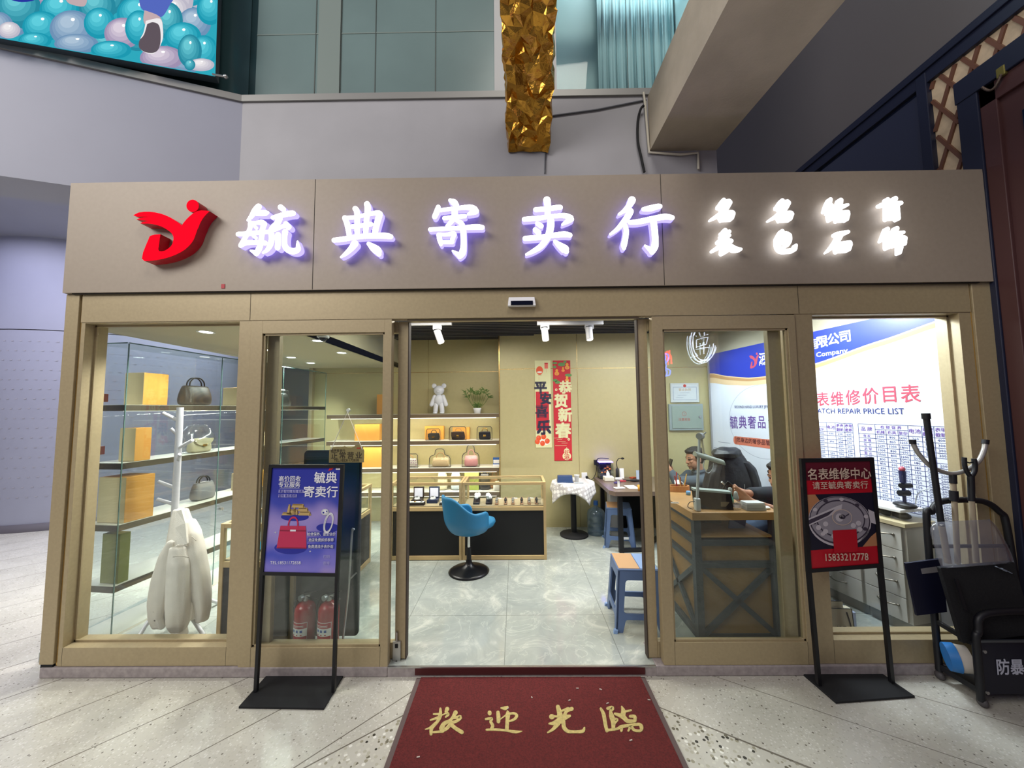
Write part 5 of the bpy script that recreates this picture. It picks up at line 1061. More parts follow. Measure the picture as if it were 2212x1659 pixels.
watch_box(902, 'open walnut watch box with a steel watch, nearer the door stile'); watch_box(936, 'open navy watch box with pale lining next to the blue chair back', base=mat('navy_box', '#1e2744', .4))
def tray(px0, px1, lab, n_):
    a, b = at(px0, 1090, 1.58).x, at(px1, 1090, 1.58).x; r = thing('watch_tray', lab, 'tray', ((a+b)/2, 1.57, DZ))
    MB().hexa([(a, 1.535, DZ), (b, 1.535, DZ), (b, 1.608, DZ), (a, 1.608, DZ), (a+.004, 1.54, DZ+.026), (b-.004, 1.54, DZ+.026), (b-.004, 1.605, DZ+.03), (a+.004, 1.605, DZ+.03)]).build('tray_body', WATB, r, bevel=.002)
    MB().box(a+.01, b-.01, 1.546, 1.6, DZ+.027, DZ+.031).build('pad', WHV, r)
    for i in range(n_):
        x = a+(b-a)*(i+.5)/n_; MB().cyl((x, 1.57, DZ+.031), (x, 1.57, DZ+.038), .011, .011, 14).bar((x, 1.548, DZ+.033), (x, 1.598, DZ+.034), .009, .003).build('watch', STEEL if i % 2 else GOLDH, r)
tray(862, 918, 'dark wooden tray of watches at the door end of the counter', 4); tray(950, 991, 'dark wooden tray of watches partly behind the blue chair back', 3)
for i, (px, lab) in enumerate(((1030, 'wooden stand carrying a white wrapped watch cushion, nearest the counter post'), (1057, 'wooden stand carrying a white wrapped watch cushion, beside the row of small watches'))):
    c = at(px, 1080, 1.6); r = thing('watch_stand', lab, 'watch stand', (c.x, 1.6, DZ))
    MB().hexa([(c.x-.035, 1.56, DZ), (c.x+.03, 1.56, DZ), (c.x+.03, 1.66, DZ), (c.x-.035, 1.66, DZ), (c.x-.035, 1.56, DZ+.02), (c.x+.03, 1.56, DZ+.02), (c.x+.03, 1.66, DZ+.06), (c.x-.035, 1.66, DZ+.06)]).build('block', WATB, r, bevel=.003)
    q = MB(); rr = random.Random(i)
    for k in range(7): q.sph((c.x+rr.uniform(-.02, .02), 1.60+rr.uniform(-.03, .04), DZ+.055+rr.uniform(0, .035)), rr.uniform(.014, .022), 10, 7)
    q.build('white_wrap', WHITEPAP, r)
for i, px in enumerate((1073, 1092, 1108, 1127, 1143, 1159)):
    c = at(px, 1084, 1.58); r = thing('watch_stand', f"small watch wedge, {['first','second','third','fourth','fifth','last'][i]} in the counter row running towards the round table", 'watch stand', (c.x, 1.58, DZ), 0, 'row of small watches')
    MB().hexa([(c.x-.018, 1.55, DZ), (c.x+.018, 1.55, DZ), (c.x+.018, 1.64, DZ), (c.x-.018, 1.64, DZ), (c.x-.016, 1.55, DZ+.01), (c.x+.016, 1.55, DZ+.01), (c.x+.016, 1.64, DZ+.055), (c.x-.016, 1.64, DZ+.055)]).build('wedge', mat('light_brown_wedge', '#9a7458', .5), r, bevel=.002)
    u = Vector((0, .09, .045)).normalized(); n_ = Vector((0, -u.z, u.y)); cc = Vector((c.x, 1.595, DZ+.036)); 
    MB().bar(cc-u*.04, cc+u*.04, .014, .004, 0, n_).cyl(cc, cc+n_*.008, .015, .015, 16).build('watch', BLKL if i % 2 else STEEL, r)
    if i in (0, 2, 4): MB().bar(cc+u*.03+X_*.01, cc+u*.045+X_*.045+Z_*-.012, .01, .002, 0, n_).build('price_tag', WHITEPAP, r)
c = at(1168, 1084, 1.57); r = thing('watch_stand', 'clear acrylic stand with a steel watch at the wall end of the glass counter', 'watch stand', (c.x-.01, 1.58, DZ))
MB().box(c.x-.03, c.x+.0, 1.55, 1.62, DZ, DZ+.05).build('acrylic_block', CLEARP, r); MB().ring((c.x-.015, 1.575, DZ+.06), X_*.022, Z_*.022, .2, 20).build('watch', STEEL, r)
a = at(458, 1152, .5); r = thing('tablet', 'tablet with a glowing turquoise screen lying in the long glass counter', 'tablet', (-1.83, .42, DZ))
MB().box(-1.9, -1.73, .36, .6, DZ, DZ+.01).build('case', BLACK, r); MB().box(-1.89, -1.74, .37, .59, DZ+.01, DZ+.0115).build('screen', emat('turquoise_screen', '#18b6d8', 1.3), r)
for i, (x, y, lab) in enumerate(((-1.6, 1.0, 'silver pen tray in the long glass counter behind the easel board'), (-1.62, 1.25, 'silver watch tray in the far end of the long glass counter'))):
    r = thing('jewel_tray', lab, 'tray', (x, y, DZ)); MB().box(x-.1, x+.1, y-.08, y+.08, DZ, DZ+.014).build('tray_body', mat('pale_grey_tray', '#b9bcc0', .4), r, bevel=.003)
    m = MB(); [m.cyl((x-.08, y-.06+.03*k, DZ+.02), (x+.08, y-.06+.03*k, DZ+.02), .005) for k in range(4)]; m.build('pens', STEEL, r)
# ================================================================== COAT RACK + WHITE JACKET
WMET = mat('white_lacquer', '#dcdde4', .35)
cx_, cy_ = -2.255, .40
def rk(px, py): return at(px, py, cy_)
cr = thing('coat_rack', 'white tree-shaped coat rack with short pegs behind the front window', 'coat rack', (rk(375, 1120).x, cy_, FZ))
pt, pb = rk(386, 880), rk(371, 1390); pb = Vector((rk(374, 1250).x, cy_, .30)); pt.x = pb.x = (pt.x+pb.x)/2; TOPZ = pt.z
MB().cyl(pb, pt, .022, .02, 16).build('pole', WMET, cr)
for (p0, p1) in (((383, 910), (352, 892)), ((381, 940), (370, 925)), ((381, 968), (418, 950)), ((380, 997), (393, 980)), ((377, 1055), (349, 1038)), ((376, 1090), (349, 1076))):
    a, b = rk(*p0), rk(*p1); a.x = pb.x+(a.x-rk(p0[0], p0[1]).x); s_ = .05 if p1[0] < 382 else -.05
    MB().cyl((pb.x, cy_, a.z), (pb.x+(b.x-rk(380, p1[1]).x), cy_-.03, b.z), .012, .011, 10).build('peg', WMET, cr)
for (px, py) in ((285, 1398), (440, 1372)):
    b = atz(px, py, FZ+.012); MB().cyl((pb.x, cy_, .33), b, .013, .012, 10).build('foot', WMET, cr)
MB().cyl((pb.x, cy_, .33), (pb.x+.1, cy_+.3, FZ+.012), .013, .012, 10).build('foot', WMET, cr)
JW = mat('white_cotton_twill', '#e4ded4', .85, bump=(260, .25), noise=(12, .05))
jy = cy_-.10
jk = thing('jacket', 'off-white casual jacket hanging from the lowest pegs of the white coat rack', 'jacket', (pb.x+.03, jy, .2))
def loft(rings, n=28, fold=.05, nf=5, seed=1., Yc=None, power=.8):
    """cloth tube through rings (px, py, half width in px, half depth in m, y shift): soft folds run down it"""
    rs = []
    for k in range(len(rings)-1):
        for t in range(5): rs.append([a+(b-a)*(t/5) for a, b in zip(rings[k], rings[k+1])])
    rs.append(list(rings[-1])); vs = []
    for j, (px, py, hw_, dp, dy) in enumerate(rs):
        y = Yc+dy; c0 = at(px, py, y); w_ = (at(px+hw_, py, y)-at(px-hw_, py, y)).length/2
        for i in range(n):
            a = 2*PI*i/n; f_ = 1+fold*math.sin(nf*a+seed+j*.13)+fold*.6*math.sin((nf*2+1)*a+seed*2-j*.21)
            ca, sa = math.cos(a), math.sin(a); ca = abs(ca)**power*(1 if ca > 0 else -1); sa = abs(sa)**power*(1 if sa > 0 else -1)
            vs.append(c0+Vector((w_*ca*f_, dp*sa*f_, .004*math.sin(3*a+seed+j*.5))))
    K = len(rs); fs = [(j*n+i, j*n+(i+1) % n, (j+1)*n+(i+1) % n, (j+1)*n+i) for j in range(K-1) for i in range(n)]+[list(range(n))[::-1], [(K-1)*n+i for i in range(n)]]
    return MB().add(vs, fs, 0, True)
loft([(391, 1098, 13, .03, .02), (393, 1125, 19, .05, .01), (396, 1160, 26, .07, 0), (396, 1200, 33, .08, 0), (397, 1250, 36, .085, 0), (398, 1300, 38, .085, 0), (400, 1335, 36, .08, 0)], fold=.05, Yc=jy+.03).build('body', JW, jk, sub=1)
loft([(407, 1122, 10, .04, 0), (416, 1150, 13, .05, -.02), (423, 1190, 15, .055, -.03), (430, 1235, 16, .055, -.03), (436, 1285, 15, .05, -.03), (439, 1315, 12, .042, -.03), (437, 1342, 9, .035, -.03)], fold=.04, nf=4, seed=2, Yc=jy).build('sleeve', JW, jk, sub=1)
loft([(375, 1165, 8, .03, -.03), (362, 1200, 15, .035, -.04), (350, 1250, 19, .04, -.05), (341, 1300, 18, .04, -.05), (338, 1335, 14, .035, -.05), (346, 1357, 12, .028, -.05)], fold=.06, nf=3, seed=.4, Yc=jy).build('front_panel', JW, jk, sub=1)
loft([(388, 1178, 16, .04, -.07), (389, 1215, 21, .055, -.085), (388, 1265, 22, .06, -.09), (386, 1310, 22, .06, -.09), (385, 1345, 20, .055, -.085), (385, 1362, 13, .04, -.08)], fold=.05, nf=5, seed=1.2, Yc=jy).build('sleeve', JW, jk, sub=1)
loft([(387, 1358, 12, .04, -.08), (388, 1370, 14, .04, -.08), (388, 1374, 12, .036, -.08)], fold=.08, nf=9, seed=0, Yc=jy).build('cuff', JW, jk, sub=1)
def J(px, py, dy=0.): p = at(px, py, jy+dy); return p
MB().prism([J(381, 1104, -.05), J(392, 1101, -.055), J(400, 1130, -.085), J(404, 1176, -.115), J(382, 1176, -.118), J(378, 1140, -.09)], (0, .014, 0)).build('collar', JW, jk, bevel=.006)
MB().tube([J(374, 1203, -.145), J(389, 1201, -.155), J(408, 1204, -.15)], .003, 6, smooth=4).tube([J(382, 1179, -.122), J(404, 1179, -.119)], .003, 6).tube([J(415, 1160, -.085), J(424, 1168, -.09)], .0025, 6).build('seam', mat('jacket_seam', '#a9a295', .9), jk)
for k in range(4): MB().sph(J(329+1.8*(3-k), 1340-k*19, -.06-.02), .006, 8, 6).build('button', mat('jacket_button', '#7c766c', .5), jk)
# ================================================================== FIRE EXTINGUISHERS, EASEL BOARD, OPEN SIGN
FR = mat('fire_red', '#a3141f', .25, coat=.4)
def extinguisher(x, y, lab):
    r = thing('fire_extinguisher', lab, 'fire extinguisher', (x, y, FZ)); R_ = .062; c = Vector((x, y, FZ)); hb = .235
    MB().lathe([(0, 0), (R_-.004, 0), (R_, .006), (R_, hb), (R_*.93, hb+.025), (R_*.7, hb+.045), (R_*.32, hb+.056), (.016, hb+.06), (0, hb+.06)], c, 32).build('cylinder', FR, r)
    MB().cyl(c+Z_*(hb+.055), c+Z_*(hb+.09), .015, .013).bar(c+Vector((-.02, 0, hb+.083)), c+Vector((.03, 0, hb+.09)), .018, .018).build('valve', STEEL, r)
    MB().bar(c+Vector((-.01, 0, hb+.105)), c+Vector((.085, -.02, hb+.125)), .014, .005).bar(c+Vector((0, 0, hb+.088)), c+Vector((.08, -.02, hb+.075)), .014, .005).build('lever', BLACK, r)
    MB().cyl(c+Vector((-.012, -.012, hb+.085)), c+Vector((-.02, -.032, hb+.085)), .017, .017, 16).build('gauge', mat('gauge_grey', '#9fa5a4', .3, .5), r)
    MB().tube([c+Vector((-.015, .01, hb+.08)), c+Vector((-.05, .01, hb+.07)), c+Vector((-.068, .0, hb+.02)), c+Vector((-.069, .02, hb-.12))], .008, 8, smooth=5).build('hose', BLACK, r)
    def band(z0, z1, a0, a1, k, mt, nm, mb=None):
        m = mb or MB(); vs = []; n_ = 12
        for i in range(n_+1): a = a0+(a1-a0)*i/n_; d = Vector((math.cos(a), math.sin(a), 0))*(R_+.0006*k); vs += [c+d+Z_*z0, c+d+Z_*z1]
        m.add(vs, [(2*i, 2*i+2, 2*i+3, 2*i+1) for i in range(n_)], mt, True); return m
    f0, f1 = -PI*.98, -PI*.27; m = band(.045, .19, f0, f1, 1, 1, '')
    band(.048, .187, f0+.04, f1-.04, 2, 2, '', m); band(.11, .155, f0+.04, f1-.04, 3, 1, '', m); band(.048, .066, f0+.04, f1-.04, 3, 3, '', m); band(.066, .074, f0+.04, f1-.04, 4, 4, '', m)
    for a in (-2.2, -1.8, -1.4): band(.133, .147, a-.11, a+.11, 5, 5, '', m); band(.115, .121, a-.08, a+.08, 5, 2, '', m)
    band(.170, .173, -2.6, -1.2, 5, 1, '', m); band(.163, .165, -2.6, -1.2, 5, 1, '', m)
    m.build('label', [FR, WHITEPAP, mat('label_red', '#ad2430', .4), mat('label_blue', '#3f86c4', .4), mat('label_gold', '#b89a4a', .4), mat('label_icon_blue', '#3a5fb0', .4)], r)
extinguisher(-1.345, .166, 'red fire extinguisher with white label on the shop floor, the fully visible one'); extinguisher(-1.195, .166, 'red fire extinguisher partly behind the post of the blue poster stand')
TEALB = mat('dark_teal_board', '#18262c', .35); 
eb = thing('easel_board', 'dark teal rounded easel board on silver legs behind the fire extinguishers', 'easel', (-1.25, .26, FZ))
def rrect(x0, x1, z0, z1, y0, y1, rad, n_=6):
    pts = []
    for cx2, cz2, a0 in ((x1-rad, z1-rad, 0), (x0+rad, z1-rad, PI/2), (x0+rad, z0+rad, PI), (x1-rad, z0+rad, 1.5*PI)):
        for i in range(n_+1): a = a0+PI/2*i/n_; z = cz2+rad*math.sin(a); t = (z-z0)/(z1-z0); pts.append((cx2+rad*math.cos(a), y0+(y1-y0)*t, z))
    return pts
A0, A1 = at(657, 973, .26), at(774, 1352, .26)
MB().prism([rrect(A0.x, A1.x+.0, FZ+.02, A0.z, .262, .262, .03)], (0, .014, 0)).build('board', TEALB, eb)
MB().prism([rrect(A0.x+.012, A1.x-.012, .62, A0.z-.012, .2585, .2585, .02)], (0, .004, 0)).build('writing_panel', mat('teal_blackboard', '#22383f', .25), eb)
for px0, py0, px1, py1 in ((765, 1145, 742, 1388),):
    a, b = at(px0, py0, .235), at(px1, py1, .235); a2 = at(738, 1160, .40)
    MB().tube([a, a+Vector((-.012, -.004, -.02)), a.lerp(b, .5), b+Z_*.06, b+Vector((-.01, 0, .012)), b+Vector((-.05, 0, .008))], .007, 8, smooth=5).build('leg', STEEL, eb)
    MB().tube([at(770, 1237, .24), at(754, 1253, .236)], .005, 8).build('brace', STEEL, eb)
for py in (1258, 1268): MB().sph(at(727, py, .247), .006, 8, 6).build('screw', STEEL, eb)
# hanging acrylic sign on the side light
GY = .012
a, b = at(711, 972, GY), at(786, 999, GY); hk = at(752, 886, GY)
sg = thing('open_sign', 'pale gold acrylic open-for-business sign hanging by a cord on the glass', 'sign', ((a.x+b.x)/2, GY, b.z))
pts = [(a.x, GY, b.z), (b.x, GY, b.z), (b.x, GY, a.z-.006), (b.x-.012, GY, a.z+.018), (b.x-.03, GY, a.z+.03), (b.x-.055, GY, a.z+.026), (b.x-.075, GY, a.z+.012), (b.x-.1, GY, a.z+.014), (b.x-.12, GY, a.z+.024), (b.x-.14, GY, a.z+.016), (b.x-.165, GY, a.z+.02), (b.x-.19, GY, a.z+.016), (a.x+.012, GY, a.z+.010), (a.x, GY, a.z-.004)]
MB().prism([pts], (0, .004, 0)).build('plate', mat('gold_acrylic', '#8f8458', .3), sg)
t_ = MB(); mid = (a.x+b.x)/2; BRN = mat('brown_letters', '#3d3524', .5)
t_.text('正常营业', (mid, GY-.001, (a.z+b.z)/2+.006), X_, Z_, .044, 0, bold=.02, sp=1.25); t_.text('TEL:18531172838', (mid, GY-.001, b.z+.014), X_, Z_, .021, 0, bold=.02); t_.text('毓典寄卖行', (a.x+.055, GY-.001, a.z-.004), X_, Z_, .018, 0, bold=.01)
t_.poly([(b.x-.045, GY-.001, a.z+.006), (b.x-.02, GY-.001, a.z+.006), (b.x-.02, GY-.001, a.z+.013), (b.x-.045, GY-.001, a.z+.013)], 1); t_.build('lettering', [BRN, mat('red_mark', '#b0342a', .5)], sg)
MB().tube([(a.x+.012, GY, a.z), hk+Vector((-.003, -.002, -.012)), (b.x-.01, GY, a.z)], .0022, 6).build('cord', mat('white_cord', '#e4e2da', .7), sg)
MB().cyl(hk+Y_*.008, hk-Y_*.004, .012, .010, 16).bar(hk-Z_*.02, hk, .006, .006).build('suction_hook', mat('clear_hook', '#c9cfc4', .15), sg)
# ================================================================== RIGHT WALL GRAPHIC
def rwp(px, py, off=.002): return onplane(px, py, RA+RN*off, RN)
def uz(px, py): p = rwp(px, py, 0); return ((p-RA).dot(RD), p.z)
gw = thing('wall_graphic', 'large printed wall panel with blue header and watch repair price list', 'wall poster', tuple(rw(1.2, FZ, .004)))
PRW = mat('print_white', '#dfe3f0', .45); PBL = mat('print_royal_blue', '#2238a8', .35); PTN = mat('print_tan', '#b98f62', .45); PTL = mat('print_light_tan', '#dcbf98', .45); PNV = mat('print_navy_text', '#38427c', .5); PRD = mat('print_red_text', '#b8455a', .5); POR = mat('print_coral_band', '#d77a63', .5); PPU = mat('print_purple_text', '#6a4a9a', .5); PWT = mat('print_white_text', '#eef0fa', .5); PBK = mat('print_maroon_text', '#5c2f35', .5); PGR = mat('print_grey_line', '#8c93a8', .5)
GM = [PRW, PBL, PTN, PTL, PNV, PRD, POR, PPU, PWT, PBK, PGR]
base = MB(); base.hexa([rw(0, FZ, .003), rw(2.38, FZ, .003), rw(2.38, FZ, .0), rw(0, FZ, .0), rw(0, 2.22, .003), rw(2.38, 2.22, .003), rw(2.38, 2.22, .0), rw(0, 2.22, .0)])
gp = base.build('panel', PRW, gw)
g = MB(); RR_ = -RD
def q(u, z, k=1): return rw(u, z, .003+.0006*k)
def strip(top, bot, k, mi, n_=30):
    for i in range(n_):
        u0, u1 = 2.38-2.38*i/n_, 2.38-2.38*(i+1)/n_
        g.poly([q(u0, bot(u0), k), q(u1, bot(u1), k), q(u1, top(u1), k), q(u0, top(u0), k)], mi)
def interp(pts):
    pts = sorted(pts)
    def f(u):
        if u <= pts[0][0]: return pts[0][1]
        for (a, za), (b, zb_) in zip(pts, pts[1:]):
            if u <= b: t = (u-a)/(b-a); t = t*t*(3-2*t)*.3+t*.7; return za+(zb_-za)*t
        return pts[-1][1]
    return f
fb = interp([uz(1537, 806), uz(1577, 813), uz(1620, 816), uz(1660, 812), uz(1700, 803), uz(1762, 785), uz(1900, 736), uz(2050, 684)])
ft = interp([uz(1537, 827), uz(1577, 832), uz(1620, 833), uz(1660, 829), uz(1700, 823), uz(1762, 808), uz(1900, 764), uz(2052, 715)])
strip(lambda u: 2.22, fb, 1, 1); strip(fb, ft, 1, 3); strip(lambda u: fb(u)-.012, lambda u: fb(u)*.55+ft(u)*.45, 2, 2)
def fit(t, P0, P1, hgt, mi, k=3, bold=.01, res=2):
    P0, P1 = Vector(P0), Vector(P1); m_ = MB(); m_.text(t, (0, 0, 0), X_, Z_, 1, 0, bold=bold, res=res)
    w_ = max(v.x for v in m_.v)-min(v.x for v in m_.v); h_ = max(v.z for v in m_.v)-min(v.z for v in m_.v)
    s_ = hgt/h_; g.text(t, (P0+P1)/2+RN*(.0006*k), RR_, Z_, s_, mi, bold=bold, sx=(P1-P0).length/(w_*s_), res=res)
def hz(px, py0, py1): return uz(px, py0)[1]-uz(px, py1)[1]
for ch, px, py, h0 in (('河', 1649, 773, 22), ('北', 1666, 769, 22), ('毓', 1681, 765, 22), ('典', 1696, 761, 22), ('商', 1716, 755, 23), ('贸', 1737, 749, 23), ('有', 1757, 742, 23), ('限', 1776, 738, 24), ('公', 1800, 732, 24), ('司', 1825, 727, 25)):
    g.text(ch, rwp(px, py, .0055), RR_, Z_, hz(px, py-h0/2, py+h0/2)*1.12, 8, bold=.035, res=3)
fit('Hebei Yudian Trading Company', rwp(1641, 792, .004), rwp(1831, 751, .004), hz(1740, 765, 778), 8, bold=.02)
# emblem
eb_ = [(x, y) for x, y in body]
def emb(x, y, k): return rwp(1617+x/1900*24, 761+(y-120)/1400*36, .004+.0006*k)
m_ = MB(); m_.prism([[emb(x, y, 2) for x, y in eb_]], (0, 0, 0)); g.add(m_.v, m_.f, 5)
g.disc(emb(1410, 240, 2), -RD*.012, Z_*.014, 14, 5)
# centre
g.ring(q(1.60, 1.39, 1), RD*.47, Z_*.39, .008, 60, 10)
fit('SECOND HAND LUXURY JEWELRY', rwp(1587, 882, .004), rwp(1676, 877, .004), hz(1620, 876, 884), 4)
for ch, px in (('毓', 1585), ('典', 1604), ('奢', 1624), ('品', 1645), ('汇', 1668)): g.text(ch, rwp(px, 912, .005), RR_, Z_, hz(px, 898, 926)*1.05, 7, bold=.02, sx=.8, res=3)
a, b = uz(1589, 950), uz(1680, 957); zc_ = a[1]-.005; hh = .047
g.poly([q(a[0], zc_-hh, 2), q(b[0], zc_-hh, 2), q(b[0], zc_+hh, 2), q(a[0], zc_+hh, 2)], 6); g.disc(q(a[0], zc_, 2), RD*.03, Z_*hh, 16, 6)
fit('您身边的奢侈品管家', rwp(1592, 950, .005), rwp(1674, 957, .005), .055, 9, 4)
for (u0, u1, z) in ((2.36, 2.12, 1.04), (2.28, 2.07, 1.12), (2.36, 2.08, .97), (2.2, 2.06, .90), (1.35, 1.1, 1.72), (1.3, 1.12, 1.66)): g.poly([q(u0, z-.003, 1), q(u1, z-.003, 1), q(u1, z+.003, 1), q(u0, z+.003, 1)], 10)
# price list
for ch, px, py, h0 in (('名', 1730, 865, 28), ('表', 1777, 862, 29), ('维', 1808, 861, 30), ('修', 1842, 858, 32), ('价', 1880, 855, 34), ('目', 1921, 852, 36), ('表', 1966, 850, 38)): g.text(ch, rwp(px, py, .005), RR_, Z_, hz(px, py-h0/2, py+h0/2)*1.1, 5, bold=.02, sx=.88, res=3)
fit('WATCH REPAIR PRICE LIST', rwp(1752, 890, .004), rwp(1953, 885, .004), hz(1860, 881, 893), 4)
def line(u0, z0, u1, z1, w=.0032):
    if abs(u0-u1) < 1e-6: g.poly([q(u0+w/2, z1, 2), q(u0-w/2, z1, 2), q(u0-w/2, z0, 2), q(u0+w/2, z0, 2)], 4)
    else: g.poly([q(u0, z0-w/2, 2), q(u1, z0-w/2, 2), q(u1, z0+w/2, 2), q(u0, z0+w/2, 2)], 4)
zt_ = 1.405; RH = .0335; NR = 16
def table(us, names, data, sub=True):
    zb_ = zt_-2*RH*1.12-NR*RH; zh = zt_-2*RH*1.12
    for i, u in enumerate(us): line(u, zt_ if i not in (2, 3) else zt_-RH*1.12, u, zb_)
    line(us[0], zt_, us[-1], zt_); line(us[1], zt_-RH*1.12, us[4], zt_-RH*1.12); um = lambda i: (us[i]+us[i+1])/2
    for r in range(NR+1): line(us[0], zh-r*RH, us[-1], zh-r*RH)
    T = lambda t, u, z, s_, mi=7: g.text(t, q(u, z, 3), RR_, Z_, s_, mi, bold=.015, res=1)
    T('品 牌', um(0), zt_-RH*1.12, .036); T('检 修 保 养', (us[1]+us[4])/2, zt_-RH*.56, .028)
    for i, t in enumerate(('机械', '石英', '复杂')): T(t, um(1+i), zt_-RH*1.68, .028)
    T('电池', um(4), zt_-RH*1.12, .036)
    for i, t in ((5, '表壳'), (6, '表带')): T(t, um(i), zt_-RH*.62, .03); T('翻新' if i == 5 else '截断', um(i), zt_-RH*1.62, .03)
    for r, row in enumerate(data):
        for i, t in enumerate(row):
            if t: g.text(t, q(um(i), zh-(r+.5)*RH, 3), RR_, Z_, .026 if i else .025, 4 if i else 7, bold=.008, res=1)
us2 = [uz(px, 925)[0] for px in (1855, 1891, 1914, 1940, 1962, 1991.5, 2018, 2047)]
d2 = [('帝 舵', '1000', '800', '1600', '260', '600', '400'), ('豪 雅', '1000', '800', '1600', '260', '500', '300'), ('名 士', '1200', '1000', '1800', '260', '500', '300'), ('浪 琴', '1000', '800', '1600', '260', '500', '300'), ('雷 达', '1000', '800', '1600', '260', '', ''), ('天 梭', '800', '600', '1200', '180', '300', '200'), ('美 度', '800', '600', '1200', '180', '300', '200'), ('', '600', '500', '1000', '150', '200', '200')]+[('', '600', '500', '1000', '150', '200', '200')]*8
table(us2, None, d2)
w0 = uz(1843, 925)[0]; us1 = [w0+.62, w0+.50, w0+.41, w0+.32, w0+.215, w0+.14, w0+.065, w0]
d1 = [('', '4000', '3000', '8000', '600', '600', '600'), ('', '2000', '1500', '3000', '', '600', '600'), ('', '2000', '1500', '5000', '600', '600', '600'), ('', '2000', '1500', '5000', '', '600', '600'), ('', '2000', '1500', '5000', '', '600', '600'), ('', '1500', '1200', '4000', '500', '500', '500')]+[('', '1500', '1200', '4000', '500', '500', '500')]*10
table(us1, None, d1)
g.build('printed_picture', GM, gp)
single('metal_corner_trim', MB().bar(rw(2.385, FZ, .012), rw(2.385, 2.22, .012), .02, .02), STEEL, 'thin steel strip at the inner corner beside the printed wall panel', 'trim strip')
# certificate and electric box on the back wall
def wallrect(px0, py0, px1, py1, Y): a, b = at(px0, py0, Y), at(px1, py1, Y); return a.x, b.x, b.z, a.z
x0, x1, z0, z1 = wallrect(1447, 828, 1510, 869, 2.49); ce = thing('certificate', 'pale framed certificate with a red emblem above the grey electric box', 'certificate', ((x0+x1)/2, 2.49, z0))
MB().box(x0, x1, 2.478, 2.4985, z0, z1).build('frame', mat('pale_frame', '#c4c8c6', .3), ce, bevel=.003)
m = MB().box(x0+.02, x1-.02, 2.4765, 2.478, z0+.02, z1-.02); m.box(x0+.03, x1-.03, 2.476, 2.4766, z0+.03, z1-.05, 1).box(x0+.036, x1-.036, 2.4755, 2.4762, z0+.036, z1-.056, 0); m.disc(((x0+x1)/2, 2.4755, z1-.035), X_*.02, Z_*.02, 16, 2); m.text('营业执照', ((x0+x1)/2, 2.475, z1-.085), X_, Z_, .04, 3)
for k in range(3): m.box(x0+.06+.03*k, x0+.16+.04*k, 2.475, 2.4754, z0+.06+.03*k, z0+.064+.03*k, 1)
m.build('paper', [mat('certificate_paper', '#c9d0d3', .6), mat('certificate_line', '#8d96a8', .6), mat('emblem_red', '#c0392e', .5), mat('certificate_gold', '#b48a4a', .5)], ce)
x0, x1, z0, z1 = wallrect(1443, 873, 1518, 929, 2.49); eb = thing('electric_box', 'grey electric panel box with a red warning mark on the back wall', 'electric box', ((x0+x1)/2, 2.49, z0))
EG = mat('electric_grey', '#8b989a', .45); MB().box(x0, x1, 2.46, 2.4985, z0, z1).build('box', EG, eb, bevel=.004); MB().box(x0+.03, x1-.025, 2.452, 2.462, z0+.025, z1-.025).build('door', mat('electric_door', '#87978f', .45), eb, bevel=.003)
m = MB(); cx = (x0+x1)/2-.03; m.ring((cx, 2.4515, z0+.21), X_*.028, Z_*.028, .15, 20).text('!', (cx, 2.4513, z0+.21), X_, Z_, .04).text('注意安全', (cx, 2.4513, z0+.14), X_, Z_, .038, bold=.01); m.build('lettering', mat('warning_red', '#9c3a36', .5), eb); MB().cyl((x1-.05, 2.452, z0+.17), (x1-.05, 2.443, z0+.17), .014).build('lock', STEEL, eb)
# wall socket with plug
x0, x1, z0, z1 = wallrect(1258, 1023, 1267, 1034, 2.49); so = thing('wall_socket', 'white wall socket with a black plug above the round table', 'socket', (x0, 2.49, z0)); MB().box(x0-.01, x1+.01, 2.49, 2.4985, z0-.01, z1+.012).build('plate', WHITE, so, bevel=.003); MB().box(x1-.012, x1+.016, 2.465, 2.49, z0+.005, z0+.035).build('plug', BLACKM, so, bevel=.004)
single('power_cord', MB().tube([(x1+.016, 2.475, z0+.02), (x1+.05, 2.47, z0-.01), (x1+.09, 2.47, z0+.02), (x1+.12, 2.46, z0+.10), (at(1288, 1008, 2.44).x, 2.44, at(1288, 1008, 2.44).z)], .004, 6, smooth=5), BLACKM, 'thin black cord from the wall socket up to the aquarium lamp', 'cord')
# ================================================================== BLUE SWIVEL CHAIR
BLUE = mat('blue_leatherette', '#2a7aa6', .42, bump=(220, .12)); 
cb = atz(1012, 1238, FZ); ch = thing('swivel_chair', 'blue upholstered swivel chair with curved back before the glass counters', 'chair', (cb.x, cb.y+.03, FZ)); c = Vector((cb.x, cb.y+.03, FZ))
MB().lathe([(.185, 0), (.188, .008), (.165, .022), (.09, .04), (.045, .06), (.03, .085), (.024, .11)], c, 36).build('base', mat('black_gloss_base', '#131316', .3), ch)
MB().cyl(c+Z_*.10, c+Z_*.22, .022).build('lower_column', BLACK, ch); MB().cyl(c+Z_*.22, c+Z_*.39, .014).build('gas_lift', CHROME, ch)
sz = .395; fa = math.radians(36)   # the seat looks to the right and a little to the street
fx = Vector((math.cos(fa), math.sin(fa), 0)); fy = Vector((-fx.y, fx.x, 0)); cc = c+Z_*sz-fx*.0
N_, Mv = 40, 10; vs = []
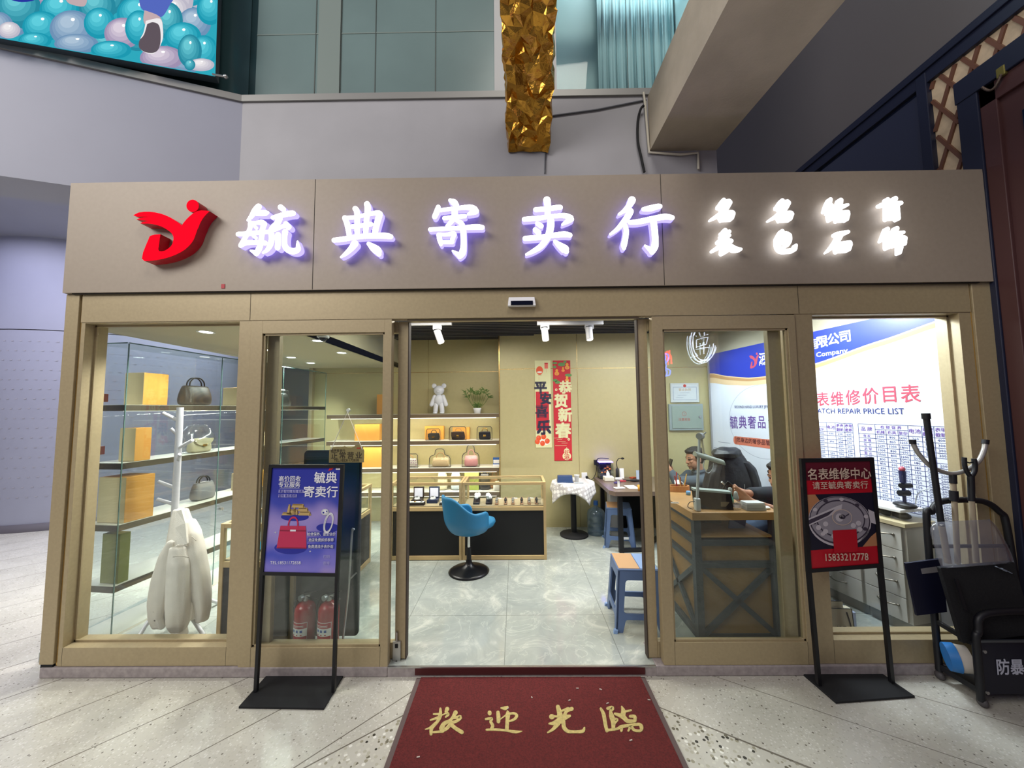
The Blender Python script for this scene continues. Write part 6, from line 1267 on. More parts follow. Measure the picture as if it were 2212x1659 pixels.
for i in range(N_+1):
    th = math.radians(-128+256*i/N_); ab = abs(th)/math.radians(128)
    e_ = min(1, max(0, (ab-.16)/.5)); hgt = .325-.15*(e_*e_*(3-2*e_)) if ab < .9 else .175-.05*((ab-.9)/.1)**2
    for j in range(Mv+1):
        t = j/Mv; rad = .11+.07*min(1, t*2.6)**.6+.03*t*(1-ab); z = -.03+(hgt+.03)*t**1.2
        dvec = -fx*math.cos(th)*(rad+.015)+fy*math.sin(th)*rad*1.02
        vs.append(cc+dvec-fx*(.03*t*(1-ab))+Z_*z)
MB().add(vs, [(i*(Mv+1)+j, (i+1)*(Mv+1)+j, (i+1)*(Mv+1)+j+1, i*(Mv+1)+j+1) for i in range(N_) for j in range(Mv)], 0, True).build('backrest', BLUE, ch, solid=.03, sub=1)
m = MB(); prof = [(0, -.02), (.11, -.02), (.16, .0), (.172, .03), (.165, .055), (.13, .07), (0, .075)]; vs = []
for r_, z in prof:
    for i in range(28): a = 2*PI*i/28; k_ = 1.5 if math.cos(a) > 0 else .9; vs.append(cc+fx*(r_*math.cos(a)*k_+.02)+fy*r_*math.sin(a)*.93+Z_*z)
m.add(vs, [(j*28+i, j*28+(i+1) % 28, (j+1)*28+(i+1) % 28, (j+1)*28+i) for j in range(len(prof)-1) for i in range(28)], 0, True); m.build('seat', BLUE, ch)
# ================================================================== ROUND TABLE
tb = atz(1240, 1156, FZ); T_ = Vector((tb.x, tb.y, FZ)); tr_ = .245; tz = at(1238, 1040, tb.y).z
rt = thing('round_table', 'small round table on a black pedestal under a dotted lace cloth', 'table', tuple(T_))
MB().lathe([(.165, 0), (.168, .012), (.16, .02), (.05, .026), (.04, .04), (0, .04)], T_, 36).build('base', BLACKM, rt); MB().cyl(T_+Z_*.03, Vector((T_.x, T_.y, tz-.02)), .034, .034, 18).build('pedestal', BLACK, rt); MB().cyl(Vector((T_.x, T_.y, tz-.022)), Vector((T_.x, T_.y, tz)), tr_, tr_, 40).build('table_top', WHITE, rt)
def lace():
    m = bpy.data.materials.new('dotted_lace'); m.use_nodes = True; nt = m.node_tree; b = nt.nodes['Principled BSDF']; tc = nt.nodes.new('ShaderNodeTexCoord'); b.inputs['Roughness'].default_value = .9
    mp = nt.nodes.new('ShaderNodeMapping'); mp.inputs['Scale'].default_value = (22, 22, 22); mp.inputs['Rotation'].default_value = (0, .3, .78); nt.links.new(tc.outputs['Object'], mp.inputs[0])
    fr = nt.nodes.new('ShaderNodeVectorMath'); fr.operation = 'FRACTION'; nt.links.new(mp.outputs[0], fr.inputs[0]); sb = nt.nodes.new('ShaderNodeVectorMath'); sb.operation = 'DISTANCE'; sb.inputs[1].default_value = (.5, .5, .5); nt.links.new(fr.outputs[0], sb.inputs[0])
    r = nt.nodes.new('ShaderNodeValToRGB'); r.color_ramp.interpolation = 'LINEAR'; r.color_ramp.elements[0].position = .42; r.color_ramp.elements[0].color = (*lin('#ecebe8'), 1); r.color_ramp.elements[1].position = .5; r.color_ramp.elements[1].color = (*lin('#bdb9b8'), 1)
    nt.links.new(sb.outputs['Value'], r.inputs[0]); nt.links.new(r.outputs[0], b.inputs['Base Color']); return m
vs = []; NA, NR_ = 72, 14; half = .345
for j in range(NR_+1):
    for i in range(NA):
        a = 2*PI*i/NA; k_ = half/max(abs(math.cos(a+.25)), abs(math.sin(a+.25))); R_ = k_*j/NR_*1.0
        if R_ <= tr_+.004: p = Vector((R_*math.cos(a), R_*math.sin(a), .004))
        else:
            ex2 = R_-tr_; p = Vector(((tr_+.006+ex2*.16+.012*math.sin(a*9)*min(1, ex2*9))*math.cos(a), (tr_+.006+ex2*.16+.012*math.sin(a*9)*min(1, ex2*9))*math.sin(a), .004-ex2*.95))
        vs.append(Vector((T_.x, T_.y, tz))+p)
tc_ = MB().add(vs, [(j*NA+i, j*NA+(i+1) % NA, (j+1)*NA+(i+1) % NA, (j+1)*NA+i) for j in range(NR_) for i in range(NA)], 0, True)
single('tablecloth', tc_, lace(), 'square lace cloth with white dots draped over the small round table', 'tablecloth', solid=.0015)
TZ = tz+.006
a, b = at(1204, 1035, 2.14), at(1236, 1022, 2.14)
pc_ = thing('pouch', 'dark blue leather case lying on the lace cloth of the round table', 'pouch', ((a.x+b.x)/2, 2.14, TZ)); NB = mat('navy_leather', '#1f3a66', .4)
MB().hexa([(a.x, 2.12, TZ), (b.x, 2.10, TZ), (b.x, 2.2, TZ), (a.x, 2.22, TZ), (a.x+.008, 2.15, TZ+.075), (b.x, 2.13, TZ+.078), (b.x, 2.18, TZ+.078), (a.x+.008, 2.2, TZ+.075)]).build('body', NB, pc_, bevel=.006); MB().hexa([(a.x-.004, 2.10, TZ), (b.x+.006, 2.08, TZ), (b.x+.006, 2.12, TZ), (a.x-.004, 2.14, TZ), (a.x-.004, 2.10, TZ+.01), (b.x+.006, 2.08, TZ+.01), (b.x+.006, 2.12, TZ+.01), (a.x-.004, 2.14, TZ+.01)]).build('flap', NB, pc_, bevel=.003)
p = at(1246, 1030, 2.16); single('paper_cup', MB().lathe([(0, 0), (.022, 0), (.031, .075), (.033, .078), (.030, .078), (.021, .004), (0, .004)], (p.x, 2.16, TZ), 20), WHITEPAP, 'white paper cup on the lace-covered round table', 'cup')
for i, (px, lab) in enumerate(((1215, 'white sheet of paper lying under the blue case on the round table'), (1252, 'grey sheet of paper lying beside the paper cup on the round table'))):
    p = at(px, 1040, 2.05); single('paper_sheet', MB().obox((p.x, 2.06+.02*i, TZ+.001), (.1, .07, .002), (0, 0, .3-.5*i)), WHITEPAP if i == 0 else mat('grey_print_paper', '#9fa6ac', .7), lab, 'paper')
# ================================================================== WATER JUG, STOOLS, DARK DESK
JB = gmat('blue_bottle_plastic', (.62, .74, .84), .08, .5, .08, ('#8fa6bd', .22))
wj = atz(1287, 1152, FZ); wj = Vector((wj.x+.005, wj.y-.01, FZ)); jg = thing('water_jug', 'large blue clear water cooler bottle on the floor by the back wall', 'water bottle', tuple(wj))
MB().lathe([(0, .0), (.098, 0), (.105, .01), (.105, .07), (.099, .08), (.105, .09), (.105, .15), (.099, .16), (.105, .17), (.104, .24), (.095, .27), (.06, .3), (.03, .315), (.024, .33), (.024, .35)], wj, 36).build('bottle', JB, jg); MB().cyl(wj+Z_*.338, wj+Z_*.385, .028, .026, 20).build('cap', mat('blue_cap', '#2a5fa8', .35), jg)
SBL = mat('slate_blue_plastic', '#5a7199', .42); STAN = mat('tan_plastic', '#b9936a', .45); SBL2 = mat('light_blue_plastic', '#7f9bc4', .42)
def stool(label, c, rz, h, top=.27, bot=.335):
    r = thing('plastic_stool', label, 'stool', tuple(c), rz, 'blue plastic stools'); M = ROOT[r.name]
    L = lambda x, y, z: M @ Vector((x, y, z))
    fr = MB(); hw = lambda z: (bot+(top-bot)*z/h)/2
    def ring_pts(pts, side):
        out = []
        for s_, z in pts:
            w_ = hw(z); x, y = s_*w_, -w_
            for _ in range(side): x, y = -y, x
            out.append(L(x, y, z))
        return out
    def arc(cx, cz, rx, rz_, a0, a1, n_=5): return [(cx+rx*math.cos(math.radians(a0+(a1-a0)*i/n_)), cz+rz_*math.sin(math.radians(a0+(a1-a0)*i/n_))) for i in range(n_+1)]
    for sd in range(4):
        out = [(-1, 0), (-.72, 0)]+arc(-.52, h*.15, .12, h*.05, 180, 90)+arc(.52, h*.15, .12, h*.05, 90, 0)+[(.72, 0), (1, 0), (1, h-.01), (-1, h-.01)]
        hole = arc(-.50, h*.76, .14, h*.06, 180, 90)+arc(.50, h*.76, .14, h*.06, 90, 0)+arc(.56, h*.34, .14, h*.05, 0, -90)+arc(-.56, h*.34, .14, h*.05, -90, -180)
        inw = L(0, 0, 0)-L(0, -1, 0); v_ = Vector((0, .012, 0))
        for _ in range(sd): v_ = Vector((-v_.y, v_.x, 0))
        vv = (M.to_3x3() @ v_)
        fr.prism([ring_pts(out, sd), ring_pts(hole, sd)], vv)
    for sx in (-1, 1):
        for sy in (-1, 1): fr.hexa([L(sx*bot/2+sx*.006-.012, sy*bot/2+sy*.006-.012, 0), L(sx*bot/2+sx*.006+.012, sy*bot/2+sy*.006-.012, 0), L(sx*bot/2+sx*.006+.012, sy*bot/2+sy*.006+.012, 0), L(sx*bot/2+sx*.006-.012, sy*bot/2+sy*.006+.012, 0)]+[L(sx*bot/2-.012, sy*bot/2-.012, .02), L(sx*bot/2+.012, sy*bot/2-.012, .02), L(sx*bot/2+.012, sy*bot/2+.012, .02), L(sx*bot/2-.012, sy*bot/2+.012, .02)], 1)
    fr.build('leg_frame', [SBL, SBL2], r)
    w_ = top/2+.004
    def slab(x0, x1, z0, z1): return [L(x0, -w_, z0), L(x1, -w_, z0), L(x1, w_, z0), L(x0, w_, z0), L(x0, -w_, z1), L(x1, -w_, z1), L(x1, w_, z1), L(x0, w_, z1)]
    MB().hexa(slab(-w_, w_, h-.018, h)).build('seat', SBL, r, bevel=.01, seg=3)
    MB().hexa([L(x, y, z) for z in (h, h+.003) for x, y in ((-w_+.008, -w_+.008), (.01, -w_+.008), (.01, w_-.008), (-w_+.008, w_-.008))]).build('seat_inset', STAN, r, bevel=.004); MB().hexa([L(x, y, z) for z in (h, h+.003) for x, y in ((.014, -w_+.008), (w_-.008, -w_+.008), (w_-.008, w_-.008), (.014, w_-.008))]).build('seat_inset', SBL2, r, bevel=.004)
    return r
f0 = atz(1318, 1350, FZ); 
stool('blue plastic stool with tan and blue seat just inside the right door edge', Vector((.835, .475, FZ)), math.radians(-4), .40)
stool('blue plastic stool tucked under the dark desk by the water bottle', Vector((1.135, 1.935, FZ)), math.radians(-12), .415, .26, .33)
p = at(1352, 1163, 1.76); single('stool_sticker', MB().box(p.x-.03, p.x+.03, 1.757, 1.76, p.z-.012, p.z+.012), WHITEPAP, 'small white sticker on the rail of the stool under the dark desk', 'sticker')
# dark desk
dz = .68; D0 = Vector((1.03, 1.66, 0)); dx1 = 1.80
DW = mat('grey_brown_wood', '#6a5a50', .3, noise=(7, .12, (.15, 1, 1))); dk = thing('desk', 'dark wood desk on black steel legs holding a small aquarium', 'desk', (1.6, 2.05, FZ))
MB().prism([[(1.03, 1.64, dz), (dx1, 1.64, dz), (dx1, 2.47, dz), (.985, 2.47, dz), (.985, 1.72, dz)]], (0, 0, -.045)).build('desk_top', [DW], dk, bevel=.003)
for x, y in ((1.085, 1.68), (1.07, 2.4), (1.74, 1.68), (1.74, 2.4)):
    MB().bar((x, y, FZ), (x, y, dz-.045), .045, .045).build('leg', BLACK, dk)
MB().bar((1.085, 1.68, FZ+.02), (1.32, 1.70, FZ+.02), .04, .03).bar((1.32, 1.70, FZ+.02), (1.6, 2.05, FZ+.02), .04, .03).bar((1.40, 1.75, .62), (1.62, 2.25, .10), .03, .03).build('brace', BLACK, dk)
MB().box(1.25, 1.72, 2.30, 2.32, .1, .6).build('modesty_panel', BLACKM, dk)
single('waste_bin', MB().box(1.10, 1.2, 2.15, 2.3, FZ, .56), mat('white_grey_bin', '#c9c9c6', .5), 'tall white box standing under the dark desk behind the stool', 'box', bevel=.004)
# aquarium
a, b = at(1294, 1034, 2.38), at(1323, 1000, 2.38); aq = thing('aquarium', 'small dark aquarium with orange fish under a violet lamp on the desk', 'aquarium', ((a.x+b.x)/2, 2.4, dz))
x0, x1 = a.x, b.x; zq = b.z
MB().box(x0, x1, 2.33, 2.46, dz+.001, dz+.012).box(x0, x1, 2.452, 2.46, dz+.012, zq).build('tank_back', BLACKM, aq)
MB().box(x0+.003, x1-.003, 2.332, 2.336, dz+.012, zq-.002).box(x0+.001, x0+.004, 2.336, 2.452, dz+.012, zq-.002).box(x1-.004, x1-.001, 2.336, 2.452, dz+.012, zq-.002).build('glass', GLASSG, aq)
VL = emat('violet_lamp', '#7b6cff', 7); MB().box(x0, x1, 2.35, 2.44, zq+.008, zq+.018).build('lamp', VL, aq); MB().tube([(x0-.01, 2.44, zq-.05), (x0-.01, 2.43, zq+.03), (x0+.03, 2.42, zq+.055), (x1-.04, 2.40, zq+.05)], .006, 8, smooth=4).box(x0-.045, x0-.005, 2.42, 2.46, zq-.03, zq+.03).build('lamp_arm', BLACK, aq)
f = MB(); rr = random.Random(9)
for k in range(7): f.sph((x0+.02+(x1-x0-.04)*rr.random(), 2.38+.03*rr.random(), dz+.06+.10*rr.random()), (.014, .006, .008), 10, 7)
f.build('fish', mat('orange_fish', '#e07a2c', .4), aq, ); MB().box(x0+.006, x1-.006, 2.34, 2.45, dz+.012, dz+.035).build('gravel', mat('dark_gravel', '#2b2a2e', .9), aq)
def desk_pt(px, py): return atz(px, py, dz)
p = desk_pt(1314, 1038); p.y -= .06; tb_ = thing('tissue_box', 'white tissue box with a tissue standing out of it on the dark desk', 'tissue box', (p.x, p.y+.05, dz)); MB().box(p.x-.055, p.x+.06, p.y, p.y+.11, dz+.001, dz+.05).build('box', mat('cream_box', '#dcd9c8', .6), tb_, bevel=.006)
m = MB(); vs = []
for i in range(12): a_ = 2*PI*i/12; vs.append((p.x+.022*math.cos(a_), p.y+.055+.02*math.sin(a_), dz+.05))
for i in range(12): a_ = 2*PI*i/12; vs.append((p.x+.020*math.cos(a_)*(1.1 if i % 2 else .7)-.004, p.y+.055+.012*math.sin(a_), dz+.085))
vs.append((p.x-.008, p.y+.055, dz+.125)); m.add(vs, [(i, (i+1) % 12, 12+(i+1) % 12, 12+i) for i in range(12)]+[(12+i, 12+(i+1) % 12, 24) for i in range(12)], 0, True); m.build('tissue', WHITEPAP, tb_)
p = desk_pt(1338, 1055); ps_ = thing('phone_stand', 'white pedestal phone stand near the front of the dark desk', 'phone stand', (p.x, p.y, dz)); MB().obox((p.x, p.y, dz+.006), (.11, .07, .01), (0, 0, .2)).build('base', WHITE, ps_, bevel=.004); MB().bar((p.x-.008, p.y, dz+.01), (p.x-.008, p.y, dz+.10), .022, .016).build('post', WHITE, ps_); MB().obox((p.x-.008, p.y-.003, dz+.105), (.07, .03, .022)).build('holder', WHITE, ps_, bevel=.004)
p = desk_pt(1334, 1034); dm = thing('desk_lamp', 'small black gooseneck lamp bending over the dark desk', 'lamp', (p.x, p.y, dz)); MB().lathe([(0, 0), (.022, 0), (.02, .02), (.018, .12), (.008, .13), (0, .13)], (p.x, p.y, dz), 16).build('base', BLACK, dm); MB().tube([(p.x, p.y, dz+.13), (p.x-.005, p.y, dz+.20), (p.x+.02, p.y-.005, dz+.245), (p.x+.055, p.y-.01, dz+.25)], .005, 8, smooth=5).build('gooseneck', BLACK, dm); MB().sph((p.x+.065, p.y-.01, dz+.248), (.022, .018, .013), 12, 8).build('lamp_head', BLACK, dm)
p = desk_pt(1345, 1034); single('standing_card', MB().obox((p.x, p.y+.03, dz+.06), (.05, .012, .12), (-.12, 0, 0)), WHITEPAP, 'white card standing behind the black gooseneck lamp', 'card')
p = desk_pt(1381, 1036); single('photo_card', MB().obox((p.x, p.y, dz+.055), (.07, .01, .11), (-.1, 0, 0)), mat('pale_blue_card', '#aebdd0', .6), 'pale blue printed card standing at the door end of the dark desk', 'card')
p = desk_pt(1367, 1053); single('paper_sheet', MB().hexa([*[v for v in (desk_pt(1348, 1049), desk_pt(1360, 1056), desk_pt(1383, 1056), desk_pt(1368, 1048))], *[v+Z_*.0015 for v in (desk_pt(1348, 1049), desk_pt(1360, 1056), desk_pt(1383, 1056), desk_pt(1368, 1048))]]), WHITEPAP, 'white sheet of paper lying on the front half of the dark desk', 'paper')
p = desk_pt(1372, 1040); m = MB(); m.sph((p.x, p.y, dz+.012), (.08, .035, .012), 14, 8).tube([(p.x-.07, p.y, dz+.012), (p.x-.14, p.y+.01, dz+.014)], .008, 8); single('black_case', m, BLACKM, 'black zip case lying on the dark desk behind the paper', 'case')
for k, (px, py, c_, lab) in enumerate(((1345, 1040, '#b8434f', 'small red packet by the foot of the gooseneck lamp'), (1367, 1033, '#b05030', 'red pen packet lying at the wall side of the dark desk'), (1333, 1044, '#4a3f78', 'purple notebook lying under the phone stand'))):
    p = desk_pt(px, py); single('packet', MB().obox((p.x, p.y, dz+.008), (.07, .05, .014), (0, 0, .4*k)), mat('packet'+c_[1:], c_, .5), lab, 'packet', bevel=.002)
p = desk_pt(1386, 1062); single('yellow_cup', MB().lathe([(0, 0), (.026, 0), (.032, .06), (.029, .06), (.022, .005), (0, .005)], (p.x, p.y+.03, dz), 20), mat('amber_plastic', '#d39a3a', .35), 'amber yellow cup at the near edge of the dark desk', 'cup')
# ================================================================== WOODEN WORKBENCH with X braces
WD = mat('honey_wood', '#a97f4d', .45, noise=(6, .15, (.2, 1, 1))); WDP = mat('honey_wood_panel', '#94703f', .5, noise=(6, .15, (1, 1, .2))); SF = mat('slate_steel', '#39424a', .5, .3)
X0, X1, Y0, Y1 = 1.155, 1.705, .215, .83; ZT = at(1560, 1106, Y0).z; wbk = thing('workbench', 'honey wood watch repair bench with slate steel X braces behind the glass', 'workbench', ((X0+X1)/2, .5, FZ))
bz = lambda py: at(1560, py, Y0).z
MB().box(X0-.015, X1+.015, Y0-.012, Y1, bz(1123), ZT).build('bench_top', WD, wbk, bevel=.003)
s_ = .045; fr = MB()
for x in (X0, X1-s_):
    for y in (Y0, Y1-s_): fr.box(x, x+s_, y, y+s_, FZ, bz(1123))
for za, zb in ((bz(1180), bz(1167)), (bz(1228), bz(1216)), (FZ, FZ+.03)):
    fr.box(X0+s_, X1-s_, Y0+.004, Y0+.04, za, zb).box(X0+.004, X0+.04, Y0+s_, Y1-s_, za, zb).box(X1-.04, X1-.004, Y0+s_, Y1-s_, za, zb)
fr.box(X0+.004, X0+.04, Y0+s_, Y1-s_, bz(1123)-.03, bz(1123)-.002)
fr.build('steel_frame', SF, wbk, bevel=.002)
zl, zh_ = FZ+.035, bz(1229)
for a, b in (((X0+s_, Y0+.02, zl), (X1-s_, Y0+.02, zh_)), ((X0+s_, Y0+.02, zh_), (X1-s_, Y0+.02, zl))): MB().bar(a, b, .032, .022, 0, Y_).build('brace', SF, wbk)
for a, b in (((X0+.02, Y0+s_, zl), (X0+.02, Y1-s_, zh_)), ((X0+.02, Y0+s_, zh_), (X0+.02, Y1-s_, zl))): MB().bar(a, b, .032, .022, 0, X_).build('brace', SF, wbk)
MB().box(X0+s_, X1-s_, Y0+.042, Y0+.055, FZ+.03, bz(1160)).build('front_panel', WDP, wbk); MB().box(X0+.042, X0+.055, Y0+s_, Y1-s_, FZ+.03, bz(1125)).build('side_panel', WDP, wbk); MB().box(X0+s_, X1-s_, Y0+.01, Y1-s_, bz(1162), bz(1158)).build('inner_shelf', WD, wbk); MB().box(X0+s_, X1-s_, Y1-.06, Y1-.05, FZ, bz(1125)).build('back_panel', mat('dark_wood_back', '#3a2c22', .6), wbk)
single('cardboard_box', MB().box(1.28, 1.48, .48, .62, bz(1158)+.001, bz(1158)+.10), mat('dark_brown_card', '#5a4632', .7), 'brown carton on the inner shelf of the workbench', 'box', bevel=.003)
m = MB().box(1.46, 1.58, .35, .42, bz(1158)+.001, bz(1158)+.05); r = thing('magazine', 'blue and white booklet tucked on the inner shelf of the workbench', 'booklet', (1.52, .38, bz(1158))); MB().obox((1.52, .36, bz(1158)+.035), (.11, .01, .07), (.3, 0, 0)).build('cover', mat('booklet_blue', '#8a9ac8', .5), r)
bp = lambda px, py: atz(px, py, ZT)
# monitor back / dark case
a, b = at(1493, 1052, .36), at(1577, 1103, .30); mo = thing('display_case', 'black glossy case with grey top edge standing on the workbench', 'case', ((a.x+b.x)/2, .34, ZT))
MB().hexa([(a.x+.01, .30, ZT+.001), (b.x, .255, ZT+.001), (b.x, .32, ZT+.001), (a.x+.01, .36, ZT+.001), (a.x, .315, a.z-.016), (b.x, .275, a.z-.03), (b.x, .32, a.z-.03), (a.x, .36, a.z-.016)]).build('body', mat('black_gloss_case', '#08080a', .6, spec=.2), mo, bevel=.003); MB().hexa([(a.x-.002, .313, a.z-.016), (b.x+.002, .273, a.z-.030), (b.x+.002, .32, a.z-.028), (a.x-.002, .36, a.z-.014), (a.x-.002, .315, a.z-.004), (b.x+.002, .275, a.z-.018), (b.x+.002, .32, a.z-.013), (a.x-.002, .36, a.z+.001)]).build('top_edge', mat('grey_green_edge', '#9aa6a0', .4), mo)
MB().box(b.x-.075, b.x-.02, .268, .274, ZT+.02, ZT+.05).build('sticker', mat('dull_sticker', '#6b6250', .6), mo)
# clamp lamp
LY = .25; lp = lambda px, py: at(px, py, LY); dl = thing('desk_lamp', 'white articulated clamp lamp standing on the corner of the workbench', 'lamp', (lp(1508, 1104).x, LY, ZT)); LMP = mat('silver_white_lamp', '#c9cfd2', .35, .2)
p0 = lp(1508, 1104); p0 = Vector((p0.x, LY, ZT)); MB().box(p0.x-.02, p0.x+.012, LY-.02, LY+.02, ZT-.0+.001, lp(1508, 1076).z).build('clamp', LMP, dl, bevel=.005)
pt = lp(1511, 942); MB().cyl((p0.x-.002, LY, lp(1508, 1076).z), (pt.x, LY, pt.z), .009, .0085, 12).build('lower_arm', LMP, dl); e1 = lp(1522, 990); MB().cyl((pt.x+.012, LY, pt.z), e1, .007, .007, 10).build('upper_arm', mat('cream_arm', '#cfc2a2', .4), dl); MB().cyl((pt.x-.01, LY-.015, pt.z), (pt.x+.02, LY+.012, pt.z), .022, .022, 14).bar(lp(1511, 944), lp(1525, 934), .01, .006).build('joint', mat('grey_joint', '#8d9294', .4), dl)
ha, hb = at(1501, 985, LY-.02), at(1562, 1004, LY-.02); h_ = MB(); d_ = (hb-ha).normalized(); u_ = Z_.cross(d_); pr_ = [(math.cos(PI*i/8)*.03, math.sin(PI*i/8)*.032) for i in range(9)]; ring = [ha+Y_*x+Vector((0, 0, z)) for x, z in pr_]; h_.prism([ring], hb-ha, sm=True); h_.build('lamp_head', mat('grey_shade', '#a9b0a6', .4), dl); MB().cyl(e1, (ha+hb)/2+Z_*.03-d_*.02, .016, .012, 12).build('head_joint', BLACK, dl)
MB().tube([e1+Vector((0, 0, -.01)), lp(1520, 1010), lp(1530, 1022), lp(1540, 1012), lp(1541, 1000)], .0025, 6, smooth=5).build('cord', mat('pale_cord', '#c6ccd6', .5), dl); MB().tube([Vector((p0.x-.015, LY, ZT+.06)), lp(1490, 1085), lp(1486, 1095), lp(1496, 1100)], .0025, 6, smooth=5).build('cord', BLACK, dl)
# bottles, stack, trays
p = at(1591, 1103, .28); db = thing('dropper_bottle', 'clear dropper bottle with grey rubber bulb on the workbench', 'bottle', (p.x, .28, ZT)); c_ = (p.x, .28, ZT); MB().lathe([(0, .001), (.026, .001), (.028, .01), (.028, .042), (.02, .055), (.012, .06), (.012, .07)], c_, 22).build('bottle', CLEARP, db); MB().lathe([(.013, .066), (.018, .068), (.018, .08), (.014, .09), (.013, .10), (.009, .115), (0, .118)], c_, 18).build('bulb', mat('grey_rubber', '#a8aaa5', .5), db); MB().lathe([(.0285, .014), (.0285, .036)], c_, 22).build('label', mat('pinkish_label', '#d8ccd0', .6), db)
p = at(1581, 1100, .36); gb_ = thing('dropper_bottle', 'dropper bottle with green liquid behind the clear dropper bottle', 'bottle', (p.x, .37, ZT)); c_ = (p.x, .37, ZT); MB().lathe([(0, .001), (.02, .001), (.02, .05), (.01, .06), (.01, .09), (0, .095)], c_, 18).build('bottle', mat('green_liquid', '#4da58a', .25), gb_); MB().lathe([(.011, .085), (.014, .09), (.012, .12), (0, .125)], c_, 14).build('bulb', mat('grey_rubber', '#a8aaa5', .5), gb_)
a, b = at(1601, 1103, .30).x, at(1642, 1103, .30).x
for k in range(3): single('watch_tray', MB().box(a, b-.004*k, .235, .305, ZT+.001+.017*k, ZT+.001+.017*k+.0155), mat(f'pale_grey_foam{k}', ['#a9aaa6', '#b5b6b3', '#cfd0d0'][k], .7, bump=(300, .5)), ['bottom', 'middle', 'top'][k]+' one of three pale grey parts trays stacked on the workbench', 'tray', 'stack of parts trays')
p = at(1652, 1103, .29); single('white_cloth', MB().sph((p.x, .29, ZT+.008), (.035, .03, .009), 14, 8), WHITEPAP, 'crumpled white cloth lying beside the stacked parts trays', 'cloth')
pA = [bp(1445, 1066), bp(1480, 1070), bp(1487, 1058), bp(1455, 1050)]; cx = sum((v for v in pA), Vector())/4
tr2 = thing('tool_tray', 'curved wooden tool tray with small screwdrivers on the workbench', 'tray', tuple(cx)); m = MB(); rp = [cx+Vector((.085*math.cos(2*PI*i/24), .05*math.sin(2*PI*i/24), 0)) for i in range(24)]; ri = [cx+Vector((.072*math.cos(2*PI*i/24), .04*math.sin(2*PI*i/24), 0)) for i in range(24)]
m.prism([[v+Z_*.045 for v in rp], [v+Z_*.045 for v in ri]], (0, 0, -.044)).prism([[v+Z_*.012 for v in ri]], (0, 0, -.011)); m.build('tray_body', mat('reddish_wood', '#b5793f', .45), tr2)
for k, (dx, dy, c_, hh) in enumerate(((.0, .01, '#a03434', .12), (.015, -.01, '#c79a4a', .13), (.025, .012, '#8a2f2f', .11), (-.02, .005, '#b03a3a', .15), (.04, 0, '#b8453a', .09), (.03, -.015, '#d9b35a', .14))): MB().cyl(cx+Vector((dx, dy, .013)), cx+Vector((dx+.012*(k-2), dy+.01, hh)), .0045, .0045, 8).build('tool', mat('tool'+c_[1:], c_, .4), tr2)
single('tape_roll', MB().lathe([(.018, .0), (.032, 0), (.032, .022), (.018, .022), (.018, 0)], tuple(cx+Vector((-.075, .085, .0))), 24), mat('yellow_tape', '#d9c52c', .4), 'roll of yellow tape standing behind the wooden tool tray', 'tape')
p = bp(1487, 1069); single('blue_cap_jar', MB().lathe([(0, .001), (.016, .001), (.018, .02), (.014, .03), (0, .03)], tuple(p), 18), mat('light_blue_cap', '#5f9bd0', .35), 'small blue capped jar beside the tool tray on the workbench', 'jar')
p = bp(1458, 1087); single('metal_ring', MB().tube([p+Vector((.028*math.cos(2*PI*i/20), .014*math.sin(2*PI*i/20), .003)) for i in range(20)], .002, 6, closed=True), STEEL, 'thin steel ring lying on the near corner of the workbench', 'ring')
# ================================================================== WHITE DRAWER CABINETS along the right wall
CA, CB = Vector((2.548, .255, 0)), Vector((2.33, 1.30, 0)); CD = (CB-CA).normalized(); CN = Vector((-CD.y, CD.x, 0))
def cw(u, z, off=0.): return CA+CD*u+Z_*z+CN*off
CWH = mat('white_wood_laminate', '#c6c3bb', .5, noise=(8, .06, (1, 1, .15))); PULL = mat('pewter_pull', '#8d877c', .3, .8); CT = .745
def cabinet(label, u0, u1, rows, dep=.25):
    r = thing('drawer_cabinet', label, 'cabinet', tuple(cw((u0+u1)/2, FZ, -dep/2)), 0, 'white drawer cabinets'); hx = lambda ua, ub, za, zb, oa, ob: [cw(ua, za, oa), cw(ub, za, oa), cw(ub, za, ob), cw(ua, za, ob), cw(ua, zb, oa), cw(ub, zb, oa), cw(ub, zb, ob), cw(ua, zb, ob)]
    MB().hexa(hx(u0, u1, FZ+.07, CT, -.018, -dep)).build('body', CWH, r); MB().hexa(hx(u0, u1, FZ, FZ+.07, -.03, -dep)).build('plinth', mat('grey_plinth', '#8f8c86', .5), r)
    z = FZ+.075; hgt = (CT-.004-z)/rows
    for k in range(rows):
        d_ = MB().hexa(hx(u0+.018, u1-.004, z+k*hgt+.002, z+(k+1)*hgt-.002, 0, -.0175)).build('drawer', CWH, r, bevel=.0015)
        um, zm = (u0+u1)/2-.01, z+(k+.62)*hgt
        MB().tube([cw(um-.055, zm, .004), cw(um-.045, zm+.002, .018), cw(um, zm-.004, .026), cw(um+.045, zm+.002, .018), cw(um+.055, zm, .004)], .0055, 8, smooth=4).sph(cw(um-.056, zm, .003), .009, 8, 6).sph(cw(um+.056, zm, .003), .009, 8, 6).build('drawer_pull', PULL, d_)
    return r
uj = PL_u = ((onplane(1871, 1300, CA, CN)-CA).dot(CD))
cabinet('white four-drawer cabinet nearest the window under the price list', 0, uj, 4); cabinet('white drawer cabinet farther from the window, behind the red poster stand', uj+.002, uj+.38, 4); cabinet('white drawer cabinet farthest in, beside the seated man', uj+.384, uj+.74, 4)
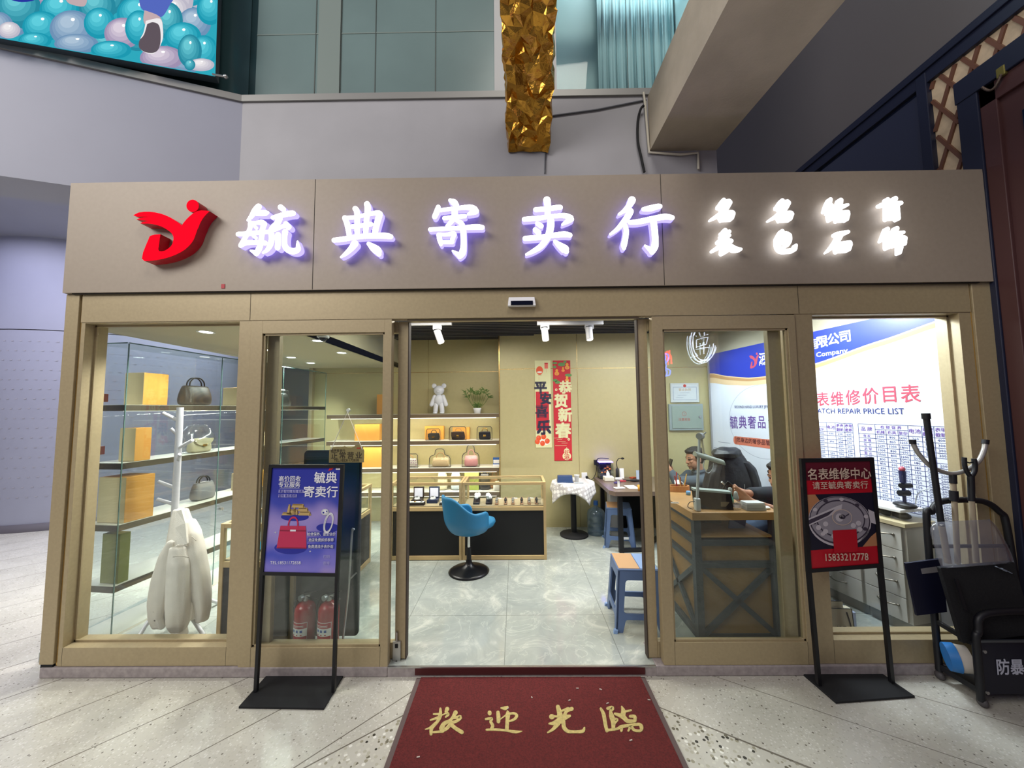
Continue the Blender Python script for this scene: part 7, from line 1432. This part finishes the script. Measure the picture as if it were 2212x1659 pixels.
single('counter_slab', MB().hexa([cw(-.015, CT+.001, .012), cw(uj+.75, CT+.001, .012), cw(uj+.75, CT+.001, -.255), cw(-.015, CT+.001, -.255), cw(-.015, CT+.028, .012), cw(uj+.75, CT+.028, .012), cw(uj+.75, CT+.028, -.255), cw(-.015, CT+.028, -.255)]), mat('cream_worktop', '#c7b994', .4), 'cream worktop lying along the white drawer cabinets', 'worktop', bevel=.002)
CZ_ = CT+.0285; cp = lambda px, py: atz(px, py, CZ_)
# acrylic rack with black tool pods, microscope, white machine
tk = thing('tool_rack', 'long clear rack with dark rounded pods and a white lid on the cream worktop', 'tool rack', tuple(cw(.28, CZ_, -.12))); 
MB().hexa([cw(.03, CZ_+.055, -.03), cw(.43, CZ_+.055, -.03), cw(.43, CZ_+.055, -.24), cw(.03, CZ_+.055, -.24), cw(.03, CZ_+.075, -.03), cw(.43, CZ_+.075, -.03), cw(.43, CZ_+.075, -.24), cw(.03, CZ_+.075, -.24)]).build('lid', WHITE, tk, bevel=.004)
m = MB()
for k in range(5): m.sph(cw(.07+.08*k, CZ_+.026, -.1), (.04, .055, .024), 14, 8)
m.build('pods', BLACK, tk); m = MB()
for k in range(9): m.bar(cw(.04+.046*k, CZ_, -.035), cw(.04+.046*k, CZ_+.055, -.035), .006, .006)
m.build('posts', CLEARP, tk)
ms = thing('microscope', 'small dark bench microscope with a red knob on the clear rack', 'microscope', tuple(cw(.06, CZ_+.076, -.12))); b0 = cw(.06, CZ_+.0765, -.12)
MB().sph(b0+Z_*.02, (.05, .07, .02), 16, 8).build('base', BLACK, ms); MB().cyl(b0+Z_*.03, b0+Z_*.25, .010).build('column', mat('dark_blue_metal', '#3a3f6a', .35, .5), ms); MB().cyl(b0+Vector((-.03, 0, .10)), b0+Vector((.03, 0, .10)), .02).cyl(b0+Vector((-.02, 0, .15)), b0+Vector((.05, 0, .15)), .016).build('stage', BLACK, ms); MB().cyl(b0+Z_*.17, b0+Z_*.25, .017, .02).build('eyepiece', mat('dark_blue_metal', '#3a3f6a', .35, .5), ms); MB().sph(b0+Z_*.262, .018, 12, 8).build('knob', mat('pink_knob', '#c05a6a', .4), ms); MB().tube([b0+Vector((.04, -.03, .03)), b0+Vector((.06, -.03, .10)), b0+Vector((.12, -.03, .13)), b0+Vector((.17, -.03, .135))], .003, 6, smooth=4).build('cable', mat('pale_cord', '#c6ccd6', .5), ms)
wm = thing('watch_tester', 'white watch testing machine with a small violet screen behind the poster stand', 'machine', tuple(cw(.52, CZ_, -.16))); b0 = cw(.53, CZ_+.001, -.16)
MB().hexa([cw(.45, CZ_+.002, -.06), cw(.6, CZ_+.002, -.06), cw(.6, CZ_+.002, -.24), cw(.45, CZ_+.002, -.24), cw(.47, CZ_+.2, -.14), cw(.6, CZ_+.2, -.14), cw(.6, CZ_+.2, -.24), cw(.47, CZ_+.2, -.24)]).build('housing', WHITE, wm, bevel=.01, seg=3); q_ = [cw(.49, CZ_+.06, -.078), cw(.57, CZ_+.06, -.078), cw(.57, CZ_+.16, -.119), cw(.49, CZ_+.16, -.119)]; MB().poly(q_).build('screen', emat('violet_screen', '#9a8cff', .9), wm)
for k, z in enumerate((.24, .30)): MB().sph(cw(.44, CZ_+z, -.10), (.04, .05, .008), 14, 6).build('dark_dish', mat('dark_blue_dish', '#232a52', .3), wm)
MB().cyl(cw(.46, CZ_+.195, -.17), cw(.45, CZ_+.30, -.11), .007).build('dish_arm', BLACK, wm)
for k in range(4): single('acrylic_cone', MB().lathe([(.018, 0), (.016, .006), (.004, .03), (0, .032)], tuple(cw(.36+.03*k, CZ_, -.02)), 14), CLEARP, 'tiny clear cone on the front edge of the cream worktop', 'cone', 'clear cones on the worktop')
# shopping bag
a, b = at(1800, 1385, .24), at(1839, 1315, .24); sb = thing('shopping_bag', 'cream paper shopping bag with black edges and dark cord handle on the floor', 'bag', ((a.x+b.x)/2, .27, FZ)); x0, x1, zt = a.x-.05, b.x, b.z
MB().hexa([(x0, .235, FZ), (x1, .225, FZ), (x1, .30, FZ), (x0, .31, FZ), (x0, .25, zt), (x1, .24, zt), (x1, .28, zt), (x0, .29, zt)]).build('bag_body', mat('cream_bag_paper', '#d9d3b8', .6), sb)
MB().bar((x1+.001, .225, FZ), (x1+.001, .24, zt), .004, .004).bar((x0, .249, zt), (x1, .239, zt), .004, .004).bar((x0-.0, .262, zt+.04), (x1-.04, .256, zt+.04), .004, .004).build('edge', BLACKM, sb); MB().hexa([(x0, .262, zt-.01), (x1-.04, .255, zt-.01), (x1-.04, .258, zt-.01), (x0, .265, zt-.01), (x0, .262, zt+.04), (x1-.04, .255, zt+.04), (x1-.04, .258, zt+.04), (x0, .265, zt+.04)]).build('liner', mat('cream_bag_paper', '#d9d3b8', .6), sb)
MB().tube([(x1-.035, .236, zt-.02), (x1-.02, .228, zt-.12), (x1-.05, .223, zt-.18), (x0+.03, .226, zt-.185), (x0+.0, .232, zt-.15)], .004, 7, smooth=6).text('毓典', ((x0+x1)/2+.01, .2265, FZ+.075), X_, Z_, .034).build('handle', mat('dark_cord', '#2d2830', .7), sb)
single('printed_carton', MB().box(at(1721, 0, .4).x, at(1745, 0, .4).x, .36, .52, FZ+.001, FZ+.10), mat('blue_white_carton', '#aab6d6', .5, noise=(9, .3)), 'blue and white printed packet on the floor by the seated man', 'packet', bevel=.003)
# ================================================================== PEOPLE
SKINM = mat('skin', '#b98364', .55, noise=(14, .05)); HAIRM = mat('black_hair', '#15120f', .5, bump=(150, .6)); 
def head_frame(f, tilt):
    f = Vector((f[0], f[1], 0)).normalized(); s_ = Vector((-f.y, f.x, 0)); R_ = Matrix.Rotation(tilt, 3, s_); f2 = R_@f; u2 = R_@Z_
    return lambda hc, a, b, c: Vector(hc)+f2*a+s_*b+u2*c, Matrix((f2, s_, u2)).transposed()
def person(label, hc, f, tilt, torso, arms, legs, shirt, trouser, sleeve_to, shoes=True, k=1.0):
    """hc head centre; torso (neck, chest, hip); arms lists (shoulder, elbow, wrist, hand dir, grip); one continuous body grown from overlapping tapered limbs"""
    T, RM_ = head_frame(f, tilt); P_ = lambda a, b, c: T(hc, a*k, b*k, c*k)
    r = thing('person', label, 'person', (torso[2].x, torso[2].y, torso[2].z))
    m = MB(); m.sph(P_(-.015, 0, .03), (.098*k, .078*k, .096*k), 20, 14, rot=RM_); m.sph(P_(.032, 0, -.045), (.062*k, .06*k, .078*k), 18, 12, rot=RM_)
    m.caps(P_(.092, 0, .008), .010*k, P_(.106, 0, -.028), .0145*k).sph(P_(.094, 0, -.03), (.014*k, .02*k, .011*k), 12, 8, rot=RM_)
    for sg in (-1, 1):
        m.caps(P_(.082, sg*.014, .024), .012*k, P_(.068, sg*.045, .020), .012*k).sph(P_(.066, sg*.034, -.02), (.022*k, .02*k, .02*k), 12, 8, rot=RM_)
        m.sph(P_(-.012, sg*.081, -.012), (.024*k, .010*k, .034*k), 14, 10, rot=RM_).sph(P_(-.010, sg*.079, -.035), (.012*k, .01*k, .014*k), 10, 8, rot=RM_)
    m.sph(P_(.088, 0, -.064), (.014*k, .024*k, .009*k), 12, 8, rot=RM_).sph(P_(.086, 0, -.078), (.014*k, .021*k, .009*k), 12, 8, rot=RM_).sph(P_(.070, 0, -.103), (.022*k, .026*k, .018*k), 12, 8, rot=RM_)
    neck, chest, hip = torso; m.caps(P_(-.03, 0, -.075), .054*k, neck, .060*k)
    fl = Vector((f[0], f[1], 0)).normalized(); sl_ = Vector((-fl.y, fl.x, 0))
    m.caps(neck, .055, chest, .10).caps(chest, .115, hip, .12)
    for a in arms:
        S_, E_, W_ = a['p']; m.caps(chest.lerp(S_, .3), .085, S_, .055).caps(S_, .05, E_, .04).caps(E_, .039, W_, .027)
        hd = a['d'].normalized(); pn = a['n'].normalized(); sd = hd.cross(pn).normalized(); palm = W_+hd*.045
        m.caps(W_, .026, palm, .028).sph(palm+hd*.01, (.042, .036, .017), 14, 10, rot=Matrix((hd, sd, pn)).transposed())
        for i, (o_, L_) in enumerate(((-.030, .062), (-.010, .074), (.010, .070), (.029, .055))):
            k0 = palm+hd*.042+sd*o_; c1 = a.get('curl', .8); d1 = (hd*math.cos(c1*.5)+pn*math.sin(c1*.5)); d2 = (hd*math.cos(c1*1.3)+pn*math.sin(c1*1.3)); d3 = (hd*math.cos(c1*2)+pn*math.sin(c1*2))
            p1 = k0+d1*L_*.42; p2 = p1+d2*L_*.33; p3 = p2+d3*L_*.25; m.caps(k0-hd*.012, .0098, p1, .0092, 8).caps(p1, .0092, p2, .0085, 8).caps(p2, .0085, p3, .0072, 8)
        t0 = palm-hd*.018-sd*.028*a.get('th', 1); t1 = t0+hd*.032-sd*.022*a.get('th', 1)+pn*.012; t2 = t1+hd*.03+pn*.016; m.caps(t0, .0145, t1, .0115, 8).caps(t1, .0115, t2, .009, 8)
    for L in legs: m.caps(L[0], .075, L[1], .05).caps(L[1], .05, L[2], .036)
    m.build('body', SKINM, r, remesh=.0055, smoothit=3)
    h = MB(); h.sph(P_(-.032, 0, .055), (.102*k, .086*k, .086*k), 20, 14, rot=RM_).sph(P_(-.062, 0, .0), (.066*k, .080*k, .088*k), 18, 12, rot=RM_).sph(P_(.034, 0, .098), (.056*k, .066*k, .030*k), 16, 10, rot=RM_)
    rr = random.Random(len(label))
    for i in range(26): a_ = rr.uniform(0, 2*PI); e_ = rr.uniform(.1, 1.3); d_ = Vector((math.cos(a_)*math.cos(e_)*.1-.03, math.sin(a_)*math.cos(e_)*.082, .055+math.sin(e_)*.08)); h.caps(P_(*d_), .012*k, P_(d_.x*1.06+.012, d_.y*1.04, d_.z*1.04+.002), .008*k, 8)
    for sg in (-1, 1): h.caps(P_(.02, sg*.076, .035), .014*k, P_(.004, sg*.079, -.012), .009*k)
    h.build('hair', HAIRM, r, remesh=.006, smoothit=1)
    e = MB()
    for sg in (-1, 1):
        e.caps(P_(.088, sg*.016, .032), .0045*k, P_(.072, sg*.050, .030), .0035*k, 8).caps(P_(.086, sg*.020, .004), .0045*k, P_(.076, sg*.042, .003), .0038*k, 8)
    e.build('eyes_and_brows', mat('dark_brow', '#1c1512', .5), r)
    MB().caps(P_(.1005, -.017, -.071), .0024*k, P_(.1005, .017, -.071), .0024*k, 8).build('mouth', mat('lip_line', '#7a4038', .6), r)
    c = MB(); c.caps(neck-Z_*.01, .074, chest, .125).caps(chest, .135, chest.lerp(hip, .6), .135).caps(chest.lerp(hip, .6), .135, hip, .14)
    for a, t in zip(arms, sleeve_to):
        S_, E_, W_ = a['p']; c.caps(chest.lerp(S_, .35), .10, S_, .072).caps(S_, .07, E_, .056)
        if t > 0: c.caps(E_, .056, E_.lerp(W_, t), .045)
    c.build('shirt', shirt, r, remesh=.009, smoothit=4)
    cl = MB(); cl.tube([neck+fl*(.062*math.cos(2*PI*i/18))+sl_*(.066*math.sin(2*PI*i/18))+Z_*(.012-.012*math.cos(2*PI*i/18)) for i in range(18)], .014, 8, closed=True); cl.build('collar', shirt, r)
    if legs:
        t = MB(); t.caps(hip+sl_*.06, .135, hip-sl_*.06, .135)
        for L in legs: t.caps(L[0], .10, L[1], .078).caps(L[1], .078, L[2], .06)
        t.build('trousers', trouser, r, remesh=.01, smoothit=4)
        for L in legs: MB().caps(L[2]-Z_*.012-fl*.03, .042, L[2]+fl*.12-Z_*.028, .036).build('shoe', mat('dark_shoe', '#3a3633', .6), r)
    return r
DKN = mat('dark_navy_knit', '#1b2129', .85, bump=(200, .3)); JEAN = mat('blue_denim', '#2c3d55', .8, noise=(30, .15)); GRYB = mat('slate_blue_shirt', '#4a555f', .85, noise=(20, .08))
# --- the man at the workbench
hc = at(1686, 1029, .80); f = (-.95, -.30); neck = hc+Vector((.055, .03, -.165)); chest = neck+Vector((.03, .03, -.16)); hip = Vector((chest.x-.02, chest.y+.03, .56))
sl_ = Vector((.30, -.95, 0)); S1 = neck+sl_*.17+Vector((.03, 0, -.07)); S2 = neck-sl_*.15+Vector((-.02, 0, -.08))
E1 = at(1716, 1118, .44); W1 = at(1626, 1086, .37); E2 = at(1668, 1066, .74); W2 = at(1612, 1066, .46)
hd1 = at(1600, 1070, .385)-W1; 
ph = at(1581, 1060, .42)
knee1 = Vector((hip.x-.30, hip.y-.28, .50)); knee2 = Vector((hip.x-.38, hip.y+.02, .50))
person('person in dark sweater and blue jeans bending over a phone at the workbench', hc, f, .22, (neck, chest, hip), [dict(p=(S1, E1, W1), d=hd1, n=Vector((-.15, .75, .65)), curl=.75, th=-1), dict(p=(S2, E2, W2), d=ph-W2, n=Vector((0, -.8, .4)), curl=.6, th=1)], [(hip+sl_*.09, knee1, Vector((knee1.x+.10, knee1.y-.03, .14))), (hip-sl_*.08, knee2, Vector((knee2.x+.12, knee2.y, .14)))], DKN, JEAN, (0.0, .82), k=.98)
u_ = (at(1590, 1068, .46)-at(1571, 1050, .47)).normalized()
pm = thing('phone', 'dark phone with pale edge held in the hand of the person at the workbench', 'phone', tuple(ph)); 
MB().obox(ph, (.15, .010, .072), Matrix.Rotation(math.radians(38), 3, 'Y') @ Matrix.Rotation(math.radians(14), 3, 'Z')).build('body', mat('phone_black', '#111216', .2), pm, bevel=.004); MB().obox(ph+Vector((-.058, -.001, .052)), (.036, .0108, .010), Matrix.Rotation(math.radians(38), 3, 'Y') @ Matrix.Rotation(math.radians(14), 3, 'Z')).build('pale_edge', WHITE, pm)
st = thing('work_stool', 'black round work stool under the person at the workbench', 'stool', (hip.x, hip.y, FZ)); MB().cyl((hip.x, hip.y, .37), (hip.x, hip.y, .43), .17, .17, 28).build('seat', BLACK, st); MB().cyl((hip.x, hip.y, FZ+.05), (hip.x, hip.y, .37), .025).build('column', CHROME, st)
for i in range(5): a = 2*PI*i/5+.3; MB().bar((hip.x, hip.y, FZ+.055), (hip.x+.15*math.cos(a), hip.y+.15*math.sin(a), FZ+.04), .035, .025).sph((hip.x+.15*math.cos(a), hip.y+.15*math.sin(a), FZ+.022), .022, 10, 8).build('foot', BLACK, st)
# --- the man at the dark desk
hc = at(1499, 990, 2.06); f = (-.98, -.2); neck = hc+Vector((.055, .02, -.16)); chest = neck+Vector((.06, .01, -.16)); hip = Vector((chest.x+.08, chest.y+.02, .53)); sl_ = Vector((.2, -.98, 0))
S1 = neck+sl_*.17+Vector((.0, 0, -.07)); S2 = neck-sl_*.17+Vector((0, 0, -.07)); E1 = at(1462, 1040, 1.93); W1 = at(1450, 1020, 1.98); E2 = at(1470, 1040, 2.2); W2 = at(1452, 1022, 2.1)
person('person in slate-blue shirt sitting at the dark desk looking down at a phone', hc, f, .20, (neck, chest, hip), [dict(p=(S1, E1, W1), d=Vector((-.3, .1, .6)), n=Vector((-.5, .6, 0)), curl=.8, th=-1), dict(p=(S2, E2, W2), d=Vector((-.3, -.1, .6)), n=Vector((-.5, -.6, 0)), curl=.8, th=1)], [(hip+sl_*.09, hip+Vector((-.36, -.1, -.02)), Vector((hip.x-.34, hip.y-.1, .14))), (hip-sl_*.09, hip+Vector((-.38, .06, -.02)), Vector((hip.x-.36, hip.y+.06, .14)))], GRYB, mat('charcoal_trousers', '#26272b', .85), (.85, .85), k=.95)
ph = at(1447, 1008, 2.03); pm = thing('phone', 'phone held upright by the person at the dark desk', 'phone', tuple(ph)); MB().obox(ph+Z_*.02, (.012, .07, .14), (0, .3, 0)).build('body', mat('phone_black', '#111216', .2), pm, bevel=.003)
st = thing('office_stool', 'dark office seat under the person at the dark desk', 'stool', (hip.x, hip.y, FZ)); MB().box(hip.x-.2, hip.x+.2, hip.y-.2, hip.y+.2, .35, .40).build('seat', BLACK, st, bevel=.02); MB().cyl((hip.x, hip.y, FZ), (hip.x, hip.y, .36), .03).cyl((hip.x, hip.y, FZ), (hip.x, hip.y, FZ+.02), .2).build('base', BLACK, st)
mg = at(1474, 1024, 1.78); mug = thing('mug', 'white mug on the dark desk in front of the person in slate blue', 'mug', (mg.x, 1.78, dz)); MB().lathe([(0, .001), (.03, .001), (.034, .085), (.030, .085), (.027, .006), (0, .006)], (1.74, 1.78, dz), 22).build('cup', WHITE, mug); MB().tube([(1.77, 1.78, dz+.02), (1.795, 1.78, dz+.03), (1.795, 1.78, dz+.06), (1.772, 1.78, dz+.07)], .005, 7, smooth=4).build('handle', WHITE, mug)
# --- chair with a black padded jacket on it
JC = mat('black_padded_nylon', '#14171d', .45, bump=(26, .5)); CY_ = 1.48
c0 = at(1585, 1060, CY_); oc = thing('office_chair', 'office chair hidden under a black hooded jacket beside the printed wall', 'chair', (c0.x, CY_+.03, FZ))
MB().box(c0.x-.2, c0.x+.2, CY_-.16, CY_+.24, .40, .46).build('seat', BLACKM, oc, bevel=.03); MB().box(c0.x-.17, c0.x+.17, CY_+.02, CY_+.06, .52, .98).build('backrest', BLACKM, oc, bevel=.02); MB().cyl((c0.x, CY_+.04, FZ+.05), (c0.x, CY_+.04, .4), .028).box(c0.x-.02, c0.x+.02, CY_+.05, CY_+.08, .42, .6).build('column', BLACK, oc)
for i in range(5): a = 2*PI*i/5; MB().bar((c0.x, CY_+.04, FZ+.06), (c0.x+.26*math.cos(a), CY_+.04+.26*math.sin(a), FZ+.045), .04, .03).sph((c0.x+.26*math.cos(a), CY_+.04+.26*math.sin(a), FZ+.025), .025, 10, 8).build('foot', BLACK, oc)
bj = thing('black_jacket', 'black hooded padded jacket draped over the back of the office chair', 'jacket', (c0.x, CY_-.02, .5))
loft([(1574, 975, 24, .06, 0), (1572, 990, 36, .09, 0), (1576, 1008, 42, .11, 0), (1580, 1035, 50, .12, 0), (1582, 1070, 54, .12, 0), (1584, 1120, 56, .12, 0), (1585, 1165, 54, .11, 0)], n=32, fold=.035, nf=4, seed=.7, Yc=CY_+.02).build('body', JC, bj, sub=1)
loft([(1572, 966, 14, .05, -.05), (1570, 971, 26, .085, -.06), (1568, 979, 30, .10, -.07), (1570, 987, 26, .09, -.06)], n=28, fold=.06, nf=5, seed=2, Yc=CY_).build('hood', JC, bj, sub=1)
loft([(1604, 996, 12, .05, -.02), (1616, 1012, 15, .06, -.03), (1624, 1040, 16, .06, -.03), (1630, 1075, 16, .06, -.03), (1632, 1115, 14, .05, -.03), (1630, 1150, 11, .04, -.03)], fold=.05, nf=4, seed=1, Yc=CY_).build('sleeve', JC, bj, sub=1)
loft([(1552, 1000, 10, .05, -.02), (1541, 1020, 14, .06, -.03), (1535, 1050, 15, .06, -.03), (1532, 1085, 14, .055, -.03), (1532, 1130, 12, .045, -.03)], fold=.05, nf=4, seed=3, Yc=CY_).build('sleeve', JC, bj, sub=1)
MB().bar(at(1608, 1046, CY_-.14), at(1608, 1056, CY_-.14), .006, .004).build('zip_pull', STEEL, bj)
# ================================================================== SECURITY GEAR TROLLEY
BT = mat('black_powder_coat', '#0c0d14', .5); BKR = mat('black_padding', '#08090e', .85, bump=(90, .3)); NVB = mat('navy_board', '#0b0d26', .5)
YR, YF = -.035, -.225; tro = thing('gear_trolley', 'black steel security gear trolley with white lettering standing by the shop corner', 'trolley', (2.66, -.13, 0))
R_ = lambda px, py: at(px, py, YR); F_ = lambda px, py: at(px, py, YF)
xL = 2.385; xR = 2.86; hz_ = lambda py: R_(2030, py).z
zt = hz_(1083); zs_ = hz_(1118); rad = .10
hoop = [(xL, YR, .05), (xL, YR, zs_-.03), (xL+.03, YR, zs_+.03), (xL+.10, YR, zt), (xR-.15, YR, zt), (xR-.05, YR, zs_+.03), (xR-.02, YR, zs_-.04), (xR, YR, .5), (xR, YR, .05)]
MB().tube(hoop, .0165, 10, smooth=6).tube([(xL, YR, hz_(1180)), (xR-.005, YR, hz_(1180))], .011, 8).build('rear_hoop', BT, tro)
zf = F_(2120, 1395).z; zft = F_(2170, 1325).z
MB().tube([(xL-.005, YF, .03), (xL-.005, YF, zf+.02), (xL+.01, YF, zf+.07), (xL+.06, YF, zft), (xR-.06, YF, zft), (xR-.01, YF, zf+.07), (xR+.005, YF, .03)], .0165, 10, smooth=6).build('front_hoop', BT, tro)
MB().bar((xL, YR, F_(2112, 1395).z+.02), (xL, YF, F_(2112, 1395).z), .018, .022).bar((xR, YR, zf+.02), (xR, YF, zf), .018, .022).bar((xL, YR, .075), (xL, YF, .075), .018, .03).bar((xR, YR, .075), (xR, YF, .075), .018, .03).box(xL, xR, YF+.01, YR-.01, .07, .08).build('side_rails', BT, tro)
zb_, zp = F_(2160, 1498).z, F_(2160, 1382).z
fp = MB().box(xL+.005, xR, YF-.006, YF+.006, zb_, zp).build('front_panel', mat('navy_black_panel', '#0d1022', .45), tro)
MB().box(xL, xR, YF-.014, YF-.006, zp-.006, zp+.004).build('panel_lip', mat('grey_lip', '#5d6266', .4, .5), fp)
g = MB(); g.text('防暴消防', (F_(2143, 1440).x+.155, YF-.008, F_(2180, 1438).z), X_, Z_, .082, 0, bold=.04, sx=.88); g.build('lettering', mat('white_stencil', '#b9bccb', .6), fp)
for x in (xL, xR):
    for y in (YR, YF): MB().sph((x, y, .024), (.018, .024, .024), 12, 8).build('caster', mat('grey_caster', '#4a4648', .6), tro)
for p in (F_(2116, 1402), F_(2122, 1490)): MB().cyl(p+Vector((0, -.018, 0)), p+Vector((0, -.024, 0)), .008).build('bolt', STEEL, tro)
BEI = mat('aged_beige_pole', '#9a8c76', .5); SILVP = mat('silver_tube', '#a9a6a2', .35, .4)
YP = YR+.0; pp = lambda px, py, d=0.: at(px, py, YR-.035+d)
fk = thing('fork_pole', 'long black baton standing tallest in the security trolley', 'pole', tuple(pp(2045, 1210)))
MB().cyl(pp(2034, 1136, -.03), pp(2000, 896, -.03), .0145).cyl(pp(2001, 905, -.03), pp(1999.5, 893, -.03), .019).build('shaft', BT, fk); MB().cyl(pp(2048, 1216, -.03), pp(2034, 1136, -.03), .0145).build('grip', BEI, fk)
uf = thing('restraint_fork', 'steel restraint fork with a wide U head and black tips in the trolley', 'pole', tuple(pp(2069, 1214, 0)))
MB().tube([pp(1972, 957, 0), pp(1977, 968, 0), pp(1985, 981, 0), pp(2007, 1005, 0), pp(2033, 1018, 0), pp(2060, 1023, 0), pp(2091, 1014, 0), pp(2114, 996, 0), pp(2125, 974, 0), pp(2128.5, 957, 0)], .0115, 10, smooth=5).build('u_head', SILVP, uf)
for a, b in (((1972, 959), (1971, 950)), ((2128, 959), (2129, 950))): MB().cyl(pp(*a, 0), pp(*b, 0), .0155).build('tip', BT, uf)
MB().cyl(pp(2058, 1025, 0), pp(2059, 1044, 0), .0165).cyl(pp(2060, 1060, 0), pp(2061, 1082, 0), .019).build('collar', BT, uf); MB().cyl(pp(2069, 1218, 0), pp(2058.5, 1030, 0), .0125).build('shaft', BEI, uf)
yf_ = thing('restraint_fork', 'short black Y-headed restraint fork beside the wide U fork', 'pole', tuple(pp(2109, 1214, -.03)))
MB().tube([pp(2083, 988, -.03), pp(2084, 1006, -.03), pp(2089, 1020, -.03), pp(2097, 1031, -.03)], .0105, 8, smooth=4).tube([pp(2104, 991, -.03), pp(2106, 1008, -.03), pp(2104, 1020, -.03), pp(2097, 1031, -.03)], .0115, 8, smooth=4).cyl(pp(2097, 1028, -.03), pp(2099, 1082, -.03), .015).tube([pp(2085, 997, -.03), pp(2094, 1000, -.03), pp(2104, 997, -.03)], .004, 6).build('y_head', BT, yf_); MB().cyl(pp(2099, 1080, -.03), pp(2109, 1214, -.03), .0125).build('shaft', BEI, yf_)
# boards and the clear shield
nb = thing('shield_board', 'dark navy board with a grey strip standing at the left of the trolley', 'shield', (xL+.06, YR-.055, .1)); q4 = [at(px, py, YR-.05) for px, py in ((1957, 1217), (2035, 1207), (2046, 1322), (1981, 1330))]
MB().prism([q4], (0, .012, 0)).build('board', NVB, nb); MB().prism([[at(px, py, YR-.053) for px, py in ((1990, 1229), (2040, 1222), (2042, 1234), (1993, 1240))]], (0, .003, 0)).build('grey_strip', mat('grey_strip', '#7d7a7c', .6), nb)
YS = YR-.09; sh = thing('riot_shield', 'clear riot shield with a black padded lower half leaning in the trolley', 'shield', (2.65, YS, .1))
def shp(px, py, t): return at(px, py, YS-.05*t)
CL = gmat('riot_polycarbonate', (.90, .91, .93), .05, .55, .04, ('#b8bccb', .14))
ns = 14; vs = []
for j in range(9):
    t = j/8; yl = 1228+(1128-1228)*t; xl_ = 2034+(2003-2034)*t**.9; xr_ = 2190+(2143-2190)*t**1.3; yr_ = 1216+(1122-1216)*t
    if t > .75: q_ = (t-.75)/.25; xl_ += 12*q_*q_; xr_ -= 6*q_*q_
    for i in range(ns+1):
        a = i/ns; b_ = math.sin(PI*a); vs.append(at(xl_+(xr_-xl_)*a, yl+(yr_-yl)*a, YS-.045*b_-.035*(1-t)))
MB().add(vs, [(j*(ns+1)+i, j*(ns+1)+i+1, (j+1)*(ns+1)+i+1, (j+1)*(ns+1)+i) for j in range(8) for i in range(ns)], 0, True).build('clear_plate', CL, sh, solid=.004)
q4 = [at(px, py, y) for px, py, y in ((2032, 1227, YS-.045), (2190, 1214, YS-.045), (2235, 1370, YS-.075), (2080, 1390, YS-.075))]
MB().prism([q4], (0, .02, 0)).build('padded_panel', BKR, sh, bevel=.006); 
for px, py in ((2172, 1232), (2160, 1228)): MB().bar(at(px-8, py-4, YS-.062), at(px+12, py+6, YS-.064), .012, .004).build('strap_mark', mat('pale_strap', '#6d7684', .5), sh)
MB().bar(at(2064, 1250, YS-.066), at(2085, 1318, YS-.085), .012, .008).build('strap', BT, sh)
hl = thing('foam_roll', 'white and blue round roll lying on the lower deck of the trolley', 'roll', (2.45, -.14, .08)); cdr = at(2087, 1424, -.15); ax = Vector((.82, -.5, .12)).normalized()
MB().cyl(cdr-ax*.075, cdr-ax*.035, .066, .07, 28).build('blue_rim', mat('bright_blue', '#1f6fb5', .45), hl); MB().cyl(cdr-ax*.036, cdr+ax*.012, .066, .064, 28).build('white_body', mat('dusty_white', '#b9b2a9', .6), hl)
bg = thing('gear_bag', 'black padded gear lying inside the trolley behind its front panel', 'bag', (2.66, -.14, .12)); MB().sph((2.68, -.105, .26), (.15, .03, .16), 18, 10).sph((2.50, -.10, .36), (.08, .025, .13), 16, 10).build('padding', BKR, bg)
# ================================================================== NEON SIGNS across the hall (seen mirrored in the side light)
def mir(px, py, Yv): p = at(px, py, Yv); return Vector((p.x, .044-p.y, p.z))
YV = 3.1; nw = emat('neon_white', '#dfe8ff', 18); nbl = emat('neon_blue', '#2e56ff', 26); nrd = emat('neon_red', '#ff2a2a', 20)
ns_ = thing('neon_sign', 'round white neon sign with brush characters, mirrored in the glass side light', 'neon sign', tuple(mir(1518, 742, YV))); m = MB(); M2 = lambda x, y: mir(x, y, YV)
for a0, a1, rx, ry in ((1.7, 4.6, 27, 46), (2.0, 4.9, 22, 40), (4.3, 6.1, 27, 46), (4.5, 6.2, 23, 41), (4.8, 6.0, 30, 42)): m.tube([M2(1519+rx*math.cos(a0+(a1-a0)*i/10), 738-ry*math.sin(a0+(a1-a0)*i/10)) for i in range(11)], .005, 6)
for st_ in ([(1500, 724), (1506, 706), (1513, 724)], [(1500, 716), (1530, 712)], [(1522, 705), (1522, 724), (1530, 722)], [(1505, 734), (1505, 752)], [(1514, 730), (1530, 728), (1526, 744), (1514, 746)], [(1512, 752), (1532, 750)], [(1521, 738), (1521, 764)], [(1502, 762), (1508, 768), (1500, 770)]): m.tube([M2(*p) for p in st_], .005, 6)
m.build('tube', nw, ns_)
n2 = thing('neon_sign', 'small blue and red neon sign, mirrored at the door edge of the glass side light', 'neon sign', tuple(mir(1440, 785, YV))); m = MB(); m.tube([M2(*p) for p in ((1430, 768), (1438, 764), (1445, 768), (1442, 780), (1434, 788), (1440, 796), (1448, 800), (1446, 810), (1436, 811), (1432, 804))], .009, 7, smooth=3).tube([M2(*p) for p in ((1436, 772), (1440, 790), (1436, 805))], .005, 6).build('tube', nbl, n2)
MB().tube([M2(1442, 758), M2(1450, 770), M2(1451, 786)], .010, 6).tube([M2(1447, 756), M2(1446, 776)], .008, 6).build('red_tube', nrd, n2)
